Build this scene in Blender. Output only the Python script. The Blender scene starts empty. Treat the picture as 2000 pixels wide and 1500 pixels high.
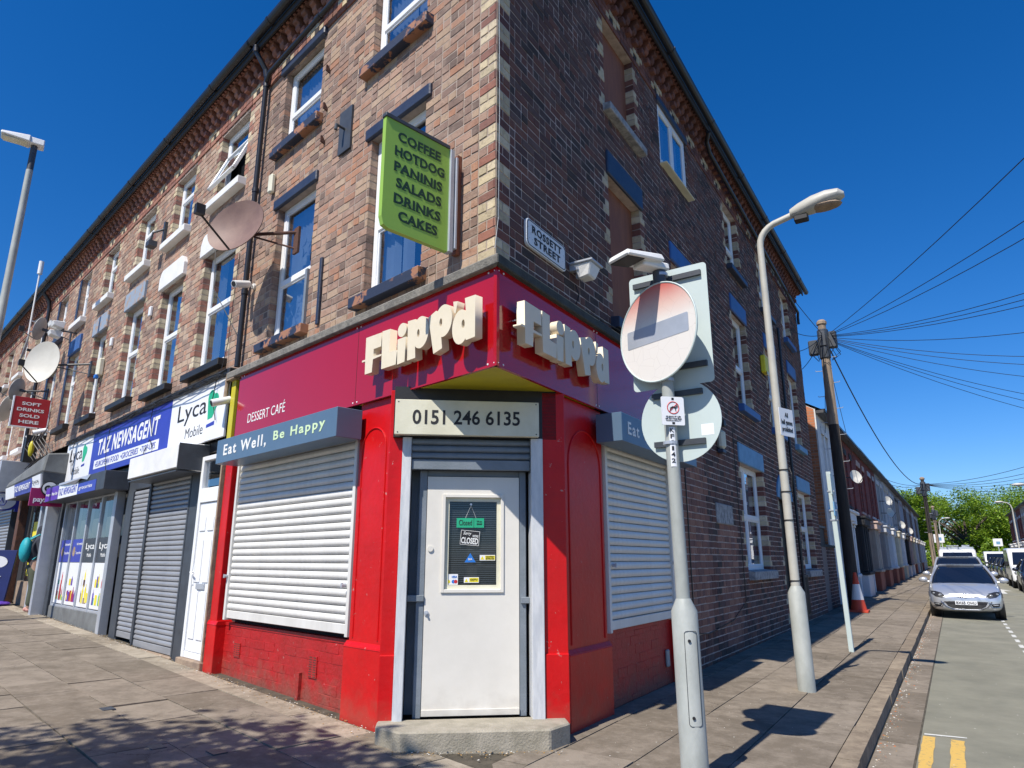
import bpy, bmesh, math, random
from mathutils import Matrix, Vector, noise
random.seed(7)
R = math.radians
sc = bpy.context.scene
COL = sc.collection

# ------------------------------------------------------------------ camera, sky, sun, exposure
CAM_H = 1.35
cam = bpy.data.cameras.new('camera'); cam_o = bpy.data.objects.new('camera', cam); COL.objects.link(cam_o)
cam_o.location = (0, 0, CAM_H); cam_o.rotation_euler = (R(90 + 14.47), 0, 0)
cam.sensor_width = 36.0; cam.lens = 1331 / 2000 * 36.0; cam.clip_start = .05; cam.clip_end = 2000
sc.camera = cam_o
SUN_AZ, SUN_EL = 35.5, 53.0          # direction the shadows run (from +y towards +x), height of the sun
w = bpy.data.worlds.new('World'); sc.world = w; w.use_nodes = True
nt = w.node_tree; nt.nodes.clear()
sky = nt.nodes.new('ShaderNodeTexSky'); sky.sky_type = 'NISHITA'; sky.sun_disc = False
sky.sun_elevation = R(SUN_EL); sky.sun_rotation = R(180 + SUN_AZ)
sky.altitude = 0; sky.air_density = 1.0; sky.dust_density = 0.25; sky.ozone_density = 3.5
bg = nt.nodes.new('ShaderNodeBackground'); bg.inputs[1].default_value = 0.088
wo = nt.nodes.new('ShaderNodeOutputWorld')
hs = nt.nodes.new('ShaderNodeHueSaturation'); hs.inputs['Saturation'].default_value = 1.22; hs.inputs['Value'].default_value = 1.0
tn = nt.nodes.new('ShaderNodeMix'); tn.data_type = 'RGBA'; tn.blend_type = 'MULTIPLY'; tn.inputs[0].default_value = 1; tn.inputs[7].default_value = (.85, .99, 1.28, 1)
nt.links.new(sky.outputs[0], tn.inputs[6]); nt.links.new(tn.outputs[2], hs.inputs['Color']); nt.links.new(hs.outputs[0], bg.inputs[0]); nt.links.new(bg.outputs[0], wo.inputs[0])
sun = bpy.data.lights.new('sun', 'SUN'); sun.energy = 4.9; sun.angle = R(.53); sun.color = (1, .94, .84)
sun_o = bpy.data.objects.new('sun', sun); COL.objects.link(sun_o)
sd = Vector((-math.sin(R(SUN_AZ)) * math.cos(R(SUN_EL)), -math.cos(R(SUN_AZ)) * math.cos(R(SUN_EL)), math.sin(R(SUN_EL))))
sun_o.rotation_euler = sd.to_track_quat('Z', 'Y').to_euler(); sun_o.location = sd * 40
vs = sc.view_settings; vs.view_transform = 'Standard'; vs.look = 'None'; vs.gamma = 1; vs.exposure = 0.32; vs.use_curve_mapping = False
try:
    sc.cycles.max_bounces = 8; sc.cycles.transparent_max_bounces = 12; sc.cycles.use_denoising = True
except Exception: pass

# ------------------------------------------------------------------ frames of the place
K = Vector((-.118, 4.954, 0))
aA, aB = R(45.0), R(32.2)
uA = Vector((-math.sin(aA), math.cos(aA), 0)); uB = Vector((math.sin(aB), math.cos(aB), 0))
nA = Vector((-math.cos(aA), -math.sin(aA), 0)); nB = Vector((math.cos(aB), -math.sin(aB), 0))
GX, GY = -.01456, .01980
_m = Matrix(((uA.x, uA.y), (uB.x, uB.y))).inverted(); _g = _m @ Vector((.0243, .005)); GX, GY = _g.x, _g.y
def gz(x, y): return GX * (x - K.x) + GY * (y - K.y)
def frame(o, right):
    r = Vector((right.x, right.y, 0)).normalized(); i = Vector((-r.y, r.x, 0))
    return Matrix(((r.x, i.x, 0, o.x), (r.y, i.y, 0, o.y), (0, 0, 1, o.z), (0, 0, 0, 1)))
FA = frame(K, -uA)         # x = -s along the main-road front
FB = frame(K, uB)          # x = t along the side street front
FD = frame(K, Vector((.99377, .11147, 0)))   # chamfer; x = r, outward o is negative (set back)
FR = frame(K + nB * 8.6, -uB)                 # far side of the side street, x = -t
W0 = Matrix.Identity(4)
def fp(F, x, o, z=0): return F @ Vector((x, -o, z))
def fgz(F, x, o): p = fp(F, x, o); return gz(p.x, p.y)
def camdist(F, x, o, z): return (fp(F, x, o, z) - Vector((0, 0, CAM_H))).length
def corner(oA, oB):        # s on front A and t on front B where the planes at offsets oA, oB meet
    nn = nA.dot(nB)
    s = (oB - oA * nn) / uA.dot(nB); t = (oA - oB * nn) / uB.dot(nA); return s, t

# ------------------------------------------------------------------ mesh builder (coordinates x, outward, z)
WM = {}
class MB:
    def __init__(s): s.v = []; s.f = []; s.m = []
    def add(s, vs_, fs, mi=0):
        b = len(s.v); s.v += [(a, -b_, c) for a, b_, c in vs_]
        s.f += [[i + b for i in f] for f in fs]; s.m += [mi] * len(fs); return s
    def box(s, x0, x1, o0, o1, z0, z1, mi=0):
        x0, x1 = min(x0, x1), max(x0, x1); o0, o1 = min(o0, o1), max(o0, o1)
        return s.hex([(x0, o1, z0), (x1, o1, z0), (x1, o0, z0), (x0, o0, z0), (x0, o1, z1), (x1, o1, z1), (x1, o0, z1), (x0, o0, z1)], mi)
    def hex(s, p, mi=0):
        return s.add(p, [(0, 3, 2, 1), (4, 5, 6, 7), (0, 1, 5, 4), (1, 2, 6, 5), (2, 3, 7, 6), (3, 0, 4, 7)], mi)
    def quad(s, p, mi=0): return s.add(p, [tuple(range(len(p)))], mi)
    def prism(s, poly, o0, o1, mi=0):          # poly in x,z extruded from o0 to o1
        n = len(poly)
        return s.add([(x, o0, z) for x, z in poly] + [(x, o1, z) for x, z in poly],
                     [tuple(range(n)), tuple(range(2 * n - 1, n - 1, -1))] + [(i, (i + 1) % n, n + (i + 1) % n, n + i) for i in range(n)], mi)
    def zprism(s, poly, z0, z1, mi=0):         # poly in x,o extruded vertically
        n = len(poly)
        return s.add([(x, o, z0) for x, o in poly] + [(x, o, z1) for x, o in poly],
                     [tuple(range(n)), tuple(range(2 * n - 1, n - 1, -1))] + [(i, (i + 1) % n, n + (i + 1) % n, n + i) for i in range(n)], mi)
    def xprism(s, poly, x0, x1, mi=0):         # poly in o,z extruded along x
        n = len(poly)
        return s.add([(x0, o, z) for o, z in poly] + [(x1, o, z) for o, z in poly],
                     [tuple(range(n)), tuple(range(2 * n - 1, n - 1, -1))] + [(i, (i + 1) % n, n + (i + 1) % n, n + i) for i in range(n)], mi)
    def tube(s, pts, r, n=8, mi=0, cap=True):
        pts = [Vector(p) for p in pts]; rs = r if isinstance(r, (list, tuple)) else [r] * len(pts)
        rings = []; up = None
        for i, p in enumerate(pts):
            d = (pts[min(i + 1, len(pts) - 1)] - pts[max(i - 1, 0)]).normalized()
            if up is None: up = Vector((0, 0, 1)) if abs(d.z) < .9 else Vector((1, 0, 0))
            a = d.cross(up); a = a.normalized() if a.length > 1e-6 else d.orthogonal().normalized(); b = a.cross(d).normalized(); up = b
            rings.append([p + (a * math.cos(k * 2 * math.pi / n) + b * math.sin(k * 2 * math.pi / n)) * rs[i] for k in range(n)])
        vs_ = [tuple(q) for rg in rings for q in rg]
        fs = [(i * n + k, i * n + (k + 1) % n, (i + 1) * n + (k + 1) % n, (i + 1) * n + k) for i in range(len(pts) - 1) for k in range(n)]
        if cap: fs += [tuple(range(n)), tuple(range(len(pts) * n - 1, len(pts) * n - n - 1, -1))]
        return s.add(vs_, fs, mi)
    def disc(s, c, nrm, r, th, n=28, mi=0, rz=None):
        c = Vector(c); nrm = Vector(nrm).normalized(); return s.tube([c - nrm * th / 2, c + nrm * th / 2], r, n, mi)
    def ball(s, c, rx, ro, rz, n=12, mi=0):
        m = n // 2; vs_ = []; fs = []
        for i in range(m + 1):
            a = math.pi * i / m
            for k in range(n):
                b = 2 * math.pi * k / n; vs_.append((c[0] + rx * math.sin(a) * math.cos(b), c[1] + ro * math.sin(a) * math.sin(b), c[2] + rz * math.cos(a)))
        for i in range(m):
            for k in range(n): fs.append((i * n + k, i * n + (k + 1) % n, (i + 1) * n + (k + 1) % n, (i + 1) * n + k))
        return s.add(vs_, fs, mi)
    def mesh(s, name, mats, smooth=False, fix=True, bevel=0, weld=False):
        me = bpy.data.meshes.new(name); me.from_pydata(s.v, [], s.f)
        for m in (mats if isinstance(mats, (list, tuple)) else [mats]): me.materials.append(m)
        me.polygons.foreach_set('material_index', s.m)
        if fix or bevel or weld:
            bm = bmesh.new(); bm.from_mesh(me)
            if weld: bmesh.ops.remove_doubles(bm, verts=bm.verts, dist=1e-4)
            bmesh.ops.recalc_face_normals(bm, faces=bm.faces)
            if bevel: bmesh.ops.bevel(bm, geom=[e for e in bm.edges if len(e.link_faces) == 2 and e.calc_face_angle(0) > .5], offset=bevel, segments=1, affect='EDGES', clamp_overlap=True)
            bm.to_mesh(me); bm.free()
        if smooth:
            me.polygons.foreach_set('use_smooth', [True] * len(me.polygons))
            try: me.set_sharp_from_angle(angle=R(35))
            except Exception: pass
        me.update(); return me
    def build(s, name, mats, parent=None, F=W0, **k): return put(name, s.mesh(name, mats, **k), parent, F)
def put(name, me, parent=None, F=W0):
    o = bpy.data.objects.new(name, me); COL.objects.link(o); WM[o] = F
    if parent is not None: o.parent = parent; o.matrix_basis = WM[parent].inverted() @ F
    else: o.matrix_basis = F
    return o
def tag(o, label=None, cat=None, group=None, kind=None):
    if label: o['label'] = label
    if cat: o['category'] = cat
    if group: o['group'] = group
    if kind: o['kind'] = kind
    return o
def thing(name, label, cat, F=W0, x=0, o=0, z=0, group=None):
    e = bpy.data.objects.new(name, None); COL.objects.link(e); e.empty_display_size = .2
    M = F.copy(); p = fp(F, x, o, z); M.translation = p; WM[e] = M; e.matrix_basis = M
    return tag(e, label, cat, group)
def copy_tree(o, M=None, parent=None):
    c = o.copy(); COL.objects.link(c)
    if parent is None:
        WM[c] = M; c.matrix_basis = M
    else:
        c.parent = parent; WM[c] = WM[parent] @ o.matrix_basis; c.matrix_basis = o.matrix_basis.copy()
    for ch in list(kids.get(o, [])): 
        kids.setdefault(c, []).append(copy_tree(ch, None, c))
    return c
kids = {}
def index_kids(root):
    kids.clear()
    for o in bpy.data.objects:
        if o.parent is not None: kids.setdefault(o.parent, []).append(o)

# ------------------------------------------------------------------ materials
def nodes(name):
    m = bpy.data.materials.new(name); m.use_nodes = True; t = m.node_tree; b = t.nodes['Principled BSDF']; return m, t, b
def pm(name, c, rough=.6, c2=None, sc_=4, met=0, bump=.15, bsc=60, dirt=0, spec=.5, coat=0, mixr=(.35, .65), stretch=None, chips=0, splash=0):
    m, t, b = nodes(name); L = t.links
    b.inputs['Roughness'].default_value = rough; b.inputs['Metallic'].default_value = met
    b.inputs['Specular IOR Level'].default_value = spec
    if coat: b.inputs['Coat Weight'].default_value = coat; b.inputs['Coat Roughness'].default_value = .05
    tc = t.nodes.new('ShaderNodeTexCoord'); src = tc.outputs['Object']
    if stretch:
        mp = t.nodes.new('ShaderNodeMapping'); mp.inputs['Scale'].default_value = stretch; L.new(src, mp.inputs[0]); src = mp.outputs[0]
    if c2 is None: c2 = tuple(v * .8 for v in c)
    n = t.nodes.new('ShaderNodeTexNoise'); n.inputs['Scale'].default_value = sc_; n.inputs['Detail'].default_value = 7; n.inputs['Roughness'].default_value = .65; L.new(src, n.inputs[0])
    mr = t.nodes.new('ShaderNodeMapRange'); mr.inputs[1].default_value = mixr[0]; mr.inputs[2].default_value = mixr[1]; L.new(n.outputs[0], mr.inputs[0])
    mx = t.nodes.new('ShaderNodeMix'); mx.data_type = 'RGBA'; mx.inputs[6].default_value = (*c, 1); mx.inputs[7].default_value = (*c2, 1); L.new(mr.outputs[0], mx.inputs[0])
    out = mx.outputs[2]
    if dirt:
        n2 = t.nodes.new('ShaderNodeTexNoise'); n2.inputs['Scale'].default_value = 1.3; n2.inputs['Detail'].default_value = 9; n2.inputs['Roughness'].default_value = .75; L.new(src, n2.inputs[0])
        r2 = t.nodes.new('ShaderNodeMapRange'); r2.inputs[1].default_value = .45; r2.inputs[2].default_value = .75; r2.inputs[4].default_value = dirt; L.new(n2.outputs[0], r2.inputs[0])
        m2 = t.nodes.new('ShaderNodeMix'); m2.data_type = 'RGBA'; m2.inputs[7].default_value = (.09, .08, .065, 1); L.new(r2.outputs[0], m2.inputs[0]); L.new(out, m2.inputs[6]); out = m2.outputs[2]
    if chips:                                # small flaked spots
        n3 = t.nodes.new('ShaderNodeTexNoise'); n3.inputs['Scale'].default_value = 16; n3.inputs['Detail'].default_value = 6; n3.inputs['Roughness'].default_value = .7; L.new(src, n3.inputs[0])
        r3 = t.nodes.new('ShaderNodeMapRange'); r3.inputs[1].default_value = .70 - chips * .04; r3.inputs[2].default_value = .72 - chips * .04; r3.inputs[4].default_value = .8; L.new(n3.outputs[0], r3.inputs[0])
        m3 = t.nodes.new('ShaderNodeMix'); m3.data_type = 'RGBA'; m3.inputs[7].default_value = (.42, .30, .27, 1); L.new(r3.outputs[0], m3.inputs[0]); L.new(out, m3.inputs[6]); out = m3.outputs[2]
    if splash:                               # mud splashed up from the pavement
        sz = t.nodes.new('ShaderNodeSeparateXYZ'); L.new(tc.outputs['Object'], sz.inputs[0]); n4 = t.nodes.new('ShaderNodeTexNoise'); n4.inputs['Scale'].default_value = 9; n4.inputs['Detail'].default_value = 8; L.new(tc.outputs['Object'], n4.inputs[0])
        a4 = t.nodes.new('ShaderNodeMath'); a4.operation = 'MULTIPLY_ADD'; a4.inputs[1].default_value = -.5; L.new(n4.outputs[0], a4.inputs[0]); L.new(sz.outputs[2], a4.inputs[2])
        r4 = t.nodes.new('ShaderNodeMapRange'); r4.inputs[1].default_value = .06; r4.inputs[2].default_value = -.20; r4.inputs[4].default_value = splash; L.new(a4.outputs[0], r4.inputs[0])
        m4 = t.nodes.new('ShaderNodeMix'); m4.data_type = 'RGBA'; m4.inputs[7].default_value = (.16, .115, .08, 1); L.new(r4.outputs[0], m4.inputs[0]); L.new(out, m4.inputs[6]); out = m4.outputs[2]
    L.new(out, b.inputs['Base Color'])
    if bump:
        nb = t.nodes.new('ShaderNodeTexNoise'); nb.inputs['Scale'].default_value = bsc; nb.inputs['Detail'].default_value = 5; L.new(src, nb.inputs[0])
        bp = t.nodes.new('ShaderNodeBump'); bp.inputs['Strength'].default_value = bump; bp.inputs['Distance'].default_value = .01; L.new(nb.outputs[0], bp.inputs['Height']); L.new(bp.outputs[0], b.inputs['Normal'])
    return m
def brickmat(name, cols, stain=.35, pale=.15, rough=.88, soot=.30):
    cols = [tuple(v * .72 + sum(c) / 3 * .28 for v in c) for c in cols]
    m, t, b = nodes(name); L = t.links; b.inputs['Roughness'].default_value = rough; b.inputs['Specular IOR Level'].default_value = .25
    g = t.nodes.new('ShaderNodeNewGeometry'); oi = t.nodes.new('ShaderNodeObjectInfo'); tc = t.nodes.new('ShaderNodeTexCoord')
    ad = t.nodes.new('ShaderNodeMath'); L.new(g.outputs['Random Per Island'], ad.inputs[0]); L.new(oi.outputs['Random'], ad.inputs[1])
    fr = t.nodes.new('ShaderNodeMath'); fr.operation = 'FRACT'; L.new(ad.outputs[0], fr.inputs[0])
    cr = t.nodes.new('ShaderNodeValToRGB'); cr.color_ramp.interpolation = 'CONSTANT'
    for i, c in enumerate(cols):
        e = cr.color_ramp.elements[i] if i < 2 else cr.color_ramp.elements.new(i / len(cols))
        e.position = i / len(cols); e.color = (*c, 1)
    L.new(fr.outputs[0], cr.inputs[0])
    n = t.nodes.new('ShaderNodeTexNoise'); n.inputs['Scale'].default_value = 19; n.inputs['Detail'].default_value = 9; n.inputs['Roughness'].default_value = .8
    va = t.nodes.new('ShaderNodeVectorMath'); L.new(g.outputs['Position'], va.inputs[0]); L.new(va.outputs[0], n.inputs[0])
    r1 = t.nodes.new('ShaderNodeMapRange'); r1.inputs[1].default_value = .5; r1.inputs[2].default_value = .7; r1.inputs[4].default_value = stain; L.new(n.outputs[0], r1.inputs[0])
    m1 = t.nodes.new('ShaderNodeMix'); m1.data_type = 'RGBA'; m1.inputs[7].default_value = (.05, .035, .035, 1); L.new(r1.outputs[0], m1.inputs[0]); L.new(cr.outputs[0], m1.inputs[6])
    n2 = t.nodes.new('ShaderNodeTexNoise'); n2.inputs['Scale'].default_value = 3.1; n2.inputs['Detail'].default_value = 10; n2.inputs['Roughness'].default_value = .8; L.new(g.outputs['Position'], n2.inputs[0])
    r2 = t.nodes.new('ShaderNodeMapRange'); r2.inputs[1].default_value = .49; r2.inputs[2].default_value = .66; r2.inputs[4].default_value = pale; L.new(n2.outputs[0], r2.inputs[0])
    m2 = t.nodes.new('ShaderNodeMix'); m2.data_type = 'RGBA'; m2.inputs[7].default_value = (.5, .36, .28, 1); L.new(r2.outputs[0], m2.inputs[0]); L.new(m1.outputs[2], m2.inputs[6])
    mp = t.nodes.new('ShaderNodeMapping'); mp.inputs['Scale'].default_value = (1.1, 1.1, .35); L.new(g.outputs['Position'], mp.inputs[0])
    n5 = t.nodes.new('ShaderNodeTexNoise'); n5.inputs['Scale'].default_value = .9; n5.inputs['Detail'].default_value = 8; n5.inputs['Roughness'].default_value = .65; L.new(mp.outputs[0], n5.inputs[0])
    r5 = t.nodes.new('ShaderNodeMapRange'); r5.inputs[1].default_value = .42; r5.inputs[2].default_value = .68; r5.inputs[4].default_value = soot; L.new(n5.outputs[0], r5.inputs[0])
    m5 = t.nodes.new('ShaderNodeMix'); m5.data_type = 'RGBA'; m5.inputs[7].default_value = (.05, .035, .032, 1); L.new(r5.outputs[0], m5.inputs[0]); L.new(m2.outputs[2], m5.inputs[6]); L.new(m5.outputs[2], b.inputs['Base Color'])
    nb = t.nodes.new('ShaderNodeTexNoise'); nb.inputs['Scale'].default_value = 45; nb.inputs['Detail'].default_value = 6; L.new(g.outputs['Position'], nb.inputs[0])
    bp = t.nodes.new('ShaderNodeBump'); bp.inputs['Strength'].default_value = .7; bp.inputs['Distance'].default_value = .006; L.new(nb.outputs[0], bp.inputs['Height']); L.new(bp.outputs[0], b.inputs['Normal'])
    return m
def glassmat(name, tint=(.75, .8, .82), fac=.22, rough=.01):
    m, t, b = nodes(name); L = t.links; t.nodes.remove(b); o = t.nodes['Material Output']
    tr = t.nodes.new('ShaderNodeBsdfTransparent'); tr.inputs[0].default_value = (*tint, 1)
    gl = t.nodes.new('ShaderNodeBsdfGlossy'); gl.inputs['Roughness'].default_value = rough; gl.inputs[0].default_value = (.9, .95, 1, 1)
    g = t.nodes.new('ShaderNodeNewGeometry'); dt = t.nodes.new('ShaderNodeVectorMath'); dt.operation = 'DOT_PRODUCT'; L.new(g.outputs['Normal'], dt.inputs[0]); L.new(g.outputs['Incoming'], dt.inputs[1])
    ab = t.nodes.new('ShaderNodeMath'); ab.operation = 'ABSOLUTE'; L.new(dt.outputs['Value'], ab.inputs[0])
    om = t.nodes.new('ShaderNodeMath'); om.operation = 'SUBTRACT'; om.inputs[0].default_value = 1; L.new(ab.outputs[0], om.inputs[1])
    pw_ = t.nodes.new('ShaderNodeMath'); pw_.operation = 'POWER'; pw_.inputs[1].default_value = 4; L.new(om.outputs[0], pw_.inputs[0])
    ad = t.nodes.new('ShaderNodeMath'); ad.inputs[1].default_value = fac; ad.use_clamp = True; L.new(pw_.outputs[0], ad.inputs[0])
    mx = t.nodes.new('ShaderNodeMixShader'); L.new(ad.outputs[0], mx.inputs[0]); L.new(tr.outputs[0], mx.inputs[1]); L.new(gl.outputs[0], mx.inputs[2]); L.new(mx.outputs[0], o.inputs[0])
    return m
M = {}
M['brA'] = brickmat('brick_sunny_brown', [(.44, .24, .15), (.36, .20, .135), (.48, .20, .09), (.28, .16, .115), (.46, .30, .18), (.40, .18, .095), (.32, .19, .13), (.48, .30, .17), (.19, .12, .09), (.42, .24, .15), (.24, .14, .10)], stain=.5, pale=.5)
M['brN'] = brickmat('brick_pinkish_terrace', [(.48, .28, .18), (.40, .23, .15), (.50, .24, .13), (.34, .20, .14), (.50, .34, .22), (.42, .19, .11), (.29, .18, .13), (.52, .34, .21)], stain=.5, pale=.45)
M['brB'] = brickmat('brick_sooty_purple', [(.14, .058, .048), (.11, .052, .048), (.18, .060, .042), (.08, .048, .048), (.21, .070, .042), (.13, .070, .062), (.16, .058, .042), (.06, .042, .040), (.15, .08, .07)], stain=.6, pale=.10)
M['brP'] = brickmat('brick_patched_red', [(.32, .12, .07), (.26, .10, .07), (.36, .15, .09), (.22, .09, .07)], pale=.06)
M['brR'] = brickmat('brick_red_facing', [(.36, .12, .07), (.30, .10, .065), (.40, .15, .085), (.26, .10, .07)], stain=.5, pale=.10)
M['brD'] = brickmat('brick_red_facing_shaded', [(.22, .065, .04), (.18, .055, .04), (.26, .08, .05), (.15, .05, .04)], stain=.6, pale=.04)  # darker copy of the red facing with the side street's shade in its colour
M['brY'] = brickmat('brick_cream_facing', [(.62, .48, .26), (.56, .43, .24), (.50, .39, .22), (.66, .52, .31)], stain=.55, pale=0)
M['brK'] = brickmat('brick_blue_black', [(.035, .03, .035), (.05, .04, .045)], stain=.2, pale=0)
M['brO'] = brickmat('brick_orange_gable', [(.5, .19, .09), (.44, .16, .08), (.55, .23, .12)], pale=.1)
M['mortA'] = pm('mortar_buff', (.42, .34, .29), .95, (.30, .24, .20), 9, bsc=120, bump=.5)
M['mortB'] = pm('mortar_sooty', (.56, .46, .41), .95, (.30, .24, .21), 5, bsc=120, bump=.5)
M['red'] = pm('paint_red_gloss', (.60, .006, .008), .34, (.48, .005, .007), 2.2, bump=.30, bsc=18, dirt=.10, chips=.8, splash=.3, spec=.3)
M['redbrick'] = pm('paint_red_masonry', (.44, .008, .010), .5, (.34, .008, .008), 5, bump=.7, bsc=30, dirt=.16, chips=1.0, splash=.5)
M['fasR'] = pm('fascia_acrylic_red', (.40, .005, .010), .12, (.37, .005, .010), 1.0, bump=.012, bsc=2.5, coat=.35)
M['letter'] = pm('cream_foam_letters', (.74, .66, .51), .5, (.70, .62, .47), 6, bump=.05)
M['yellow'] = pm('paint_lime_yellow', (.58, .50, .018), .45, (.48, .42, .03), 3, bump=.06)
M['cream'] = pm('cream_sign_board', (.72, .70, .56), .55, (.64, .62, .48), 5, bump=.08, dirt=.12)
M['black'] = pm('black_paint', (.012, .012, .013), .5, (.02, .02, .02), 5)
M['ink'] = pm('black_lettering', (.015, .015, .018), .6, bump=0)
M['navy'] = pm('paint_navy_stone', (.020, .030, .062), .45, (.035, .045, .075), 5, bump=.3, bsc=30, dirt=.12)
M['peel'] = pm('peeling_navy_on_sandstone', (.022, .032, .065), .6, (.34, .16, .09), 3.5, bump=.3, bsc=22, mixr=(.52, .55))
M['blue'] = pm('paint_blue_lintel', (.045, .13, .36), .5, (.035, .10, .28), 4, bump=.25, bsc=30, dirt=.2)
M['paleblue'] = pm('paint_pale_blue_worn', (.17, .36, .56), .6, (.12, .28, .46), 6, bump=.3, dirt=.22)
M['peelblue'] = pm('peeling_greyblue', (.26, .32, .40), .7, (.36, .26, .20), 9, bump=.4, mixr=(.5, .6))
M['white'] = pm('white_upvc', (.82, .83, .84), .32, (.77, .78, .80), 2, bump=.03, spec=.5)
M['wpaint'] = pm('white_masonry_paint', (.78, .78, .77), .6, (.70, .70, .69), 4, bump=.25, dirt=.10)
M['wdoor'] = pm('cafe_door_white', (.74, .71, .65), .42, (.70, .67, .61), 3, bump=.12, bsc=10, dirt=.07, splash=.25)
M['galv'] = pm('white_streaky_steel', (.66, .67, .68), .45, (.50, .52, .55), 7, bump=.1, stretch=(3, 3, .6))
M['gpaint'] = pm('grey_painted_timber', (.20, .23, .27), .5, (.16, .19, .22), 5, bump=.2, dirt=.1)
M['dgrey'] = pm('dark_grey_steel', (.055, .065, .08), .5, (.04, .045, .055), 5, bump=.1)
M['slatW'] = pm('white_shutter_slats', (.72, .71, .68), .36, (.64, .63, .60), 2.5, bump=.04, dirt=.14, splash=0, stretch=(2.4, 2.4, .5))
M['slatG'] = pm('grey_shutter_slats', (.34, .35, .37), .42, (.26, .27, .29), 4, met=.2, bump=.05, dirt=.15, stretch=(.5, 1, 4))
M['concrete'] = pm('concrete_step', (.40, .36, .29), .9, (.27, .245, .19), 6, bump=.6, bsc=70, dirt=.2)
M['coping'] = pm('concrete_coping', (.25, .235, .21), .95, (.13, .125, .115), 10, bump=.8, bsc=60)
M['coping_dark'] = pm('dark_coping', (.05, .06, .06), .9, (.03, .035, .035), 8, bump=.5)  # much darker tone than the main-road coping
M['steelblue'] = pm('slate_blue_aluminium', (.10, .165, .25), .35, (.09, .15, .23), 3, bump=.02)
M['green'] = pm('lime_green_sign', (.30, .50, .07), .4, (.28, .47, .07), 2, bump=.02)
M['alu'] = pm('grey_aluminium', (.50, .53, .58), .35, (.42, .45, .50), 4, met=.3, bump=.03)
M['pole'] = pm('galvanised_column', (.40, .42, .40), .55, (.31, .33, .31), 6, bump=.12, dirt=.25, stretch=(1, 1, .5))
M['polecream'] = pm('cream_column_paint', (.50, .49, .44), .5, (.42, .41, .37), 4, bump=.05, dirt=.12)
M['signback'] = pm('aluminium_sign_back', (.50, .58, .57), .5, (.46, .54, .53), 2, bump=.02)
M['wood'] = pm('boarded_plywood', (.27, .10, .05), .75, (.20, .07, .04), 3, bump=.3, stretch=(3, 3, .6))
M['sand'] = pm('sandstone', (.36, .27, .19), .9, (.22, .16, .12), 9, bump=.5)
M['stonegrey'] = pm('weathered_sill', (.42, .42, .42), .85, (.16, .16, .17), 12, bump=.4)
M['gut'] = pm('black_plastic_gutter', (.012, .013, .018), .38, (.02, .02, .024), 4, bump=.03)
M['soffit'] = pm('dark_soffit_board', (.035, .03, .028), .7, (.022, .02, .02), 5)
M['slate'] = pm('roof_slate', (.09, .09, .10), .7, (.06, .06, .065), 8, bump=.4)
M['inner'] = pm('room_dark', (.02, .02, .022), .9, bump=0)
M['glass'] = glassmat('window_glass', tint=(.42, .50, .60), fac=.30)
M['glass2'] = glassmat('shop_glass', tint=(.85, .88, .9), fac=.05)
M['carglass'] = pm('car_glass', (.006, .009, .016), .05, (.008, .01, .018), 1, bump=0, spec=.9)
M['blind'] = pm('vertical_blinds', (.72, .72, .70), .8, (.6, .6, .6), 3, bump=0)
M['curtain'] = pm('cream_curtains', (.66, .58, .42), .85, (.56, .48, .34), 3, bump=0)
M['dish'] = pm('satellite_dish_cream', (.62, .60, .54), .5, (.55, .53, .47), 3, bump=.03)
M['dishg'] = pm('satellite_dish_grey', (.36, .38, .40), .5, (.25, .26, .27), 3, bump=.03)
M['dishb'] = pm('satellite_dish_rusty', (.24, .15, .12), .6, (.17, .10, .085), 4, bump=.1)
M['rust'] = pm('rusty_iron', (.12, .05, .03), .85, (.06, .03, .025), 12, bump=.5)
M['tazblue'] = pm('sign_print_blue', (.035, .045, .38), .35, (.03, .04, .34), 2, bump=.01)
M['white_s'] = pm('sign_print_white', (.80, .81, .83), .35, (.76, .77, .80), 2, bump=.01)
M['sred'] = pm('sign_print_red', (.42, .02, .03), .4, bump=.01)
M['mag'] = pm('sign_print_magenta', (.34, .01, .11), .4, bump=.01)
M['purple'] = pm('sign_print_purple', (.11, .04, .42), .4, bump=.01)
M['lgreen'] = pm('print_green', (.02, .42, .22), .5, bump=.0)
M['hivis'] = pm('sticker_yellow', (.85, .72, .03), .5, bump=0)
M['stblue'] = pm('sticker_blue', (.02, .20, .68), .5, bump=0)
M['strd'] = pm('sticker_red', (.6, .03, .03), .5, bump=0)
M['txt'] = pm('white_lettering', (.86, .87, .86), .5, bump=0)
M['limetxt'] = pm('pale_green_lettering', (.66, .84, .52), .5, bump=0)
M['dgreen'] = pm('dark_green_lettering', (.012, .045, .018), .5, bump=0)
M['leadgrey'] = pm('lead_flashing_grey', (.18, .19, .19), .7, (.12, .125, .125), 4, bump=.3, dirt=.2)
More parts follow.
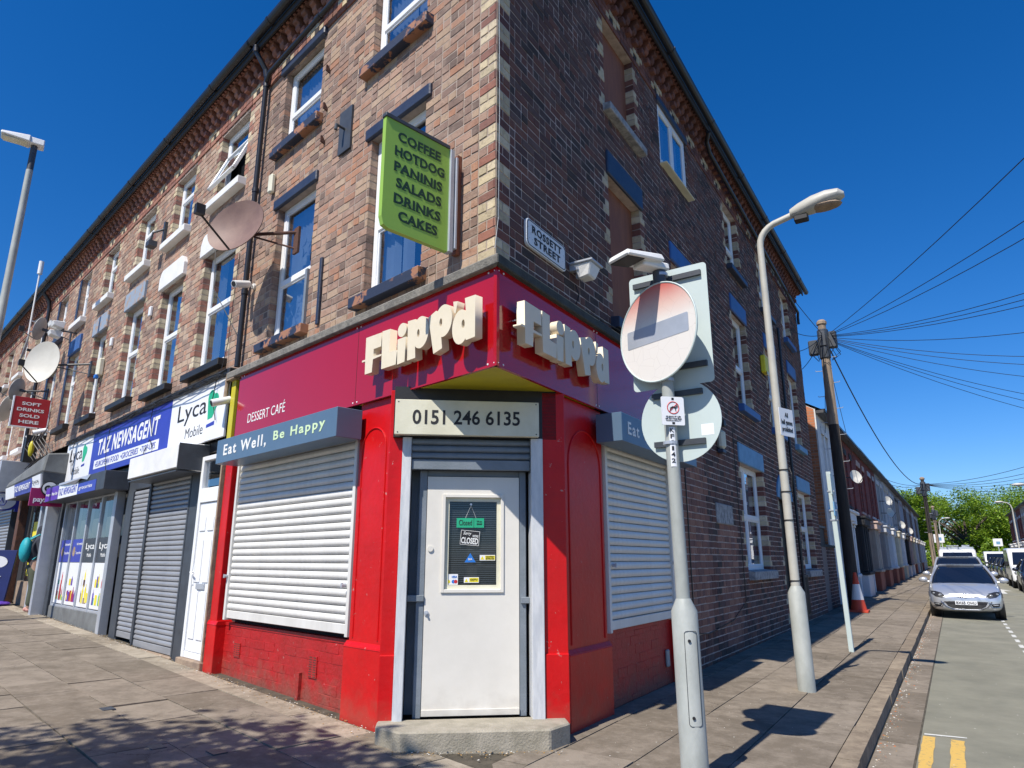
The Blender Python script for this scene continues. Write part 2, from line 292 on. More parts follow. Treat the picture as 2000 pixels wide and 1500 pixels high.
# ------------------------------------------------------------------ ground, road, pavement
def gsheet(name, poly, dz, mat, kind='structure', parent=None, grid=None):   # world xy polygon lying dz above the tilted ground
    me = bpy.data.meshes.new(name); me.from_pydata([(x, y, gz(x, y) + dz) for x, y in poly], [], [tuple(range(len(poly)))]); me.materials.append(mat)
    o = put(name, me, parent)
    if kind: o['kind'] = kind
    return o
def P2(F, x, o): p = fp(F, x, o); return (p.x, p.y)
M['asph'] = pm('road_surface_dressing', (.275, .265, .205), .93, (.205, .20, .155), 1.6, bump=.9, bsc=190, dirt=.25)
M['field'] = pm('distant_ground', (.13, .13, .08), 1, (.08, .09, .05), .2)
def slabmat(name, c, c2, bsc=90):
    m, t, b = nodes(name); L = t.links; b.inputs['Roughness'].default_value = .93; b.inputs['Specular IOR Level'].default_value = .2
    g = t.nodes.new('ShaderNodeNewGeometry'); oi = t.nodes.new('ShaderNodeObjectInfo')
    ad = t.nodes.new('ShaderNodeMath'); L.new(g.outputs['Random Per Island'], ad.inputs[0]); L.new(oi.outputs['Random'], ad.inputs[1])
    fr = t.nodes.new('ShaderNodeMath'); fr.operation = 'FRACT'; L.new(ad.outputs[0], fr.inputs[0])
    n = t.nodes.new('ShaderNodeTexNoise'); n.inputs['Scale'].default_value = 5; n.inputs['Detail'].default_value = 10; n.inputs['Roughness'].default_value = .78; L.new(g.outputs['Position'], n.inputs[0])
    s = t.nodes.new('ShaderNodeMath'); s.operation = 'MULTIPLY_ADD'; s.inputs[1].default_value = .20; s.inputs[2].default_value = -.10; L.new(fr.outputs[0], s.inputs[0])
    s2 = t.nodes.new('ShaderNodeMath'); L.new(s.outputs[0], s2.inputs[0]); L.new(n.outputs[0], s2.inputs[1])
    cr = t.nodes.new('ShaderNodeValToRGB'); e = cr.color_ramp.elements; e[0].position = .38; e[0].color = (*c2, 1); e[1].position = .62; e[1].color = (*c, 1); L.new(s2.outputs[0], cr.inputs[0])
    # spots of chewing gum and lichen
    v = t.nodes.new('ShaderNodeTexVoronoi'); v.inputs['Scale'].default_value = 6.5; L.new(g.outputs['Position'], v.inputs[0])
    vr = t.nodes.new('ShaderNodeMapRange'); vr.inputs[1].default_value = .10; vr.inputs[2].default_value = .07; vr.inputs[4].default_value = .45; L.new(v.outputs[0], vr.inputs[0])
    n3 = t.nodes.new('ShaderNodeTexNoise'); n3.inputs['Scale'].default_value = 1.1; L.new(g.outputs['Position'], n3.inputs[0])
    vm = t.nodes.new('ShaderNodeMapRange'); vm.inputs[1].default_value = .48; vm.inputs[2].default_value = .58; L.new(n3.outputs[0], vm.inputs[0])
    mu = t.nodes.new('ShaderNodeMath'); mu.operation = 'MULTIPLY'; L.new(vr.outputs[0], mu.inputs[0]); L.new(vm.outputs[0], mu.inputs[1])
    mx = t.nodes.new('ShaderNodeMix'); mx.data_type = 'RGBA'; mx.inputs[7].default_value = (.42, .39, .34, 1); L.new(mu.outputs[0], mx.inputs[0]); L.new(cr.outputs[0], mx.inputs[6])
    # large dirty patches
    n4 = t.nodes.new('ShaderNodeTexNoise'); n4.inputs['Scale'].default_value = 1.7; n4.inputs['Detail'].default_value = 9; n4.inputs['Roughness'].default_value = .72; L.new(g.outputs['Position'], n4.inputs[0])
    r4 = t.nodes.new('ShaderNodeMapRange'); r4.inputs[1].default_value = .47; r4.inputs[2].default_value = .68; r4.inputs[4].default_value = .42; L.new(n4.outputs[0], r4.inputs[0])
    m4 = t.nodes.new('ShaderNodeMix'); m4.data_type = 'RGBA'; m4.inputs[7].default_value = (.09, .075, .058, 1); L.new(r4.outputs[0], m4.inputs[0]); L.new(mx.outputs[2], m4.inputs[6])
    # hairline cracks
    wv = t.nodes.new('ShaderNodeVectorMath'); wv.operation = 'MULTIPLY_ADD'; wv.inputs[1].default_value = (.35, .35, .35); L.new(n.outputs[1], wv.inputs[0]); L.new(g.outputs['Position'], wv.inputs[2])
    v2 = t.nodes.new('ShaderNodeTexVoronoi'); v2.feature = 'DISTANCE_TO_EDGE'; v2.inputs['Scale'].default_value = 1.1; L.new(wv.outputs[0], v2.inputs[0])
    c2_ = t.nodes.new('ShaderNodeMapRange'); c2_.inputs[1].default_value = .009; c2_.inputs[2].default_value = .003; c2_.inputs[4].default_value = .8; L.new(v2.outputs[0], c2_.inputs[0])
    n7 = t.nodes.new('ShaderNodeTexNoise'); n7.inputs['Scale'].default_value = .6; L.new(g.outputs['Position'], n7.inputs[0]); r7 = t.nodes.new('ShaderNodeMapRange'); r7.inputs[1].default_value = .53; r7.inputs[2].default_value = .60; L.new(n7.outputs[0], r7.inputs[0]); m7 = t.nodes.new('ShaderNodeMath'); m7.operation = 'MULTIPLY'; L.new(c2_.outputs[0], m7.inputs[0]); L.new(r7.outputs[0], m7.inputs[1])
    m6 = t.nodes.new('ShaderNodeMix'); m6.data_type = 'RGBA'; m6.inputs[7].default_value = (.05, .042, .032, 1); L.new(m7.outputs[0], m6.inputs[0]); L.new(m4.outputs[2], m6.inputs[6])
    L.new(m6.outputs[2], b.inputs['Base Color'])
    nb = t.nodes.new('ShaderNodeTexNoise'); nb.inputs['Scale'].default_value = bsc; nb.inputs['Detail'].default_value = 6; L.new(g.outputs['Position'], nb.inputs[0])
    bp = t.nodes.new('ShaderNodeBump'); bp.inputs['Strength'].default_value = .6; bp.inputs['Distance'].default_value = .006; L.new(nb.outputs[0], bp.inputs['Height']); L.new(bp.outputs[0], b.inputs['Normal'])
    return m
M['slab'] = slabmat('paving_flagstone', (.265, .225, .180), (.165, .138, .107))
M['kerbst'] = slabmat('kerb_sandstone', (.33, .27, .20), (.20, .16, .12))
M['joint'] = pm('pavement_joint_dirt', (.10, .085, .06), 1, (.05, .042, .03), 8, bump=.4)
bisO = (-(uA + uB)).normalized(); bisR = Vector((-bisO.y, bisO.x, 0))
if bisR.x < 0: bisR = -bisR
M['white_line'] = None
def worn(name, c, road, lo=.42, hi=.55):
    return pm(name, c, .8, road, 26, bump=.5, bsc=150, mixr=(hi, hi + .12))
M['yl'] = worn('worn_yellow_line', (.62, .40, .10), (.20, .19, .14), hi=.56)
M['wl'] = worn('worn_white_line', (.62, .62, .58), (.2, .2, .18), hi=.56)

far = 260
gsheet('ground', [(-400, -120), (500, -120), (500, 600), (-400, 600)], -.30, M['field'])
road = gsheet('road', [P2(FB, -40, -12), P2(FB, -40, 40), P2(FB, -4.6, 40), P2(FB, -4.6, 7.1), P2(FB, far, 7.1), P2(FB, far, 1.9), P2(FB, -4.4, 1.9), P2(FA, -60, 4.7), P2(FA, -60, 20)], -.12, M['asph'])
pave = gsheet('pavement', [P2(FA, -60, 4.5), P2(FA, -60, -.6), P2(FA, -1.0, -1.2), P2(FB, 1.2, -1.2), P2(FB, far, -.9), P2(FB, far, 1.84), P2(FB, -3.0, 1.84), P2(FB, -4.3, 1.2)], -.014, M['joint'])
gsheet('far_pavement', [P2(FB, -4, 7.0), P2(FB, far, 7.0), P2(FB, far, 8.7), P2(FB, -4, 8.7)], -.005, M['slab'])
gsheet('yard_ground', [P2(FB, 15.0, -12), P2(FB, 18.6, -12), P2(FB, 18.6, -.2), P2(FB, 15.0, -.2)], -.004, M['slab'])
def clip(poly, n, c):                       # keep side n.p >= c
    out = []
    for i in range(len(poly)):
        a, b = poly[i], poly[(i + 1) % len(poly)]; da = a[0] * n[0] + a[1] * n[1] - c; db = b[0] * n[0] + b[1] * n[1] - c
        if da >= 0: out.append(a)
        if (da >= 0) != (db >= 0): k = da / (da - db); out.append((a[0] + (b[0] - a[0]) * k, a[1] + (b[1] - a[1]) * k))
    return out
def slab_geo(poly, top, bot=-.06, tilt=.0):
    n = len(poly); cx = sum(p[0] for p in poly) / n; cy = sum(p[1] for p in poly) / n
    tx, ty = random.uniform(-tilt, tilt), random.uniform(-tilt, tilt)
    v = [(x, y, gz(x, y) + bot) for x, y in poly] + [(x, y, gz(x, y) + top + tx * (x - cx) + ty * (y - cy)) for x, y in poly]
    f = [tuple(range(n, 2 * n))] + [(i, (i + 1) % n, n + (i + 1) % n, n + i) for i in range(n)]
    a = sum(poly[i][0] * poly[(i + 1) % n][1] - poly[(i + 1) % n][0] * poly[i][1] for i in range(n))
    if a < 0: f = [tuple(reversed(q)) for q in f]
    return v, f
def slabs(cells, name, mat, parent, limit=280):
    cells = [c for c in cells if len(c[0]) >= 3]
    cells.sort(key=lambda c: min(math.hypot(x, y - .5) for x, y in c[0]))
    V, Fc = [], []
    for i, (poly, top, bot, tilt) in enumerate(cells):
        v, f = slab_geo(poly, top, bot, tilt)
        if i < limit:
            me = bpy.data.meshes.new(name); me.from_pydata(v, [], f); me.materials.append(mat); put(name, me, parent)
        else:
            b = len(V); V += v; Fc += [[k + b for k in q] for q in f]
    if V:
        me = bpy.data.meshes.new(name + '_rest'); me.from_pydata(V, [], Fc); me.materials.append(mat); o = put('far_' + name, me, parent); o['kind'] = 'stuff'
cells = []; edge = []; g = .005
side = lambda p: (p[0] - K.x) * bisR.x + (p[1] - K.y) * bisR.y
cK = K.x * bisR.x + K.y * bisR.y
rows = [(.02, .28), (.28, .81), (.81, 1.32), (1.32, 1.84), (1.84, 2.36), (2.36, 2.9), (2.9, 3.45), (3.45, 4.0), (4.0, 4.5)]
for ri, (o0, o1) in enumerate(rows):
    s = -6.0 + random.random() * .5
    while s < 26:
        L_ = random.choice([.62, .92, .92, .92, .76]) if ri else random.choice([.9, 1.2, 1.5])
        if s + L_ > -5:
            poly = [P2(FA, -(s + g), o0 + g), P2(FA, -(s + L_ - g), o0 + g), P2(FA, -(s + L_ - g), o1 - g), P2(FA, -(s + g), o1 - g)]
            poly = clip(poly, (-bisR.x, -bisR.y), -cK + .004)
            (edge if ri == 0 else cells).append((poly, random.uniform(-.004, .006), -.06, .006))
        s += L_
rowsB = [(-.12, .1), (.1, .66), (.66, 1.24), (1.24, 1.82)]
for ri, (o0, o1) in enumerate(rowsB):
    t = -6.0 + random.random() * .5
    while t < 60:
        L_ = random.choice([.62, .92, .92, .92, 1.1])
        poly = [P2(FB, t + g, o0 + g), P2(FB, t + L_ - g, o0 + g), P2(FB, t + L_ - g, o1 - g), P2(FB, t + g, o1 - g)]
        if ri == 0: pass
        poly = clip(poly, (bisR.x, bisR.y), cK + .004)
        poly = clip(poly, (-nA.x * -1 * -1, -nA.y * -1 * -1), -(K.x * nA.x + K.y * nA.y) - 4.5) if False else poly
        cells.append((poly, random.uniform(-.002, .004), -.06, .003))
        t += L_
slabs(cells, 'paving_slab', M['slab'], pave, 270)
M['edgeconc'] = slabmat('broken_edge_concrete', (.38, .33, .26), (.22, .185, .14), 40)
slabs(edge, 'edge_strip', M['edgeconc'], pave, 20)
kerb = gsheet('kerb', [P2(FB, -3, 1.84), P2(FB, far, 1.84), P2(FB, far, 1.96), P2(FB, -3, 1.96)], -.03, M['kerbst'])
cells = []; t = -3.0
while t < 120:
    L_ = random.uniform(.75, 1.1)
    j = random.uniform(-.008, .008)
    cells.append(([P2(FB, t + .005, 1.825), P2(FB, t + L_ - .005, 1.825), P2(FB, t + L_ - .005, 1.975 + j), P2(FB, t + .005, 1.975 + j)], random.uniform(-.004, .008), -.2, .006)); t += L_
slabs(cells, 'kerb_stone', M['kerbst'], kerb, 60)
cells = []; t = -3.2
while t < 120:
    L_ = random.uniform(.55, 1.0)
    cells.append(([P2(FB, t + .004, 1.985), P2(FB, t + L_ - .004, 1.985), P2(FB, t + L_ - .004, 2.265), P2(FB, t + .004, 2.265)], -.112 + random.uniform(-.003, .002), -.2, .004)); t += L_
chan = gsheet('gutter_channel', [P2(FB, -3, 1.97), P2(FB, far, 1.97), P2(FB, far, 2.28), P2(FB, -3, 2.28)], -.116, M['joint'])
slabs(cells, 'channel_stone', M['slab'], chan, 60)
gsheet('far_kerb', [P2(FB, -4, 6.95), P2(FB, far, 6.95), P2(FB, far, 7.1), P2(FB, -4, 7.1)], 0.0, M['kerbst'])
for o0, o1 in ((2.29, 2.385), (2.50, 2.60)):
    pts = []; n = 60
    for i in range(n + 1): pts.append(P2(FB, -4 + 7.4 * i / n, o0 + random.uniform(-.006, .006)))
    for i in range(n, -1, -1): pts.append(P2(FB, -4 + 7.4 * i / n, o1 + random.uniform(-.006, .006)))
    gsheet('yellow_line', pts, -.116, M['yl'], kind=None, parent=road)
gsheet('white_line', [P2(FB, 3.45, 2.30), P2(FB, 3.52, 2.62), P2(FB, 3.56, 2.62), P2(FB, 3.50, 2.30)], -.116, M['wl'], kind=None, parent=road)
for i in range(14):
    t = 7.6 + i * .95
    gsheet('lane_dash', [P2(FB, t, 3.50), P2(FB, t + .5, 3.50), P2(FB, t + .5, 3.57), P2(FB, t, 3.57)], -.116, M['wl'], kind=None, parent=road)
gsheet('road_arrow', [P2(FB, 33, 4.25), P2(FB, 36, 4.25), P2(FB, 36, 3.95), P2(FB, 38, 4.35), P2(FB, 36, 4.8), P2(FB, 36, 4.45), P2(FB, 33, 4.45)], -.116, M['wl'], kind=None, parent=road)
# service covers set in the flags and the debris along walls and channel
def litter(name, pts, mats, parent=None):
    V, Fc, mi = [], [], []
    for x, y, z, r, k in pts:
        a = random.random() * 6.28; b = len(V)
        for q in range(4):
            rr = r * random.uniform(.5, 1); V.append((x + rr * math.cos(a + q * 1.57), y + rr * math.sin(a + q * 1.57), z + random.uniform(.001, .3) * r))
        V.append((x, y, z + r * .5)); Fc += [(b, b + 1, b + 4), (b + 1, b + 2, b + 4), (b + 2, b + 3, b + 4), (b + 3, b, b + 4)]; mi += [k] * 4
    me = bpy.data.meshes.new(name); me.from_pydata(V, [], Fc)
    for m in mats: me.materials.append(m)
    me.polygons.foreach_set('material_index', mi); o = put(name, me, parent); o['kind'] = 'stuff'; return o
pts = []
for i in range(1800):
    t = random.uniform(-3, 30); o = 1.99 + abs(random.gauss(0, .06)); p = P2(FB, t, o); pts.append((p[0], p[1], gz(*p) - .112, random.choice([.004, .006, .009, .014]), random.choice([0, 0, 1, 2, 3])))
for i in range(1500):
    s = random.uniform(.8, 14); o = -.02 + abs(random.gauss(0, .09)); p = P2(FA, -s, o); pts.append((p[0], p[1], gz(*p) + .002, random.choice([.004, .007, .011]), random.choice([0, 1, 1, 3, 3])))
for i in range(260):
    r = random.uniform(-.7, .55); o = -.50 + abs(random.gauss(0, .07)); p = P2(FD, r, o); pts.append((p[0], p[1], gz(*p) + .002, random.choice([.004, .007, .011]), random.choice([0, 1, 1, 3, 3])))
for i in range(700):
    t = random.uniform(-3, 14); o = random.uniform(2.3, 6.5); p = P2(FB, t, o); pts.append((p[0], p[1], gz(*p) - .117, random.choice([.003, .005, .008]), random.choice([0, 0, 3])))
for i in range(500):
    t = random.uniform(-3, 14); o = random.uniform(.3, 1.8); p = P2(FB, t, o); pts.append((p[0], p[1], gz(*p) + .003, random.choice([.002, .004, .006]), random.choice([0, 0, 3])))
lit = litter('gutter_litter', pts, [pm('litter_pale', (.7, .68, .62), .8, bump=0), pm('dead_leaf', (.36, .22, .08), .9, bump=0), pm('litter_orange', (.6, .16, .03), .8, bump=0), pm('grit', (.22, .2, .17), .9, bump=0)])
tag(lit, 'scattered pale litter, grit and dead leaves lying along the kerb and wall feet', 'litter')
for n_, pp in (('service_cover', (3.5, 1.34)), ('service_cover', (1.62, 1.15)), ('service_cover', (2.02, 1.42))):
    s, o = pp; m = MB(); z = fgz(FA, -s, o)
    m.box(-s - .07, -s + .07, o - .05, o + .05, z - .02, z + .007); m.build(n_, M['dgrey'], pave, FA)
# ------------------------------------------------------------------ brickwork
CH = .0896
def courses(xs, z0, z1, face, ops, sgn, mi=0, zones=(), quoin=None, corner_at=None, phase=0):
    """bricks of a wall between xs; ops = openings (x0,x1,z0,z1,quoined); returns rects (x0,x1,z0,z1,mat,depth)"""
    out = []; n = int(round((z1 - z0) / CH))
    for k in range(n):
        a = z0 + k * CH; b = a + CH; zm = (a + b) / 2
        iv = [(xs[0], xs[1], 0, 0)]
        for op in ops:
            if op[2] - .01 < zm < op[3] + .01:
                nv = []
                for (p, q, l, r) in iv:
                    if op[1] <= p or op[0] >= q: nv.append((p, q, l, r)); continue
                    fl = 2 if op[4] else 1
                    if op[0] - p > .03: nv.append((p, op[0], l, fl))
                    if q - op[1] > .03: nv.append((op[1], q, fl, r))
                iv = nv
        for (p, q, l, r) in iv:
            def end(at, dirn, flag):
                typ = 2 if (k // 2) % 2 == 0 else 1
                wd = .225 if k % 2 == 0 else .1125
                if flag == 3:
                    if k % 2 == 0: out.append((at, at + dirn * .225, a, b, typ, .03)); return .225
                    out.append((at, at + dirn * .1125, a, b, typ, .03)); out.append((at + dirn * .1125, at + dirn * .225, a, b, typ if typ == 2 else 0, .03)); return .225
                wd = .165 if k % 2 == 0 else .11
                out.append((at, at + dirn * wd, a, b, typ, .125)); return wd
            p2, q2 = p, q
            if corner_at is not None and abs(p - corner_at) < .01: p2 = p + end(p, 1, 3)
            elif corner_at is not None and abs(q - corner_at) < .01: q2 = q - end(q, -1, 3)
            if l == 2 and q - p > .3: p2 = p + end(p, 1, 2)
            if r == 2 and q - p > .3: q2 = q - end(q, -1, 2)
            seq = [[.225, .225, .1125], [.225, .1125, .225, .225], [.225, .1125], [.225, .225, .225, .1125]][(k * 7 // 3) % 4] if k % 6 else [.1125]
            per = sum(seq); off = (phase + (k % 2) * .1125 + (k * 37 % 3) * .225) % per
            x = math.floor((p2 - off) / per) * per + off - per; i = 0; cuts = []
            while x < q2:
                if x > p2: cuts.append(x)
                x += seq[i % len(seq)]; i += 1
            c = [p2] + [v for v in cuts if v - p2 > .05 and q2 - v > .05] + [q2]
            for i in range(len(c) - 1):
                m_ = mi; xm = (c[i] + c[i + 1]) / 2
                for zx0, zx1, zz0, zz1, zm_ in zones:
                    if zx0 < xm < zx1 and zz0 < zm < zz1: m_ = zm_
                dp = .125 if ((i == 0 and l == 1) or (i == len(c) - 2 and r == 1)) else .03
                out.append((c[i], c[i + 1], a, b, m_, dp))
    return out
JT = .0068
def brick_geo(x0, x1, z0, z1, face, depth):
    x0, x1 = min(x0, x1) + JT, max(x0, x1) - JT; z0 += JT; z1 -= JT
    j = random.uniform(-.003, .003); e = .0022; o = face + j - .002; b = face - depth; jx = [random.uniform(-.0028, .0028) for _ in range(4)]; tl = random.uniform(-.0025, .0025)
    v = [(x0 + e + jx[0], -o, z0 + e + jx[1] - tl), (x1 - e + jx[2], -o, z0 + e + jx[3] + tl), (x1 - e + jx[1], -o, z1 - e + jx[0] + tl), (x0 + e + jx[3], -o, z1 - e + jx[2] - tl),
         (x0 + jx[0], -o + .004, z0 + jx[1] - tl), (x1 + jx[2], -o + .004, z0 + jx[3] + tl), (x1 + jx[1], -o + .004, z1 + jx[0] + tl), (x0 + jx[3], -o + .004, z1 + jx[2] - tl),
         (x0, -b, z0), (x1, -b, z0), (x1, -b, z1), (x0, -b, z1)]
    f = [(0, 1, 2, 3)] + [(4 + i, 4 + (i + 1) % 4, (i + 1) % 4, i) for i in range(4)] + [(8 + i, 8 + (i + 1) % 4, 4 + (i + 1) % 4, 4 + i) for i in range(4)]
    return v, f
def lay_bricks(root, groups, limit=295):
    """groups = [(F, face_offset, rects, mats)]"""
    allb = []
    for gi, (F, face, rects, mats) in enumerate(groups):
        for r in rects:
            x0, x1, z0, z1, mi, dp = r; p = fp(F, (x0 + x1) / 2, face, (z0 + z1) / 2) - Vector((0, 0, CAM_H))
            nrm = F.to_3x3() @ Vector((0, -1, 0)); app = abs(x1 - x0) * (z1 - z0) * abs(p.normalized().dot(nrm)) / p.length_squared
            fd = p.y * math.cos(R(14.47)) + p.z * math.sin(R(14.47)); u = p.x / fd * 1331; v = (p.z * math.cos(R(14.47)) - p.y * math.sin(R(14.47))) / fd * 1331
            allb.append((-app if abs(u) < 1000 and abs(v) < 750 else 0, gi, r))
    order = sorted(range(len(allb)), key=lambda i: allb[i][0]); single = set(order[:limit])
    for gi, (F, face, rects, mats) in enumerate(groups):
        V, Fc, MI = [], [], []
        for i, (a, g_, r) in enumerate(allb):
            if g_ != gi: continue
            v, f = brick_geo(*r[:4], face, r[5])
            if i in single:
                me = bpy.data.meshes.new('brick'); me.from_pydata(v, [], f); me.materials.append(mats[r[4]]); put('brick', me, root, F)
            else:
                b = len(V); V += v; Fc += [[k + b for k in q] for q in f]; MI += [r[4]] * len(f)
        if V:
            me = bpy.data.meshes.new('brickwork'); me.from_pydata(V, [], Fc)
            for m in mats: me.materials.append(m)
            me.polygons.foreach_set('material_index', MI); o = put('brickwork', me, root, F); o['kind'] = 'stuff'
def wall_face(mb, x0, x1, z0, z1, o, ops, rev=.13, mi=0):
    """mortar face with openings and their reveals"""
    ops = [(max(a - .012, x0), min(b + .012, x1), max(c, z0), min(d, z1)) for a, b, c, d in [q[:4] for q in ops] if b > x0 and a < x1 and d > z0 and c < z1]
    X = sorted({x0, x1, *[a for q in ops for a in q[:2]]}); Z = sorted({z0, z1, *[a for q in ops for a in q[2:4]]})
    for i in range(len(X) - 1):
        for j in range(len(Z) - 1):
            xm, zm = (X[i] + X[i + 1]) / 2, (Z[j] + Z[j + 1]) / 2
            if any(a < xm < b and c < zm < d for a, b, c, d in ops): continue
            mb.quad([(X[i], o, Z[j]), (X[i + 1], o, Z[j]), (X[i + 1], o, Z[j + 1]), (X[i], o, Z[j + 1])], mi)
    for a, b, c, d in ops:
        e = .004
        mb.quad([(a, o, c), (a, o - rev, c), (a, o - rev, d), (a, o, d)], mi); mb.quad([(b, o, c), (b, o, d), (b, o - rev, d), (b, o - rev, c)], mi)
        mb.quad([(a, o, c), (b, o, c), (b, o - rev, c), (a, o - rev, c)], mi); mb.quad([(a, o, d), (a, o - rev, d), (b, o - rev, d), (b, o, d)], mi)
# ------------------------------------------------------------------ windows
def window(root, F, x0, x1, z0, z1, o, transom=None, mull=None, inside='blind', fr=.072, blank=None, glass='glass', name='window', openlight=None, mat='white'):
    """frame with front plane o; transom = z fraction list, mull = x fraction list"""
    m = MB(); x0, x1 = min(x0, x1), max(x0, x1)
    m.box(x0, x0 + fr, o - .06, o, z0, z1); m.box(x1 - fr, x1, o - .06, o, z0, z1)
    m.box(x0 + fr, x1 - fr, o - .06, o, z1 - fr, z1); m.box(x0 + fr, x1 - fr, o - .06, o + .012, z0, z0 + fr * 1.1)
    zs = [z0 + fr * 1.1] + [z0 + (z1 - z0) * t for t in (transom or [])] + [z1 - fr]
    for t in (transom or []):
        z = z0 + (z1 - z0) * t; m.box(x0 + fr, x1 - fr, o - .06, o + .004, z - .035, z + .035)
    for t in (mull or []):
        x = x0 + (x1 - x0) * t
        for j in range(len(zs) - 1):
            lo = zs[j] + (.035 if j else 0); hi = zs[j + 1] - (.035 if j < len(zs) - 2 else 0); m.box(x - .04, x + .04, o - .06, o + .002, lo, hi)
    W_ = m.build(name, M[mat], root, F, bevel=.004)
    xs = [x0 + fr] + [x0 + (x1 - x0) * t for t in (mull or [])] + [x1 - fr]
    for j in range(len(zs) - 1):
        lo = zs[j] + (.035 if j else 0); hi = zs[j + 1] - (.035 if j < len(zs) - 2 else 0)
        for i in range(len(xs) - 1):
            a = xs[i] + (.04 if i else 0); b = xs[i + 1] - (.04 if i < len(xs) - 2 else 0)
            if openlight == j: continue
            g_ = MB(); b_ = .022
            g_.box(a, a + b_, o - .03, o - .012, lo, hi, 1); g_.box(b - b_, b, o - .03, o - .012, lo, hi, 1)
            g_.box(a + b_, b - b_, o - .03, o - .012, lo, lo + b_, 1); g_.box(a + b_, b - b_, o - .03, o - .012, hi - b_, hi, 1)
            tt = random.uniform(-.004, .004)
            g_.quad([(a + b_, o - .024 + tt, lo + b_), (b - b_, o - .024 - tt, lo + b_), (b - b_, o - .024 - tt, hi - b_), (a + b_, o - .024 + tt, hi - b_)], 0)
            g_.build('pane', [M[glass], M[mat]], W_, F, fix=False)
    if inside:
        c = MB()
        if inside == 'blind':
            n = int((x1 - x0) / .075); wd = (x1 - x0 - .04) / n
            for i in range(n):
                x = x0 + .02 + wd * (i + .5); a = (-.5 if F is FA else .5) + random.uniform(-.22, .22); d = wd * .53
                if random.random() < .08: continue
                c.quad([(x - d * math.cos(a), o - .12 - d * math.sin(a), z0 + .03), (x + d * math.cos(a), o - .12 + d * math.sin(a), z0 + .03), (x + d * math.cos(a), o - .12 + d * math.sin(a), z1 - .05), (x - d * math.cos(a), o - .12 - d * math.sin(a), z1 - .05)])
            mt = M['blind']
        else:
            n = 60; pts = []
            for i in range(n + 1):
                x = x0 + (x1 - x0) * i / n; pts.append((x, o - .11 + .018 * math.sin(i * .95) + .006 * math.sin(i * 2.3)))
            for i in range(n):
                if inside == 'half' and .30 < i / n < .62: continue
                c.quad([(pts[i][0], pts[i][1], z0 + .02), (pts[i + 1][0], pts[i + 1][1], z0 + .02), (pts[i + 1][0], pts[i + 1][1], z1 - .02), (pts[i][0], pts[i][1], z1 - .02)])
            mt = M['curtain'] if inside != 'net' else M['blind']
        c.build('blind' if inside == 'blind' else 'curtain', mt, W_, F, fix=False)
    return W_
def stone(root, F, x0, x1, z0, z1, o0, o1, mat, name, bevel=.012):
    m = MB(); m.box(x0, x1, o0, o1, z0, z1); return m.build(name, M[mat], root, F, bevel=bevel)
def sill(root, F, x0, x1, z0, z1, mat, out=0.0):
    m = MB(); m.xprism([(-.24, z0), (out, z0), (out, z1 - .02), (-.24, z1)], x0, x1); return m.build('sill', M[mat], root, F, bevel=.008)
# ------------------------------------------------------------------ lettering
def text_mesh(s, bold=0, depth=.004, spacing=1.0, shear=0, align='LEFT', lines=1.0):
    cu = bpy.data.curves.new('t', 'FONT'); cu.body = s; cu.size = 1; cu.extrude = depth; cu.offset = bold; cu.space_character = spacing; cu.shear = shear; cu.align_x = align; cu.space_line = lines; cu.resolution_u = 3; cu.fill_mode = 'BOTH'
    o = bpy.data.objects.new('t', cu); me = bpy.data.meshes.new_from_object(o); bpy.data.objects.remove(o); bpy.data.curves.remove(cu); return me
def lettering(s, F, x0, x1, z0, z1, o, mat, parent, bold=.0, depth=.002, name='lettering', spacing=1.0, shear=0, align='LEFT', T=None, serif=0):
    me = text_mesh(s, bold, 1, spacing, shear, align)
    if not me.vertices: return None
    xs = [v.co.x for v in me.vertices]; ys = [v.co.y for v in me.vertices]; a, b, c, d = min(xs), max(xs), min(ys), max(ys)
    for v in me.vertices:
        x = x0 + (v.co.x - a) / (b - a) * (x1 - x0); z = z0 + (v.co.y - c) / (d - c) * (z1 - z0); v.co = (x, -(o + depth * .5 * (1 + v.co.z)), z)
    me.name = name; me.materials.clear(); me.materials.append(M[mat])
    return put(name, me, parent, F)
# ------------------------------------------------------------------ the corner cafe building
def neg(rects): return [(-r[1], -r[0], *r[2:]) for r in [(min(q[0], q[1]), max(q[0], q[1]), *q[2:]) for q in rects]]
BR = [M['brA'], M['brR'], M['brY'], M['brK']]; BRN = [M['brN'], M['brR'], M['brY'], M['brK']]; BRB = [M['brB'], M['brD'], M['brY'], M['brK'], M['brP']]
ZB = 3.75; ZT = ZB + 47 * CH          # brick face between the shop fascia and the string course
sc_, tc_ = corner(-.10, -.10)
cafe = thing('corner_building', 'three storey brown and sooty brick corner building with a bright red shopfront', 'building', FA, -2.4, 0, 0)
SA = 4.98                              # party line to the next building
opsA = [(1.14, 2.08, 3.93, 5.76, 0), (3.26, 4.22, 3.93, 5.76, 0), (1.18, 2.16, 6.72, 7.93, 0), (3.34, 4.34, 6.68, 7.90, 0)]
opsB = [(2.50, 3.46, 6.65, ZT, 1), (2.50, 3.46, 3.95, 5.72, 1), (4.42, 5.66, 6.93, 7.93, 0), (4.60, 5.55, 3.95, 5.46, 0),
        (7.86, 8.82, 6.65, ZT, 1), (7.86, 8.82, 4.0, 5.74, 1), (10.50, 11.45, 6.65, ZT, 1), (10.50, 11.45, 4.0, 5.74, 1), (12.95, 13.85, 6.65, ZT, 1), (12.95, 13.85, 4.0, 5.74, 1),
        (7.56, 9.16, 1.18, 2.94, 1), (12.66, 14.14, 1.15, 2.90, 1), (10.46, 11.62, .05, 2.62, 1)]
TB = 15.2
ra = courses((sc_, SA), ZB, ZT, -.1, opsA, 1, 0, corner_at=sc_)
rb = courses((tc_, TB), ZB, ZT, -.1, opsB, 1, 0, corner_at=tc_, phase=.1)
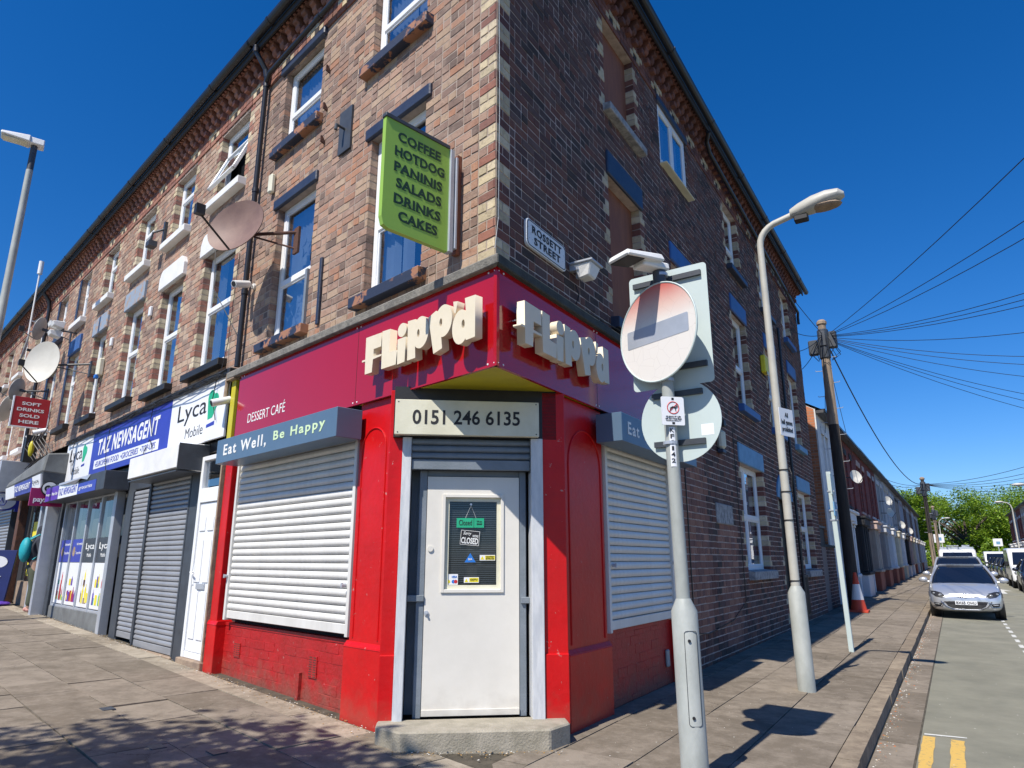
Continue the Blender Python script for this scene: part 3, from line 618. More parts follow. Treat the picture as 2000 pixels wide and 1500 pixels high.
rb2 = courses((4.04, TB), ZB - 44 * CH, ZB, -.1, opsB, 1, 0, zones=[(6.0, 7.0, .2, 1.86, 4), (4.04, 5.5, .4, 3.1, 4)], phase=.1)
def string(x0, x1):
    out = []; n = int((x1 - x0) / .1125)
    for k in range(3):
        for j in range(n):
            a = x0 + j * .1125; jj = j % 7; t = 1
            if k == 1 and jj in (1, 2, 3): t = 2 if jj != 2 else 3
            if k == 2 and jj in (2, 3, 4): t = 2
            if k == 0 and j % 2: continue
            out.append((a, a + (.225 if k == 0 else .1125), ZT + k * CH, ZT + (k + 1) * CH, t, .04))
    return out
sa = string(sc_, SA); sb = string(tc_, TB)
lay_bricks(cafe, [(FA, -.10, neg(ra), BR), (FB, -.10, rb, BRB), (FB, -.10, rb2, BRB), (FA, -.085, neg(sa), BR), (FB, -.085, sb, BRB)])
# mortar faces
m = MB(); wall_face(m, -SA, -sc_, ZB, ZT + .5, -.107, [(-q[1], -q[0], *q[2:4]) for q in opsA]); m.build('wall', M['mortA'], cafe, FA, fix=False)
m = MB(); wall_face(m, tc_, TB, ZB, ZT + .5, -.107, opsB); wall_face(m, 4.04, TB, -.3, ZB, -.107, opsB); m.build('wall', M['mortB'], cafe, FB, fix=False)
# the building's core behind the faces, so rooms are closed and it throws its shadow
def core(name, pts, z0, z1, mat, root): 
    v = [(p[0], p[1], z0) for p in pts] + [(p[0], p[1], z1) for p in pts]; n = len(pts)
    me = bpy.data.meshes.new(name); me.from_pydata(v, [], [tuple(range(n)), tuple(range(2 * n - 1, n - 1, -1))] + [(i, (i + 1) % n, n + (i + 1) % n, n + i) for i in range(n)]); me.materials.append(mat)
    return put(name, me, root)
def pt(s, t): return (K.x + uA.x * s + uB.x * t, K.y + uA.y * s + uB.y * t)
s0, t0 = corner(-.42, -.42)
def inA(s, o): p = fp(FA, -s, o); return (p.x, p.y)
def inB(t, o): p = fp(FB, t, o); return (p.x, p.y)
cornerp = inA(s0, -.42)
farA = inA(SA - .02, -.42); farB = inB(TB, -.42)
bk = pt(4.9, 15.2)
core('inner_wall', [inA(2.0, -.42), farA, bk, farB, inB(2.1, -.42)], -.3, 3.2, M['inner'], cafe)
core('inner_wall', [cornerp, farA, bk, farB], 3.2, 8.35, M['inner'], cafe)
m = MB(); m.box(TB - .02, TB, -4.5, -.11, -.3, 8.3); m.build('end_wall', M['mortB'], cafe, FB)
# cornice: corbel blocks, oversailing courses, soffit, gutter
def cornice(root, F, x0, x1, cx0, cx1, step=.225, big=300):
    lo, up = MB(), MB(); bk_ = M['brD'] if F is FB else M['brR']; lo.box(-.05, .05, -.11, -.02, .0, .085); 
    up.xprism([(-.11, .085), (-.03, .085), (.0, .12), (.0, .17), (.045, .19), (.045, .265), (-.11, .265)], -.052, .052)
    ml, mu_ = lo.mesh('corbel_brick', bk_, bevel=.008), up.mesh('corbel', bk_, bevel=.006)
    n = int((x1 - x0) / step); z = ZT + 3 * CH; rest = MB()
    idx = sorted(range(n), key=lambda i: camdist(F, x0 + i * step, 0, z))
    for rank, i in enumerate(idx):
        x = x0 + (i + .5) * step
        if rank < big:
            T = F @ Matrix.Translation((x, 0, z)); put('corbel', mu_, root, T); T2 = F @ Matrix.Translation((x + step / 2, 0, z)); put('corbel_brick', ml, root, T2)
        else:
            rest.box(x - .052, x + .052, -.11, .04, z + .09, z + .265); rest.box(x + step / 2 - .05, x + step / 2 + .05, -.11, -.02, z, z + .085)
    if rest.v: o = rest.build('corbel_row', bk_, root, F); o['kind'] = 'stuff'
    m = MB(); m.box(cx0, cx1, -.3, -.09, z - .001, z + .265); m.box(cx0, cx1, -.3, .05, z + .265, z + .31)
    n = int((cx1 - cx0) / .1)
    for i in range(n): m.box(cx0 + .03 + i * .1, cx0 + .08 + i * .1, .05, .085, z + .262, z + .31)
    m.build('oversailing_course', bk_, root, F)
    m = MB(); m.box(cx0 - .02, cx1 + .02, -.3, .13, z + .31, z + .36); m.box(cx0 - .02, cx1 + .02, .11, .135, z + .24, z + .36); m.build('soffit', M['soffit'], root, F)
def gutter(root, F, x0, x1, joints=2.0):
    z = ZT + 3 * CH + .34; g = MB(); n = 7
    pr = [(.19 + .065 * math.cos(math.pi + math.pi * i / n), z + .07 + .075 * math.sin(math.pi + math.pi * i / n)) for i in range(n + 1)]
    g.xprism(pr + [(pr[-1][0] - .008, z + .075), (.19, z + .012), (pr[0][0] + .008, z + .075)], x0, x1)
    x = x0 + .6
    while x < x1:
        pr2 = [(.19 + .073 * math.cos(math.pi + math.pi * i / n), z + .072 + .083 * math.sin(math.pi + math.pi * i / n)) for i in range(n + 1)]
        g.xprism(pr2, x, x + .05); x += joints
    g.build('gutter', M['gut'], root, F)
cs, ct = corner(.13, .13)
cornice(cafe, FA, -SA, -sc_ + .05, -SA, -cs, big=40); gutter(cafe, FA, -SA - .05, -corner(.25, .25)[0])
cornice(cafe, FB, tc_, TB, ct, TB, big=85); gutter(cafe, FB, corner(.25, .25)[1], TB + .25)
zr = ZT + 3 * CH + .38
def roof(root, pts, name='roof', mat='slate'):
    me = bpy.data.meshes.new(name); me.from_pydata(pts, [], [(0, 1, 2, 3)]); me.materials.append(M[mat]); sm = put(name, me, root); return sm
rp = pt(2.2, 2.6)
p_, q_ = inA(corner(.16, .16)[0], .16), inA(SA, .16); rr_ = pt(SA, 2.6)
roof(cafe, [(*p_, zr), (*q_, zr), (*rr_, zr + 1.5), (*rp, zr + 1.5)])
q2, r2 = inB(TB, .16), pt(2.2, TB); roof(cafe, [(*p_, zr), (*q2, zr), (*r2, zr + 1.5), (*rp, zr + 1.5)])
# windows, main-road side
window(cafe, FA, -2.08, -1.14, 3.96, 5.76, -.19, [.42]); window(cafe, FA, -4.22, -3.26, 3.94, 5.76, -.19, [.42])
window(cafe, FA, -2.16, -1.18, 6.75, 7.93, -.19, [.42]); window(cafe, FA, -4.34, -3.34, 6.71, 7.88, -.19, [.42])
stone(cafe, FA, -2.17, -1.04, 5.76, 5.90, -.12, -.065, 'navy', 'lintel'); stone(cafe, FA, -4.32, -3.22, 5.76, 5.90, -.12, -.065, 'navy', 'lintel')
stone(cafe, FA, -4.45, -3.28, 7.88, 8.0, -.12, -.05, 'navy', 'lintel'); stone(cafe, FA, -2.28, -1.10, 7.93, 8.03, -.12, -.05, 'navy', 'lintel')
sill(cafe, FA, -2.20, -1.04, 3.81, 3.95, 'peel'); sill(cafe, FA, -4.36, -3.18, 3.81, 3.94, 'peel')
sill(cafe, FA, -2.28, -1.06, 6.60, 6.74, 'peel'); sill(cafe, FA, -4.46, -3.22, 6.56, 6.70, 'peel')
# stickers in the two lower windows
for cx, cz, n_ in ((-3.62, 5.06, 5), (-3.62, 4.30, 6), (-3.95, 4.30, 6), (-3.5, 4.62, 6)):
    m = MB(); r = .13
    pts = [(cx + (r if k % 2 == 0 else r * .5) * math.sin(math.pi * k / n_), -.225, cz + (r if k % 2 == 0 else r * .5) * math.cos(math.pi * k / n_)) for k in range(2 * n_)]
    m.tube(pts + [pts[0]], .006, 4); m.build('window_sticker', M['blind'], cafe, FA)
# windows, side street
for (a, b, c, d) in ((2.49, 3.47, 6.65, ZT), (2.49, 3.47, 3.95, 5.72)):
    m = MB(); m.box(a, b, -.26, -.22, c, d); m.build('boarded_window', M['wood'], cafe, FB)
window(cafe, FB, 4.42, 5.66, 6.93, 7.93, -.115, None, [.5]); window(cafe, FB, 4.60, 5.55, 3.96, 5.46, -.2, [.5])
for a, z0 in ((7.86, 6.65), (10.50, 6.65), (12.95, 6.65)): window(cafe, FB, a, a + .95, z0, ZT, -.2, [.4])
for a in (7.86, 10.50, 12.95): window(cafe, FB, a, a + .95, 4.0, 5.74, -.2, [.45])
window(cafe, FB, 7.56, 9.16, 1.18, 2.94, -.22, [.5], [.42], inside='net'); window(cafe, FB, 12.66, 14.14, 1.15, 2.90, -.22, [.52], [.42], inside='net')
for a, b, z0, z1, mt in ((2.44, 3.54, 5.72, 6.03, 'navy'), (4.37, 5.74, 7.93, 8.05, 'navy'), (4.55, 5.62, 5.46, 5.74, 'blue'), (7.78, 8.90, 5.74, 6.06, 'blue'), (10.42, 11.54, 5.74, 6.06, 'blue'), (12.87, 13.93, 5.74, 6.06, 'blue'),
                         (7.48, 9.25, 2.94, 3.27, 'paleblue'), (12.58, 14.22, 2.90, 3.22, 'paleblue')):
    stone(cafe, FB, a, b, z0, z1, -.12, -.075, mt, 'lintel')
for a, b, z0, z1, mt in ((2.42, 3.60, 6.54, 6.66, 'stonegrey'), (2.42, 3.56, 3.80, 3.95, 'navy'), (4.40, 5.70, 6.89, 6.93, 'cream'), (7.80, 8.95, 6.54, 6.66, 'navy'), (10.45, 11.55, 6.54, 6.66, 'navy'), (12.88, 13.98, 6.52, 6.66, 'blue'),
                         (7.80, 9.0, 3.86, 4.01, 'blue'), (10.42, 11.55, 3.86, 4.01, 'blue'), (12.90, 14.0, 3.86, 4.01, 'paleblue'), (7.56, 9.28, 1.03, 1.19, 'stonegrey'), (12.62, 14.26, .98, 1.14, 'stonegrey')):
    sill(cafe, FB, a, b, z0, z1, mt, out=-.0)
# arched side doorway: painted stone arch and dark door
m = MB(); n = 12; c0, rad = 11.04, .58; zc = 2.62 - .05
m2 = [(c0 + (rad) * math.cos(math.pi * i / n), zc + rad * .55 * math.sin(math.pi * i / n)) for i in range(n + 1)]; m3 = [(c0 + (rad + .17) * math.cos(math.pi * i / n), zc + (rad * .55 + .22) * math.sin(math.pi * i / n)) for i in range(n + 1)]
for i in range(n): m.prism([m2[i], m3[i], m3[i + 1], m2[i + 1]], -.14, -.075)
m.build('arch_stone', M['paleblue'], cafe, FB)
m = MB(); m.prism([(c0 + rad, zc - .02)] + m2 + [(c0 - rad, zc - .02)], -.16, -.098); m.build('fanlight', M['black'], cafe, FB)
m = MB(); m.box(10.46, 11.62, -.30, -.26, -.1, 2.6); m.build('side_door', M['black'], cafe, FB)
m = MB()
for i in range(7): m.box(12.06 + i * .07, 12.09 + i * .07, -.08, -.05, .22, 1.0)
m.box(12.02, 12.56, -.09, -.05, .18, .23); m.box(12.02, 12.56, -.09, -.05, .98, 1.03); m.build('iron_grille', M['black'], cafe, FB)
# ---- coping over the fascia
def mitre(F, prof, far, side):
    """solid along a front whose near end is cut on the corner's mitre; prof in (o, z)"""
    m = MB(); n = len(prof)
    if side == 'A': a = [(-corner(o, o)[0], o, z) for o, z in prof]; b = [(far, o, z) for o, z in prof]
    else: a = [(corner(o, o)[1], o, z) for o, z in prof]; b = [(far, o, z) for o, z in prof]
    return m.add(a + b, [tuple(range(n)), tuple(range(2 * n - 1, n - 1, -1))] + [(i, (i + 1) % n, n + (i + 1) % n, n + i) for i in range(n)])
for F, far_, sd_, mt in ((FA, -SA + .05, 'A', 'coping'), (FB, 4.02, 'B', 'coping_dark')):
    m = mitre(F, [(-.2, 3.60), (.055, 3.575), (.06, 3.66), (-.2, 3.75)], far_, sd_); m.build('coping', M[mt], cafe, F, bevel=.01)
# ---- pilasters
def pilaster(F, x0, x1, gtop, panel=True, top=2.78, o0=-.35, osh=-.045, opl=-.015):
    m = MB(); m.box(x0, x1, o0, opl, -.2, gtop); m.box(x0 + .03, x1 - .03, o0, osh, gtop, top)
    m.xprism([(o0, gtop - .02), (opl + .008, gtop - .02), (osh, gtop + .03), (o0, gtop + .03)], x0 - .004, x1 + .004)
    p = m.build('pilaster', M['red'], cafe, F, bevel=.006)
    if panel:
        a, b = min(x0, x1) + .09, max(x0, x1) - .09; c = (a + b) / 2; r = (b - a) / 2; zc_ = top - .26 - r; n_ = 14
        path = [(b, osh + .002, gtop + .06)] + [(c + r * math.cos(math.pi * i / n_), osh + .002, zc_ + r * math.sin(math.pi * i / n_)) for i in range(n_ + 1)] + [(a, osh + .002, gtop + .06)]
        q = MB(); q.tube(path, .009, 6); q.build('arched_moulding', M['red'], p, F)
    return p
pilaster(FA, -1.93, -1.37, .64); pilaster(FA, -4.90, -4.65, .64, panel=False, osh=-.03)
pilaster(FB, 1.16, 2.0, .60, osh=-.06, opl=-.03); pilaster(FB, 3.84, 4.02, .64, panel=False, osh=-.05, opl=-.04)
# ---- painted brick below the shutters
def riser(F, x0, x1, z1, o, sgn):
    rs = []; k = 0; z = -.2
    while z < z1 - .01:
        x = x0 - (k % 2) * .11
        while x < x1 - .02:
            a, b = max(x, x0), min(x + .225, x1)
            if b - a > .03: rs.append((a, b, z, min(z + CH, z1), 0, .03))
            x += .225
        z += CH; k += 1
    V, Fc = [], []
    global JT; j0 = JT; JT = .0025
    for r in rs:
        v, f = brick_geo(*r[:4], o, .03); b = len(V); V += v; Fc += [[q + b for q in ff] for ff in f]
    JT = j0
    me = bpy.data.meshes.new('stall_riser'); me.from_pydata(V, [], Fc); me.materials.append(M['redbrick']); W_ = put('stall_riser', me, cafe, F)
    m = MB(); m.box(x0, x1, o - .3, o - .0035, -.2, z1); m.box(x0, x1, o - .3, o + .004, z1, z1 + .035); m.build('riser_backing', M['redbrick'], W_, F)
    return W_
rA = riser(FA, -4.66, -1.92, .62, -.13, 1); rB = riser(FB, 1.99, 3.86, .66, -.13, 1)
def vent(x, z, w_, h, F, par, o, nx, nz):
    m = MB(); m.box(x - w_ / 2, x + w_ / 2, o - .01, o + .006, z - h / 2, z + h / 2, 0)
    for i in range(nx):
        for j in range(nz): m.box(x - w_ / 2 + w_ * (i + .18) / nx, x - w_ / 2 + w_ * (i + .82) / nx, o + .002, o + .0075, z - h / 2 + h * (j + .3) / nz, z - h / 2 + h * (j + .7) / nz, 1)
    m.build('air_brick', [M['redbrick'], M['rust']], par, F)
vent(-2.62, .37, .15, .19, FA, rA, -.127, 2, 9); vent(-2.03, .26, .15, .13, FA, rA, -.127, 4, 6); vent(-4.28, .38, .15, .15, FA, rA, -.127, 3, 7)
m = MB(); m.box(-2.88, -2.82, -.13, -.10, -.1, .30); m.build('short_pipe', M['redbrick'], rA, FA)
m = MB(); m.box(3.62, 3.70, -.13, -.10, .20, .38); m.build('meter_cover', M['pole'], rB, FB, bevel=.01)
# ---- roller shutters
def shutter(root, F, x0, x1, z0, z1, o, mat, pitch=.0745, guide=.045, gmat=None, gz0=None, bottom=True):
    m = MB(); gm = gmat or mat
    m.box(x0, x1, o - .10, o - .05, z0, z1); m.box(x0 - guide, x0, o - .1, o + .035, (gz0 or z0) - .02, z1); m.box(x1, x1 + guide, o - .1, o + .035, (gz0 or z0) - .02, z1)
    S_ = m.build('roller_shutter', M[gm], root, F, bevel=.003)
    n = int((z1 - z0 - (.09 if bottom else 0)) / pitch); p = (z1 - z0 - (.09 if bottom else 0)) / n; s = MB()
    pr = [(-.02, .0), (-.002, .003), (.010, p * .2), (.014, p * .45), (.010, p * .72), (.0, p * .9), (-.02, p * .985)]
    s.xprism([(a, b) for a, b in pr], x0 + .002, x1 - .002); me = s.mesh('slat', M[mat], smooth=True)
    zb = z0 + (.09 if bottom else 0)
    for i in range(n): put('slat', me, S_, F @ Matrix.Translation((0, -o + random.uniform(-.0015, .0015), zb + i * p)))
    if bottom: m = MB(); m.box(x0 + .002, x1 - .002, o - .02, o + .012, z0, z0 + .085); m.build('bottom_bar', M[mat], S_, F, bevel=.004)
    return S_
sA_ = shutter(cafe, FA, -4.50, -1.97, .71, 2.52, -.075, 'slatW'); sB_ = shutter(cafe, FB, 2.05, 3.79, .71, 2.56, -.075, 'slatW')
for F_, x_, z_, s_ in ((FA, -1.99, 1.13, sA_), (FA, -4.52, 1.17, sA_), (FB, 3.80, 1.32, sB_), (FB, 2.08, 1.30, sB_)):
    m = MB(); m.tube([(x_, -.04, z_), (x_, .005, z_)], .016, 10); m.tube([(x_, -.0, z_ - .02), (x_, .0, z_ + .02)], .01, 8); m.build('bullet_lock', M['alu'], s_, F_)
# backing behind the shopfront
m = MB(); m.box(-4.95, -1.9, -.44, -.20, -.2, 3.6); m.build('shop_backing', M['inner'], cafe, FA)
m = MB(); m.box(1.9, 4.04, -.44, -.20, -.2, 3.6); m.build('shop_backing', M['inner'], cafe, FB)
# ---- chamfered entrance
cA = fp(FA, -1.37, -.015); 
DZ = .86                                     # depth of the guide strips
DL, DR = -.835, .655
m = MB()
m.box(DL, -.717, -1.25, -.90, .1, 2.78); m.box(DL, -.717, -1.25, -.875, .1, .62)
m.build('door_pier', M['red'], cafe, FD, bevel=.006)
m = MB(); m.box(.473, DR + .02, -1.25, -.84, .1, 2.78); m.box(.473, DR + .02, -1.25, -.82, .1, .62)
m.build('door_pier', M['red'], cafe, FD, bevel=.006)
m = MB(); m.box(-.717, -.640, -1.0, -.84, .14, 2.36); m.build('shutter_guide', M['galv'], cafe, FD, bevel=.003)
m = MB(); m.box(.372, .473, -1.0, -.80, .14, 2.36); m.build('shutter_guide', M['galv'], cafe, FD, bevel=.003)
shutter(cafe, FD, -.640, .372, 2.09, 2.36, -.87, 'gpaint', pitch=.052, guide=.0001, gmat='dgrey')
df = MB(); df.box(-.64, -.565, -1.16, -1.10, .14, 2.14); df.box(-.565, -.50, -1.10, -.955, .14, 2.09); df.box(.288, .345, -1.10, -.955, .14, 2.09); df.box(.345, .372, -1.16, -1.1, .14, 2.14); df.box(-.50, .288, -1.10, -.97, 2.045, 2.13)
df.box(-.64, -.50, -1.0, -.93, 1.02, 1.07); df.box(.30, .372, -1.0, -.93, 1.0, 1.05)
df.build('door_frame', M['gpaint'], cafe, FD, bevel=.004)
# door leaf with glazed opening
dl = MB(); X0, X1, Z0, Z1, od = -.497, .285, .155, 2.04, -.95
gx0, gx1, gz0_, gz1_ = -.340, .128, 1.115, 1.865
dl.box(X0, gx0, od - .045, od, Z0, Z1); dl.box(gx1, X1, od - .045, od, Z0, Z1); dl.box(gx0, gx1, od - .045, od, Z0, gz0_); dl.box(gx0, gx1, od - .045, od, gz1_, Z1)
door = dl.build('door', M['wdoor'], cafe, FD)
m = MB(); b = .028
for (p, q, r_, s_) in ((gx0 - b, gx0, gz0_ - b, gz1_ + b), (gx1, gx1 + b, gz0_ - b, gz1_ + b), (gx0, gx1, gz0_ - b, gz0_), (gx0, gx1, gz1_, gz1_ + b)): m.box(p, q, od, od + .014, r_, s_)
m.build('door_bead', M['wdoor'], door, FD, bevel=.003)
m = MB(); m.box(X0, X1, od, od + .012, Z0, Z0 + .05); m.build('weather_bar', M['wdoor'], door, FD, bevel=.003)
m = MB(); b = .032
for (p, q, r_, s_) in ((gx0, gx0 + b, gz0_, gz1_), (gx1 - b, gx1, gz0_, gz1_), (gx0 + b, gx1 - b, gz0_, gz0_ + b), (gx0 + b, gx1 - b, gz1_ - b, gz1_)): m.box(p, q, od - .03, od - .018, r_, s_)
m.build('frosted_border', M['cream'], door, FD)
m = MB(); m.quad([(gx0, od - .034, gz0_), (gx1, od - .034, gz0_), (gx1, od - .034, gz1_), (gx0, od - .034, gz1_)]); m.build('pane', M['glass2'], door, FD, fix=False)
m = MB(); n = 46
for i in range(n):
    z = gz0_ + .03 + (gz1_ - gz0_ - .05) * i / n; m.box(gx0 + .03, gx1 - .03, od - .0465, od - .0455, z, z + .0025)
m.build('security_mesh', M['gpaint'], door, FD)
m = MB(); m.box(gx0 - .05, gx1 + .05, -1.35, -1.15, gz0_ - .1, gz1_ + .1); m.box(-.72, .48, -1.4, -1.17, .0, 2.8); m.build('lobby_backing', M['inner'], cafe, FD)
m = MB(); m.disc((-.478, od + .004, .93), (0, 1, 0), .020, .012, 16); m.tube([(-.478, od, .93), (-.478, od + .03, .93)], .009, 8); m.build('lock', M['alu'], door, FD)
m = MB(); m.disc((-.46, od + .004, 1.44), (0, 1, 0), .024, .016, 16); m.build('spyhole_boss', M['wdoor'], door, FD)
# soffit and back of fascia
so = MB(); so.zprism([(-.78, -.97), (.62, -.97), (.98, -.97), (.02, .0) , (-.01, .0), (-1.10, -.97)], 2.775, 2.80)
zA = [fp(FA, -.02, -.012), fp(FA, -1.98, -.012), fp(FA, -1.98, -.35), fp(FB, 1.85, -.35), fp(FB, 1.85, -.012)]
so = bpy.data.meshes.new('soffit_panel'); vv = [(p.x, p.y, 2.79) for p in zA] + [(p.x, p.y, 2.81) for p in zA]
so.from_pydata(vv, [], [(0, 1, 2, 3, 4), (9, 8, 7, 6, 5)] + [(i, (i + 1) % 5, 5 + (i + 1) % 5, 5 + i) for i in range(5)]); so.materials.append(M['yellow']); put('soffit_panel', so, cafe)
m = MB(); m.box(-.80, .60, -1.2, -.84, 2.36, 2.80); m.build('dark_head_gap', M['black'], cafe, FD)  # black colour stands for the dark gap above the phone sign
# step
m = MB(); zt = .147
P_ = [(-.83, -.90), (-.83, -.70), (-.645, -.50), (.455, -.47), (.64, -.66), (.64, -.90)]
m.zprism(P_, -.1, zt); m.build('doorstep', M['concrete'], cafe, FD, bevel=.012)
# ---- rainwater pipes on the main road front
def pipe(root, F, pts, r=.034, mat='gut', collars=(), name='downpipe'):
    m = MB(); m.tube(pts, r, 12)
    for c in collars:
        a, b = c; m.tube([a, b], r * 1.28, 12)
    return m.build(name, M[mat], root, F, smooth=True)
pipe(cafe, FA, [(-4.86, .17, 8.50), (-4.86, .17, 8.42), (-4.86, -.0, 8.20), (-4.86, -.03, 8.12), (-4.86, -.035, 3.75)], .036, collars=[((-4.86, .165, 8.46), (-4.86, .16, 8.40)), ((-4.86, -.01, 8.19), (-4.86, -.035, 8.08)), ((-4.86, -.035, 8.0), (-4.86, -.035, 7.92)), ((-4.86, -.035, 6.3), (-4.86, -.035, 6.24)), ((-4.86, -.035, 4.8), (-4.86, -.035, 4.74))])
pipe(cafe, FA, [(-4.83, -.02, 8.0), (-4.70, .0, 8.06), (-.3, .02, 8.22)], .034, collars=[((-3.4, .006, 8.107), (-3.3, .006, 8.111))], name='overflow_pipe')
pipe(cafe, FB, [(6.3, .14, 8.44), (6.45, .06, 8.36), (6.7, .03, 8.30), (14.9, .0, 7.90), (15.0, -.03, 7.8), (15.0, -.03, 7.6)], .036, name='overflow_pipe')
pipe(cafe, FB, [(11.95, -.05, 6.6), (11.95, -.05, .1)], .03)
pipe(cafe, FB, [(12.9 - 1.1, -.06, 4.6), (12.5, -.05, 4.45)], .02, name='waste_pipe')
for x, z in ((-2.80, 0), ): pass
m = MB(); m.box(-2.98, -2.93, -.10, -.07, 3.86, 4.66); m.build('iron_strap', M['navy'], cafe, FA, bevel=.006)
m = MB(); m.box(-3.30, -3.25, -.24, -.07, 3.87, 4.62); m.build('timber_batten', M['gpaint'], cafe, FA)
m = MB(); m.box(-2.76, -2.50, -.10, -.075, 5.86, 6.42); m.tube([(-2.64, -.08, 6.16), (-2.64, .03, 6.17)], .016, 8); m.tube([(-2.64, .03, 6.17), (-2.64, .035, 6.1)], .02, 8); m.build('tie_plate', M['dgrey'], cafe, FA)
for z in (6.20, 6.66, 7.2):
    m = MB(); m.xprism([(-.10, z), (-.04, z + .02), (-.04, z + .1), (-.06, z + .1), (-.10, z + .04)], -3.14, -3.12); m.build('iron_hook', M['rust'], cafe, FA)
m = MB(); m.tube([(tc_ - .01, -.085, 8.2), (tc_ - .0, -.08, 6.5), (tc_ + .03, -.085, 5.2), (tc_ + .02, -.085, 4.1), (tc_ - .03, -.085, 3.8)], .004, 5); m.build('corner_cable', M['gpaint'], cafe, FB)
m = MB(); m.tube([(1.55, -.09, 4.0), (1.6, -.08, 3.9), (1.5, -.07, 3.76), (2.6, .0, 3.76), (4.0, .0, 3.72)], .006, 5); m.tube([(4.1, -.09, .5), (5.2, -.09, .42), (6.4, -.09, .5), (7.3, -.09, .75)], .006, 5); m.tube([(7.2, -.09, 3.4), (7.2, -.09, .75)], .006, 5); m.tube([(4.6, -.09, 3.3), (4.6, -.09, .5)], .008, 5); m.build('wall_cable', M['black'], cafe, FB)
stone(cafe, FB, 5.92, 6.78, 1.86, 2.16, -.12, -.08, 'stonegrey', 'stone_plaque')
# ------------------------------------------------------------------ fascia signs of the cafe
def curve_solid(loops, depth, mats, name, F, parent, o, res=8, bez=False):
    cu = bpy.data.curves.new('t', 'CURVE'); cu.dimensions = '2D'; cu.fill_mode = 'BOTH'; cu.extrude = depth / 2
    for lp in loops:
        sp = cu.splines.new('POLY'); sp.points.add(len(lp) - 1)
        for i, (x, z) in enumerate(lp): sp.points[i].co = (x, z, 0, 1)
        sp.use_cyclic_u = True
    ob = bpy.data.objects.new('t', cu); me = bpy.data.meshes.new_from_object(ob); bpy.data.objects.remove(ob); bpy.data.curves.remove(cu)
    for v in me.vertices: v.co = (v.co.x, -(o + v.co.z), v.co.y)
    me.materials.clear(); me.materials.append(mats); me.name = name
    return put(name, me, parent, F)
def ell(cx, cz, rx, rz, n=26, a0=0, rot=0):
    out = []
    for i in range(n):
        a = 2 * math.pi * i / n; x, z = rx * math.cos(a), rz * math.sin(a); out.append((cx + x * math.cos(rot) - z * math.sin(rot), cz + x * math.sin(rot) + z * math.cos(rot)))
    return out
LET = [
 ('letter', [[(.05, .43), (.30, .425), (.305, .295), (.185, .295), (.183, .225), (.31, .222), (.31, .205), (.18, .20), (.172, .08), (.058, .08), (.054, .205), (-.0, .205), (0, .222), (.053, .222)]]),
 ('letter', [[(.31, .43), (.44, .425), (.44, .212), (.56, .205), (.55, .078), (.318, .078)]]),
 ('letter', [[(.55, .30), (.68, .30), (.672, .078), (.56, .072)]]),
 ('letter', [ell(.62, .372, .068, .062)]),
 ('letter', [[(.69, .432), (.80, .425), (.808, .398)] + [(.885 + .115 * math.cos(R(a)), .29 + .14 * math.sin(R(a))) for a in [130 - i * 13 for i in range(21)]] + [(.82, .08), (.70, .078)], ell(.852, .287, .019, .038, 16)]),
 ('letter', [[(.98, .392), (1.085, .425), (1.098, .41)] + [(1.190 + .115 * math.cos(R(a)), .315 + .137 * math.sin(R(a))) for a in [132 - i * 13 for i in range(19)]] + [(1.182, .085), (1.065, .06)], ell(1.155, .307, .019, .036, 16)]),
 ('letter', [[(1.305, .445), (1.362, .435), (1.340, .34), (1.318, .348)]]),
 ('letter', [[(1.452, .435), (1.582, .43), (1.585, .09), (1.473, .085)] + [(1.40 + .105 * math.cos(R(a)), .21 + .142 * math.sin(R(a))) for a in [-50 - i * 13 for i in range(21)]], ell(1.435, .225, .020, .038, 16)]),
]
def fascia(F, x0, x1, xe, lx, sc_x, mat, label, joins, dirn):
    t = thing('fascia_sign', label, 'shop sign', F, (x0 + x1) / 2, 0, 2.78)
    m = MB(); m.box(x0, x1, -.03, 0, 2.775, 3.585); m.build('sign_panel', M[mat], t, F)
    for i, (n_, loops) in enumerate(LET):
        xc = (min(p[0] for p in loops[0]) + max(p[0] for p in loops[0])) / 2; kx = 1 if i == 0 else .95
        lp = [[(lx + (xc + (p[0] - xc) * kx) * sc_x, 2.9 + p[1]) for p in l] for l in loops]
        curve_solid(lp, .075, M['letter'], 'letter', F, t, .105 + (i % 2) * .002)
    m = MB()
    for i, (a, b) in enumerate([(.1, .3), (.38, .3), (.62, .2), (.76, .3), (1.1, .25), (1.5, .3)]):
        m.tube([(lx + a * sc_x, 0, 2.9 + b), (lx + a * sc_x, .07, 2.9 + b)], .006, 6)
    m.build('letter_standoffs', M['alu'], t, F)
    s = MB(); n = 0
    for x in joins:
        for z in (2.80, 3.555):
            for dx in (-.035, .035): s.ball((x + dx, .001, z), .009, .006, .009, 8)
    s.build('fixing_screw', M['white_s'], t, F)
    j = MB()
    for x in joins[1:-1]: j.box(x - .002, x + .002, 0, .0015, 2.78, 3.58)
    if j.v: j.build('panel_joint', M['ink'], t, F)
    return t
fa_ = fascia(FA, -4.64, .0, 0, -1.64, .985, 'fasR', 'dark red fascia board with raised cream Flipp’d lettering facing the sunny main road'.replace('Flipp’d', 'wavy'), [-4.55, -1.95, -.06], 1)
lettering('DESSERT CAFÉ', FA, -4.30, -3.37, 2.93, 3.07, .001, 'txt', fa_, bold=-.004)
fb_ = fascia(FB, .0, 3.98, 0, .13, 1.03, 'fasR', 'shaded fascia board with raised cream lettering round the corner towards the side street', [.06, 1.78, 3.9], 1)
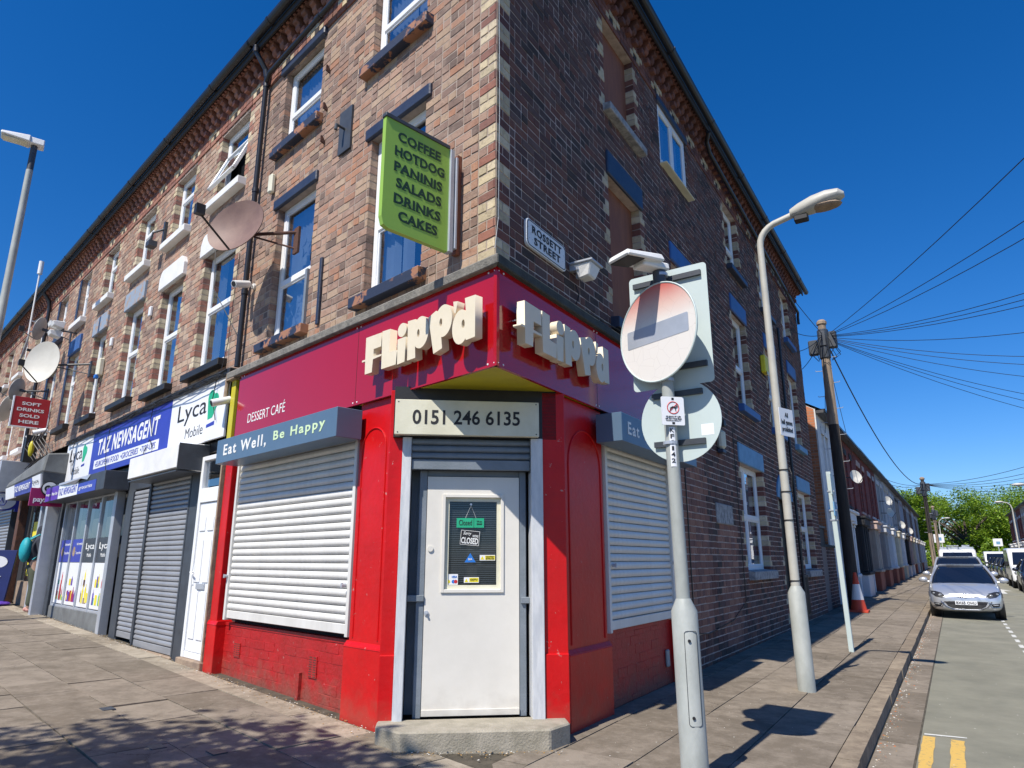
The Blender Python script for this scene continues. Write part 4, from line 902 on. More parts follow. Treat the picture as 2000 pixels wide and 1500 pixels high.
# roller housings with slogan
def slogan(F, x0, x1, words, label):
    t = thing('shutter_housing_sign', label, 'sign', F, (x0 + x1) / 2, .1, 2.42)
    m = MB(); m.box(x0, x1, 0.002, .27, 2.425, 2.70); m.build('housing', M['steelblue'], t, F, bevel=.004)
    for s, a, b, mt in words: lettering(s, F, a, b, *([2.505, 2.63] if ',' not in s else [2.485, 2.63]), .271, mt, t, bold=.02, spacing=1.25)
    return t
slogan(FA, -4.44, -1.80, [('Eat Well,', -4.24, -3.18, 'txt'), ('Be Happy', -3.02, -2.0, 'limetxt')], 'slate blue housing reading Eat Well Be Happy over the sunlit shutter')
slogan(FB, 1.72, 3.95, [('Eat Well,', 1.86, 2.75, 'txt'), ('Be Happy', 2.85, 3.75, 'limetxt')], 'slate blue housing with the slogan over the shaded side street shutter')
t = thing('phone_number_sign', 'cream board with the phone number 0151 246 6135 above the corner door', 'sign', FD, -.17, -.75, 2.36)
m = MB(); m.box(-.785, .435, -.80, -.74, 2.365, 2.665); m.build('board', M['cream'], t, FD, bevel=.004)
def serif_digits(s, F, x0, x1, z0, z1, o, mat, par):
    return lettering(s, F, x0, x1, z0, z1, o, mat, par, bold=.012)
lettering('0151 246 6135', FD, -.64, .27, 2.455, 2.58, -.739, 'ink', t, bold=.018)
m = MB()
for x in (-.76, .41):
    for z in (2.385, 2.645): m.ball((x, -.739, z), .006, .004, .006, 8)
m.build('screw', M['dgrey'], t, FD)
# stickers on the door glass: flat print of their own
def card(name, label, F, x0, x1, o, z0, z1, mat, cat='sticker', rot=0, th=.002, group=None):
    m = MB(); m.box(x0, x1, o - th, o, z0, z1); ob = m.build(name, M[mat], None, F); tag(ob, label, cat, group); return ob
oG = -.978
c = card('closed_sign', 'green card reading Closed hanging in the door window', FD, -.245, -.012, oG, 1.615, 1.695, 'lgreen', 'door sign'); 
lettering('Closed', FD, -.225, -.115, 1.635, 1.68, oG + .0005, 'ink', c, bold=.0); m = MB(); m.box(-.10, -.097, oG, oG + .001, 1.615, 1.695); m.build('fold', M['ink'], c, FD); lettering('We are', FD, -.075, -.03, 1.66, 1.675, oG + .0005, 'ink', c); lettering('closed', FD, -.075, -.03, 1.64, 1.655, oG + .0005, 'ink', c, bold=.02)
m = MB(); m.tube([(-.17, oG, 1.695), (-.125, oG, 1.80), (-.08, oG, 1.695)], .0012, 4); m.disc((-.125, oG, 1.81), (0, 1, 0), .010, .006, 12); m.build('string', M['white_s'], c, FD)
tt = thing('sorry_closed_card', 'tilted dark card reading Sorry we are closed below the green one', 'door sign', FD @ Matrix.Translation((-.13, -oG, 1.53)) @ Matrix.Rotation(R(5), 4, 'Y'))
FS = WM[tt]
m = MB(); m.box(-.082, .082, -.002, 0, -.062, .062); m.build('card', M['ink'], tt, FS)
m = MB()
for q in ((-.08, .08, .057, .06), (-.08, .08, -.06, -.057), (-.08, -.077, -.06, .06), (.077, .08, -.06, .06)): m.box(q[0], q[1], 0, .0006, q[2], q[3])
m.build('border', M['txt'], tt, FS); lettering('CLOSED', FS, -.072, .072, -.05, .002, .0002, 'txt', tt, bold=.03); lettering('Sorry', FS, -.06, .01, .015, .05, .0002, 'txt', tt, shear=.4, bold=.01); lettering("WE'RE", FS, .02, .07, .008, .028, .0002, 'txt', tt, bold=.02)
m = MB(); m.prism([(-.172, 1.33), (-.078, 1.33), (-.125, 1.405)], oG - .002, oG); c = m.build('triangle_sticker', M['stblue'], None, FD); tag(c, 'blue triangular sticker low in the door window', 'sticker'); lettering('SIA', FD, -.143, -.107, 1.347, 1.364, oG + .0004, 'txt', c, bold=.02)
c = card('warning_sticker', 'yellow and white warning sticker at the right edge of the door glass', FD, -.045, .085, oG, 1.345, 1.39, 'white_s'); m = MB(); m.box(0.0, .083, oG, oG + .0006, 1.35, 1.385); m.prism([(-.04, 1.352), (-.006, 1.352), (-.023, 1.382)], oG, oG + .0006); m.build('yellow_print', M['hivis'], c, FD); lettering('CAUTION', FD, .008, .075, 1.371, 1.381, oG + .001, 'ink', c, bold=.01); lettering('ENTRANCE', FD, .008, .075, 1.355, 1.365, oG + .001, 'ink', c, bold=.01)
c = card('cctv_sticker', 'small yellow CCTV sticker on the bottom edge of the door glass', FD, -.175, -.05, oG, 1.165, 1.21, 'white_s'); m = MB(); m.box(-.13, -.053, oG, oG + .0006, 1.17, 1.205); m.prism([(-.17, 1.17), (-.138, 1.17), (-.154, 1.2)], oG, oG + .0006); m.build('yellow_print', M['hivis'], c, FD); lettering('CCTV', FD, -.122, -.062, 1.181, 1.197, oG + .001, 'ink', c, bold=.02)
c = card('payment_sticker', 'white card payment sticker in the lower left corner of the door glass', FD, -.345, -.225, oG, 1.15, 1.235, 'white_s'); lettering('VISA', FD, -.278, -.232, 1.205, 1.222, oG + .0005, 'stblue', c, bold=.02, shear=.2)
m = MB(); m.disc((-.322, oG + .0006, 1.175), (0, 1, 0), .015, .001, 14, 0); m.disc((-.262, oG + .0006, 1.175), (0, 1, 0), .015, .001, 14, 1); m.disc((-.243, oG + .0009, 1.175), (0, 1, 0), .015, .001, 14, 0); m.disc((-.303, oG + .0009, 1.175), (0, 1, 0), .015, .001, 14, 2); m.build('card_logo', [M['strd'], M['stblue'], M['hivis']], c, FD)
# green projecting menu sign: own frame whose x runs out from the wall
FG = frame(fp(FA, -.56, 0) , Vector((-nA.x, -nA.y, 0)))      # right = towards the wall; seen from the door side
t = thing('projecting_menu_sign', 'lime green projecting sign listing coffee, hotdog, paninis, salads, drinks and cakes', 'sign', FG, 0, 0, 3.9)
r = .07; x0, x1, z0, z1 = -.72, -.05, 3.90, 4.86
pts = [(x0, z1), (x1, z1), (x1, z0 - .02), (x0 + r, z0 - .02), (x0 + .02, z0 + .0), (x0, z0 + r)]
m = MB(); m.prism(pts, -.045, .0, 0); m.build('panel', M['green'], t, FG)
m = MB(); m.box(x0 - .01, x1 + .0, -.05, .012, z1, z1 + .035); m.build('top_cover', M['dgrey'], t, FG, bevel=.004)
m = MB(); m.box(x1, x1 + .045, -.055, .02, z0 - .02, z1); m.box(x1 + .055, x1 + .08, -.05, .03, z0 + .02, z1 - .06); m.build('edge_channel', M['alu'], t, FG, bevel=.004)
m = MB(); m.box(.055, .10, -.07, -.01, z0 + .0, z1 + .0); m.build('wall_batten', M['wood'], t, FG)
words = ['COFFEE', 'HOTDOG', 'PANINIS', 'SALADS', 'DRINKS', 'CAKES']; zz = 4.735
def serif(word, F, x0, x1, z0, z1, o, mat, par):
    ob = lettering(word, F, x0, x1, z0, z1, o, mat, par, bold=.045)
    return ob
for i, wd in enumerate(words):
    L_ = {'COFFEE': .45, 'HOTDOG': .52, 'PANINIS': .50, 'SALADS': .47, 'DRINKS': .48, 'CAKES': .40}[wd]; c_ = -.375 + (.01 if i % 2 else -.0)
    z = zz - i * .142; lettering(wd, FG, c_ - L_ / 2, c_ + L_ / 2, z - .045, z + .045, .001, 'dgreen', t, bold=.035, spacing=1.05)
    # slab serifs: short bars at the feet and heads of the upright strokes
    n_ = len(wd); cw = L_ / n_; m = MB()
    for k, ch in enumerate(wd):
        xs = {'F': [.12], 'H': [.12, .78], 'P': [.12], 'N': [.12, .80], 'I': [.45], 'A': [.05, .85], 'D': [.12], 'L': [.12], 'R': [.12, .85], 'K': [.12, .85], 'T': [.5], 'E': [.12]}.get(ch, [])
        for f_ in xs: m.box(c_ - L_ / 2 + cw * (k + f_) - .010, c_ - L_ / 2 + cw * (k + f_) + .020, .001, .0028, z - .045, z - .037)
    if m.v: m.build('serif', M['dgreen'], t, FG)
# street nameplate
t = thing('street_nameplate', 'chipped white cast plate reading ROSSETT STREET on the dark brick', 'street sign', FB, .93, -.09, 4.03)
def rrect(x0, x1, z0, z1, r, n=5):
    out = []
    for cx, cz, a in ((x1 - r, z1 - r, 0), (x0 + r, z1 - r, 90), (x0 + r, z0 + r, 180), (x1 - r, z0 + r, 270)):
        out += [(cx + r * math.cos(R(a + 90 * i / n)), cz + r * math.sin(R(a + 90 * i / n))) for i in range(n + 1)]
    return out
M['plate'] = pm('chipped_white_enamel', (.72, .74, .76), .5, (.06, .05, .05), 38, bump=.2, mixr=(.60, .68))
m = MB(); m.prism(rrect(.57, 1.31, 4.03, 4.30, .05), -.098, -.068); m.build('plate', M['plate'], t, FB, bevel=.004)
lp = rrect(.585, 1.295, 4.045, 4.285, .045); m = MB(); m.tube([(x, -.067, z) for x, z in lp + [lp[0]]], .004, 5); m.build('rim', M['ink'], t, FB)
lettering('ROSSETT', FB, .665, 1.215, 4.178, 4.252, -.0665, 'ink', t, bold=.03, spacing=1.15); lettering('STREET', FB, .70, 1.19, 4.078, 4.152, -.0665, 'ink', t, bold=.03, spacing=1.15)
# floodlight beside it
t = thing('wall_floodlight', 'small white floodlight sticking out of the dark wall beside the street nameplate', 'floodlight', FB, 1.55, -.1, 4.05)
m = MB(); m.box(1.44, 1.50, -.1, -.0, 4.10, 4.17); m.box(1.5, 1.54, -.06, .02, 4.04, 4.10); m.build('bracket', M['alu'], t, FB, bevel=.004)
m = MB(); m.hex([(1.46, .10, 4.03), (1.62, .10, 4.03), (1.60, -.02, 4.02), (1.48, -.02, 4.02), (1.43, .14, 4.16), (1.66, .14, 4.16), (1.66, -.06, 4.16), (1.43, -.06, 4.16)]); m.build('lamp_body', M['wpaint'], t, FB, bevel=.012)
m = MB(); m.box(1.415, 1.675, -.08, .16, 4.16, 4.185); m.build('lid', M['alu'], t, FB, bevel=.006)
# alarm box, wall lights
t = thing('alarm_box', 'yellow alarm box high on the side street wall', 'alarm box', FB, 10.2, -.1, 5.0); m = MB(); m.box(9.9, 10.22, -.1, .0, 5.05, 5.42); m.build('box', M['hivis'], t, FB, bevel=.02); m = MB(); m.box(9.95, 10.17, .0, .02, 5.0, 5.08); m.build('lens', M['cream'], t, FB, bevel=.01)
t = thing('wall_lantern', 'cream bulkhead light with black fitting on the side street wall', 'wall light', FB, 6.25, -.1, 3.1); m = MB(); m.box(6.18, 6.30, -.1, .05, 3.32, 3.42); m.build('sensor', M['black'], t, FB, bevel=.01); m = MB(); m.box(6.22, 6.36, -.1, .02, 2.98, 3.28); m.build('diffuser', M['cream'], t, FB, bevel=.04); m = MB(); m.box(6.2, 6.38, -.09, .0, 2.92, 2.98); m.build('base', M['navy'], t, FB, bevel=.01)
t = thing('bell_box', 'small white bell box on the sunlit brick beside the drainpipe', 'alarm box', FA, -4.42, -.1, 6.0); m = MB(); m.box(-4.48, -4.38, -.1, -.03, 6.06, 6.34); m.build('cover', M['cream'], t, FA, bevel=.02)
# cafe cctv camera by the pipe
def camera(label, F, x, z, d=(-.25, 0), sc=1):
    t = thing('security_camera', label, 'security camera', F, x, -.1, z)
    m = MB(); m.disc((x, -.09, z + .05), (0, 1, 0), .05 * sc, .03, 14); m.tube([(x, -.08, z + .05), (x, .02, z + .06)], .015, 8); m.build('mount', M['wpaint'], t, F)
    m = MB(); m.tube([(x - .03, -.03, z + .09 * sc), (x - .03 + d[0] * .2, .24 * sc, z - .01 * sc)], .06 * sc, 12); m.build('housing', M['white'], t, F, smooth=True)
    m = MB(); m.disc((x - .03 + d[0] * .2, .243 * sc, z - .012 * sc), (d[0] * .2, .24, -.09), .045 * sc, .006, 14); m.build('lens', M['ink'], t, F); return t
camera('white bullet security camera on the brick beside the black drainpipe', FA, -4.72, 4.78, (.35, 0), .8)
# big rusty dish on an arm
def dish(label, F, x, o, z, rx, nrm, mat, lnb=True, name='satellite_dish', wall=(0, -.1, 0), rz=None, arm=1.0):
    t = thing(name, label, 'satellite dish', F, x + wall[0], -.1, z + wall[2])
    N = Vector(nrm).normalized(); up = Vector((0, 0, 1)); a = N.cross(up).normalized(); b = a.cross(N).normalized(); c = Vector((x, o, z)); rz = rz or rx * 1.1
    m = MB(); n, mrr = 28, 5; vs_ = [tuple(c - N * rx * .22)]; fs = []
    for i in range(1, mrr + 1):
        q = i / mrr
        for k in range(n):
            an = 2 * math.pi * k / n; p = c - N * rx * .22 * (1 - q * q) + a * rx * q * math.cos(an) + b * rz * q * math.sin(an); vs_.append(tuple(p))
    for k in range(n): fs.append((0, 1 + k, 1 + (k + 1) % n))
    for i in range(mrr - 1):
        for k in range(n): fs.append((1 + i * n + k, 1 + (i + 1) * n + k, 1 + (i + 1) * n + (k + 1) % n, 1 + i * n + (k + 1) % n))
    off = len(vs_); vs_ += [tuple(Vector(v) - N * .012) for v in vs_[:off]]; fs += [tuple(off + i for i in reversed(f)) for f in fs[:]]
    last = 1 + (mrr - 1) * n
    for k in range(n): fs.append((last + k, off + last + k, off + last + (k + 1) % n, last + (k + 1) % n))
    m.add(vs_, fs); m.build('reflector', M[mat], t, F, smooth=True)
    m = MB(); back = c - N * (rx * .22 + .02); m.tube([tuple(back), tuple(back - N * .12)], .035, 8); w3 = Vector((x + wall[0], -.1, z + wall[2])); m.tube([tuple(back - N * .1), tuple(w3)], .022, 8); m.tube([tuple(back - N * .1), (w3.x, -.1, w3.z - .22)], .012, 6); m.box(w3.x - .06, w3.x + .06, -.11, -.08, w3.z - .28, w3.z + .06); m.build('bracket', M['rust' if mat == 'dishb' else 'dgrey'], t, F)
    if lnb:
        m = MB(); tip = c + N * rx * 1.25 * arm - b * rz * .55; m.tube([tuple(c - b * rz * .97), tuple(tip)], .013, 6); m.box(tip.x - .04, tip.x + .04, tip.y - .05, tip.y + .05, tip.z - .02, tip.z + .10); m.build('feed_arm', M['black'], t, F)
    return t
dish('large rusty brown satellite dish on an arm in front of the drainpipe', FA, -4.18, .45, 5.32, .42, (.40, .88, .15), 'dishb', wall=(.55, 0, -.1), rz=.36)
# ------------------------------------------------------------------ the terrace of shops along the main road
def shop_block(name, label, S0, S1, ops, extra_dark=(), limit=290, quoin_s0=False, zb=3.75, matN=None):
    t = thing(name, label, 'building', FA, -(S0 + S1) / 2, 0, 0)
    bx = courses((S0, S1), zb, ZT, -.1, ops, 1, 0); 
    lay_bricks(t, [(FA, -.10, neg(bx), BRN), (FA, -.085, neg(string(S0, S1)), BRN)], limit)
    m = MB(); wall_face(m, -S1, -S0, zb, ZT + .5, -.107, [(-q[1], -q[0], *q[2:4]) for q in ops]); m.build('wall', M['mortA'], t, FA, fix=False)
    core('inner_wall', [inA(S0, -.42), inA(S1, -.42), inA(S1, -8), inA(S0, -8)], -.3, 8.35, M['inner'], t)
    cornice(t, FA, -S1, -S0, -S1, -S0, big=60); gutter(t, FA, -S1, -S0)
    p_, q_, r_, o_ = inA(S0, .16), inA(S1, .16), inA(S1, -3.5), inA(S0, -3.5)
    roof(t, [(*p_, zr), (*q_, zr), (*r_, zr + 2.0), (*o_, zr + 2.0)])
    return t
def fix_window(t, s0, s1, z0, z1, **k): return window(t, FA, -s1, -s0, z0, z1, -.205, **k)
O1 = [(5.50, 6.62, 4.0, 5.86, 1), (7.50, 8.46, 4.0, 5.84, 1), (9.46, 10.42, 4.12, 5.98, 1), (11.72, 12.60, 4.18, 5.98, 1),
      (5.50, 6.50, 6.74, 7.93, 1), (7.55, 8.45, 6.74, 7.93, 1), (9.50, 10.40, 6.74, 7.93, 1), (11.75, 12.6, 6.74, 7.93, 1)]
nb = shop_block('newsagent_building', 'pinkish brick terrace block above the blue newsagent sign, cream and red brick round its windows', SA, 13.0, O1, limit=295)
ins = ['half', 'curtain', 'curtain', 'curtain', None, 'blind', 'curtain', 'curtain']
for i, q in enumerate(O1):
    if i == 4:                               # the open top window
        W_ = window(nb, FA, -q[1], -q[0], q[2] + .02, q[3], -.205, [.62], inside=None, openlight=0)
        Lf = (q[3] - q[2]) * .60; H = FA @ Matrix.Translation((0, .19, q[2] + Lf + .12)) @ Matrix.Rotation(R(-21), 4, 'X')
        m = MB(); a, b = -q[1] + .03, -q[0] - .03; f_ = .06
        m.box(a, a + f_, -.05, 0, -Lf, 0); m.box(b - f_, b, -.05, 0, -Lf, 0); m.box(a, b, -.05, 0, -f_, 0); m.box(a, b, -.05, 0, -Lf, -Lf + f_); m.build('open_sash', M['white'], W_, H, bevel=.004)
        m = MB(); m.quad([(a + f_, -.02, -Lf + f_), (b - f_, -.02, -Lf + f_), (b - f_, -.02, -f_), (a + f_, -.02, -f_)]); m.build('pane', M['glass'], W_, H, fix=False)
    else: fix_window(nb, q[0], q[1], q[2] + .02, q[3], transom=[.52] if i < 4 else [.66], inside=ins[i])
for s0, s1, z0, z1, mt in ((5.40, 6.72, 5.86, 6.22, 'wpaint'), (7.42, 8.54, 5.84, 6.20, 'wpaint'), (9.40, 10.52, 5.98, 6.34, 'peelblue'), (11.66, 12.70, 5.98, 6.36, 'peelblue')):
    if z1 < 6.3:
        m = MB(); e = .14; m.prism([(-s1, z0), (-s0, z0), (-s0, z1 - e), (-s0 - e * .5, z1 - e * .2), (-s0 - e, z1), (-s1 + e, z1), (-s1 + e * .5, z1 - e * .2), (-s1, z1 - e)], -.13, -.04); m.build('lintel', M[mt], nb, FA, bevel=.01)
    else: stone(nb, FA, -s1, -s0, z0, z1, -.13, -.05, mt, 'lintel')
for s0, s1, z0 in ((5.38, 6.74, 3.88), (7.40, 8.60, 3.90), (9.36, 10.55, 4.02), (11.62, 12.72, 4.06)): sill(nb, FA, -s1, -s0, z0, z0 + .12, 'black', out=.02)
for s0, s1 in ((5.40, 6.66), (7.46, 8.60), (9.42, 10.55), (11.66, 12.74)): sill(nb, FA, -s1, -s0, 6.61, 6.75, 'wpaint', out=.02)
# shopfront of the block, ground rising to the left
m = MB(); m.box(-13.0, -4.90, -.44, -.30, -.2, 3.75); m.build('shop_backing', M['inner'], nb, FA)
m = MB(); m.box(-13.0, -4.93, -.2, .03, 3.66, 3.75); m.box(-13.0, -4.93, -.3, -.1, 2.72, 2.86); m.build('fascia_ledge', M['black'], nb, FA, bevel=.01)
# white plastic front door with letter box and transom light
d = MB(); A0, A1, o = -5.62, -4.95, -.04; zb_ = .20
d.box(A0, A0 + .07, -.12, o + .02, zb_, 2.66); d.box(A1 - .05, A1, -.12, o + .02, zb_, 2.66); d.box(A0 + .07, A1 - .05, -.12, o + .02, 2.60, 2.66); d.box(A0 + .07, A1 - .05, -.12, o + .02, 2.06, 2.24); d.box(A0 + .07, A1 - .05, -.12, o + .01, zb_, zb_ + .07)
fr_ = d.build('door_frame', M['white'], nb, FA, bevel=.005)
d = MB(); d.box(A0 + .075, A1 - .055, -.1, o, zb_ + .075, 2.055)
for x0, x1 in ((-5.49, -5.32), (-5.24, -5.07)):
    for z0, z1 in ((.42, .98), (1.08, 1.60), (1.70, 1.88)):
        d.box(x0, x1, o, o + .012, z0, z1)
dd_ = d.build('front_door', M['white'], nb, FA, bevel=.008)
m = MB(); m.box(-5.38, -5.14, o, o + .022, 1.00, 1.07); m.build('letter_plate', M['alu'], dd_, FA, bevel=.004)
m = MB(); m.box(-5.54, -5.50, o, o + .01, 1.05, 1.28); m.tube([(-5.52, o, 1.2), (-5.52, o + .05, 1.2), (-5.42, o + .055, 1.17)], .010, 8); m.build('handle', M['white'], dd_, FA)
m = MB(); m.quad([(A0 + .09, -.06, 2.26), (A1 - .06, -.06, 2.26), (A1 - .06, -.06, 2.59), (A0 + .09, -.06, 2.59)]); m.build('pane', M['glass'], fr_, FA, fix=False)
m = MB(); m.box(-5.64, -4.90, -.12, .03, -.1, .20); m.build('door_threshold', M['sand'], nb, FA, bevel=.01)
m = MB(); m.box(-4.95, -4.91, -.1, -.0, .0, 2.66); m.build('rough_edge', M['sand'], nb, FA)
# grey roller shutters with their rails
shutter(nb, FA, -7.50, -5.97, .17, 2.62, -.06, 'slatG', pitch=.066, guide=.04, gmat='dgrey'); shutter(nb, FA, -8.30, -7.58, .24, 2.40, -.06, 'slatG', pitch=.066, guide=.04, gmat='dgrey')
for q_ in ((-5.93, -5.64, -.14, -.03, 0, 2.75), (-8.72, -8.34, -.14, -.06, 0.1, 2.85), (-8.34, -7.54, -.14, -.05, 2.42, 2.85)): m = MB(); m.box(*q_); m.build('post_or_dark_gap', M['dgrey'], nb, FA, bevel=.01)  # last box: darkness of the opening above the shutter put into its colour
m = MB(); m.box(-8.34, -5.93, -.1, .0, -.1, .16); m.build('shutter_step', M['sand'], nb, FA, bevel=.01)
t = thing('shutter_housing', 'rust stained white box above the grey roller shutters', 'shutter box', FA, -6.5, .1, 2.5)
m = MB(); m.hex([(-7.56, .30, 2.50), (-5.62, .30, 2.50), (-5.62, -.1, 2.46), (-7.56, -.1, 2.46), (-7.56, .30, 2.80), (-5.62, .30, 2.80), (-5.62, -.1, 2.84), (-7.56, -.1, 2.84)]); m.build('box', M['wpaint'], t, FA, bevel=.006)
m = MB(); m.box(-7.54, -5.64, -.08, .29, 2.455, 2.47); m.box(-5.62, -5.61, -.1, .29, 2.48, 2.82); m.build('underside', M['dgrey'], t, FA)
# window of posters
pw = [(-12.38 + i * .82, -11.60 + i * .82) for i in range(4)]
m = MB(); m.box(-12.55, -9.15, -.14, -.03, 0.1, .50); m.build('window_plinth', M['leadgrey'], nb, FA, bevel=.006)
m = MB()
for i in range(5): m.box(-12.45 + i * .82 - .03, -12.45 + i * .82 + .03, -.14, -.03, .5, 2.46)
m.box(-12.48, -9.14, -.14, -.04, .5, .54); m.box(-12.48, -9.14, -.14, -.04, 2.42, 2.48); wf = m.build('window_frame', M['alu'], nb, FA, bevel=.004)
for i in range(4):
    a, b = -12.42 + i * .82, -11.66 + i * .82
    m = MB(); m.quad([(a, -.06, .54), (b, -.06, .54), (b, -.06, 2.42), (a, -.06, 2.42)]); m.build('pane', M['glass2'], wf, FA, fix=False)
    m = MB(); m.box(a + .01, b - .01, -.058, -.055, .56, 1.30); w_ = m.build('poster', M['white_s'], wf, FA); tag(w_, ['white poster with bottles and cans', 'white poster with purple packets', 'white poster with jars and a box', 'white poster with coloured cartons'][i])
    m = MB(); m.box(a + .01, b - .01, -.058, -.055, 1.31, 1.72); w2 = m.build('poster', [M['tazblue'], M['tazblue'], M['dgrey'], M['dgrey']][i], wf, FA)
    random.seed(40 + i)
    for k in range(14):
        pb = MB(); x = random.uniform(a + .08, b - .14); z = random.choice([.62, .62, .64, .9]); ww = random.uniform(.04, .10); hh = random.uniform(.10, .34)
        mt = random.choice([['sred', 'lgreen', 'hivis', 'stblue', 'strd'], ['purple', 'purple', 'mag', 'sred', 'hivis'], ['hivis', 'sand', 'rust', 'sand', 'cream'], ['lgreen', 'stblue', 'purple', 'strd', 'hivis']][i])
        if k % 2: pb.prism([(x, z), (x + ww, z), (x + ww, z + hh * .7), (x + ww * .65, z + hh * .85), (x + ww * .65, z + hh), (x + ww * .35, z + hh), (x + ww * .35, z + hh * .85), (x, z + hh * .7)], -.0549 + k * .0002, -.0546 + k * .0002)
        else: pb.prism(rrect(x, x + ww * 1.3, z, z + hh * .6, .015, 3), -.0549 + k * .0002, -.0546 + k * .0002)
        pb.build('printed_goods', M[mt], w_, FA)
    if i > 1: lettering('Lyca', FA, a + .12, b - .12, 1.50, 1.64, -.0545, 'txt', w2, bold=.01); lettering('Mobile', FA, a + .25, b - .25, 1.40, 1.46, -.0545, 'txt', w2)
    else:
        m = MB(); m.disc((a + .16, -.0548, 1.5), (0, 1, 0), .09, .001, 16); m.build('printed_goods', M['sand'], w2, FA); lettering('Send money home', FA, a + .30, b - .06, 1.60, 1.66, -.0545, 'txt', w2); lettering('Top up here', FA, a + .30, b - .1, 1.44, 1.50, -.0545, 'txt', w2)
m = MB(); m.box(-12.4, -9.2, -.28, -.27, 1.75, 2.1); m.build('inside_shelf', M['curtain'], nb, FA)
random.seed(11)
m = MB(); m.box(-9.14, -9.0, -.12, .02, .12, 2.45); m.build('steel_post', M['alu'], nb, FA, bevel=.01)
m = MB(); m.box(-12.84, -12.60, -.12, .0, .2, 2.9); m.build('corner_post', M['dgrey'], nb, FA, bevel=.01)
t = thing('shutter_housing_sign', 'torn grey shutter housing with purple, white and blue print over the poster window', 'sign', FA, -10.6, .2, 2.45)
m = MB(); m.box(-12.55, -8.66, -.05, .32, 2.44, 2.74); m.build('housing', M['dgrey'], t, FA, bevel=.006)
for a, b, mt in ((-12.54, -12.06, 'purple'), (-12.05, -11.55, 'purple'), (-11.53, -10.20, 'white_s'), (-10.19, -9.1, 'tazblue')):
    m = MB(); m.box(a, b, .32, .326, 2.45, 2.66 + (.05 if b < -10 else -.03)); m.build('printed_strip', M[mt], t, FA)
lettering('TAZ NEWSAGENT', FA, -11.48, -10.25, 2.50, 2.63, .327, 'tazblue', t, bold=.01, spacing=1.1); lettering('Moneygram', FA, -12.5, -12.1, 2.54, 2.6, .327, 'txt', t); lettering('Western Union', FA, -12.02, -11.6, 2.54, 2.6, .327, 'txt', t); lettering('groceries', FA, -10.1, -9.3, 2.5, 2.58, .327, 'txt', t)
m = MB(); m.add([(-11.6, .33, 2.70), (-11.0, .36, 2.69), (-10.4, .33, 2.64), (-9.9, .37, 2.70), (-9.6, .34, 2.66), (-9.5, .32, 2.745), (-11.6, .32, 2.745)], [(0, 1, 2, 3, 4, 5, 6)]); m.build('torn_film', M['alu'], t, FA)
# fascia board
t = thing('newsagent_fascia', 'long blue and white fascia board reading TAZ NEWSAGENT between two Lyca Mobile panels', 'shop sign', FA, -9, 0, 2.85)
for a, b, mt in ((-12.92, -11.03, 'white_s'), (-11.03, -6.96, 'tazblue'), (-6.96, -4.98, 'white_s')):
    m = MB(); m.box(a, b, -.03, .0, 2.86, 3.66); m.build('sign_panel', M[mt], t, FA, bevel=.003)
lettering('TAZ NEWSAGENT', FA, -10.62, -7.42, 3.20, 3.50, .001, 'txt', t, bold=.028, shear=.12, spacing=1.12)
m = MB(); m.box(-10.75, -7.35, .001, .004, 2.96, 3.12); m.build('white_band', M['white_s'], t, FA); lettering('•EUROPEAN FOOD  •GROCERIES  •TOP-UPS', FA, -10.65, -7.48, 2.99, 3.09, .005, 'tazblue', t, bold=.0, shear=.12)
def lyca(x0, x1, z0, z1, o):
    lettering('Lyca', FA, x0, x0 + (x1 - x0) * .72, z0 + (z1 - z0) * .38, z1, o, 'ink', t, bold=.0); lettering('Mobile', FA, x0 + (x1 - x0) * .25, x0 + (x1 - x0) * .68, z0, z0 + (z1 - z0) * .27, o, 'ink', t, bold=-.01)
    cx = x0 + (x1 - x0) * .86; r = (x1 - x0) * .075; m = MB(); z = z0 + (z1 - z0) * .66
    m.disc((cx - r * .6, o + .001, z + r * 1.1), (0, 1, 0), r, .001, 14); m.disc((cx + r * .7, o + .001, z + r * .5), (0, 1, 0), r, .0012, 14); m.prism([(cx - r * 1.6, z + r), (cx + r * 1.6, z + .2 * r), (cx + r * .2, z - r * 1.5), (cx - r * 1.2, z - r * 1.6)], o, o + .0014); m.build('leaf_logo', M['lgreen'], t, FA)
    m = MB(); m.prism([(cx - r * 1.4, z - r * 2.2), (cx + r, z - r * 2.0), (cx + r, z - r * 2.5), (cx - r * 1.4, z - r * 2.6)], o, o + .001); m.build('leaf_logo', M['tazblue'], t, FA)
lyca(-6.66, -5.22, 2.98, 3.50, .001); lyca(-12.6, -11.35, 2.98, 3.52, .001)
# yellow strip, white conduit and camera between the two shopfronts
m = MB(); m.box(-4.90, -4.78, -.06, -.01, 2.66, 3.56); m.build('yellow_strip', M['yellow'], nb, FA, bevel=.006)
m = MB(); m.tube([(-4.97, .02, 3.62), (-4.97, .03, 3.3)], .028, 8); m.box(-4.95, -4.72, -.1, .05, 3.56, 3.66); m.build('conduit', M['sand'], nb, FA)
camera('small dome camera on the conduit between the two shopfronts', FA, -4.92, 3.26, (-.1, 0), .8)
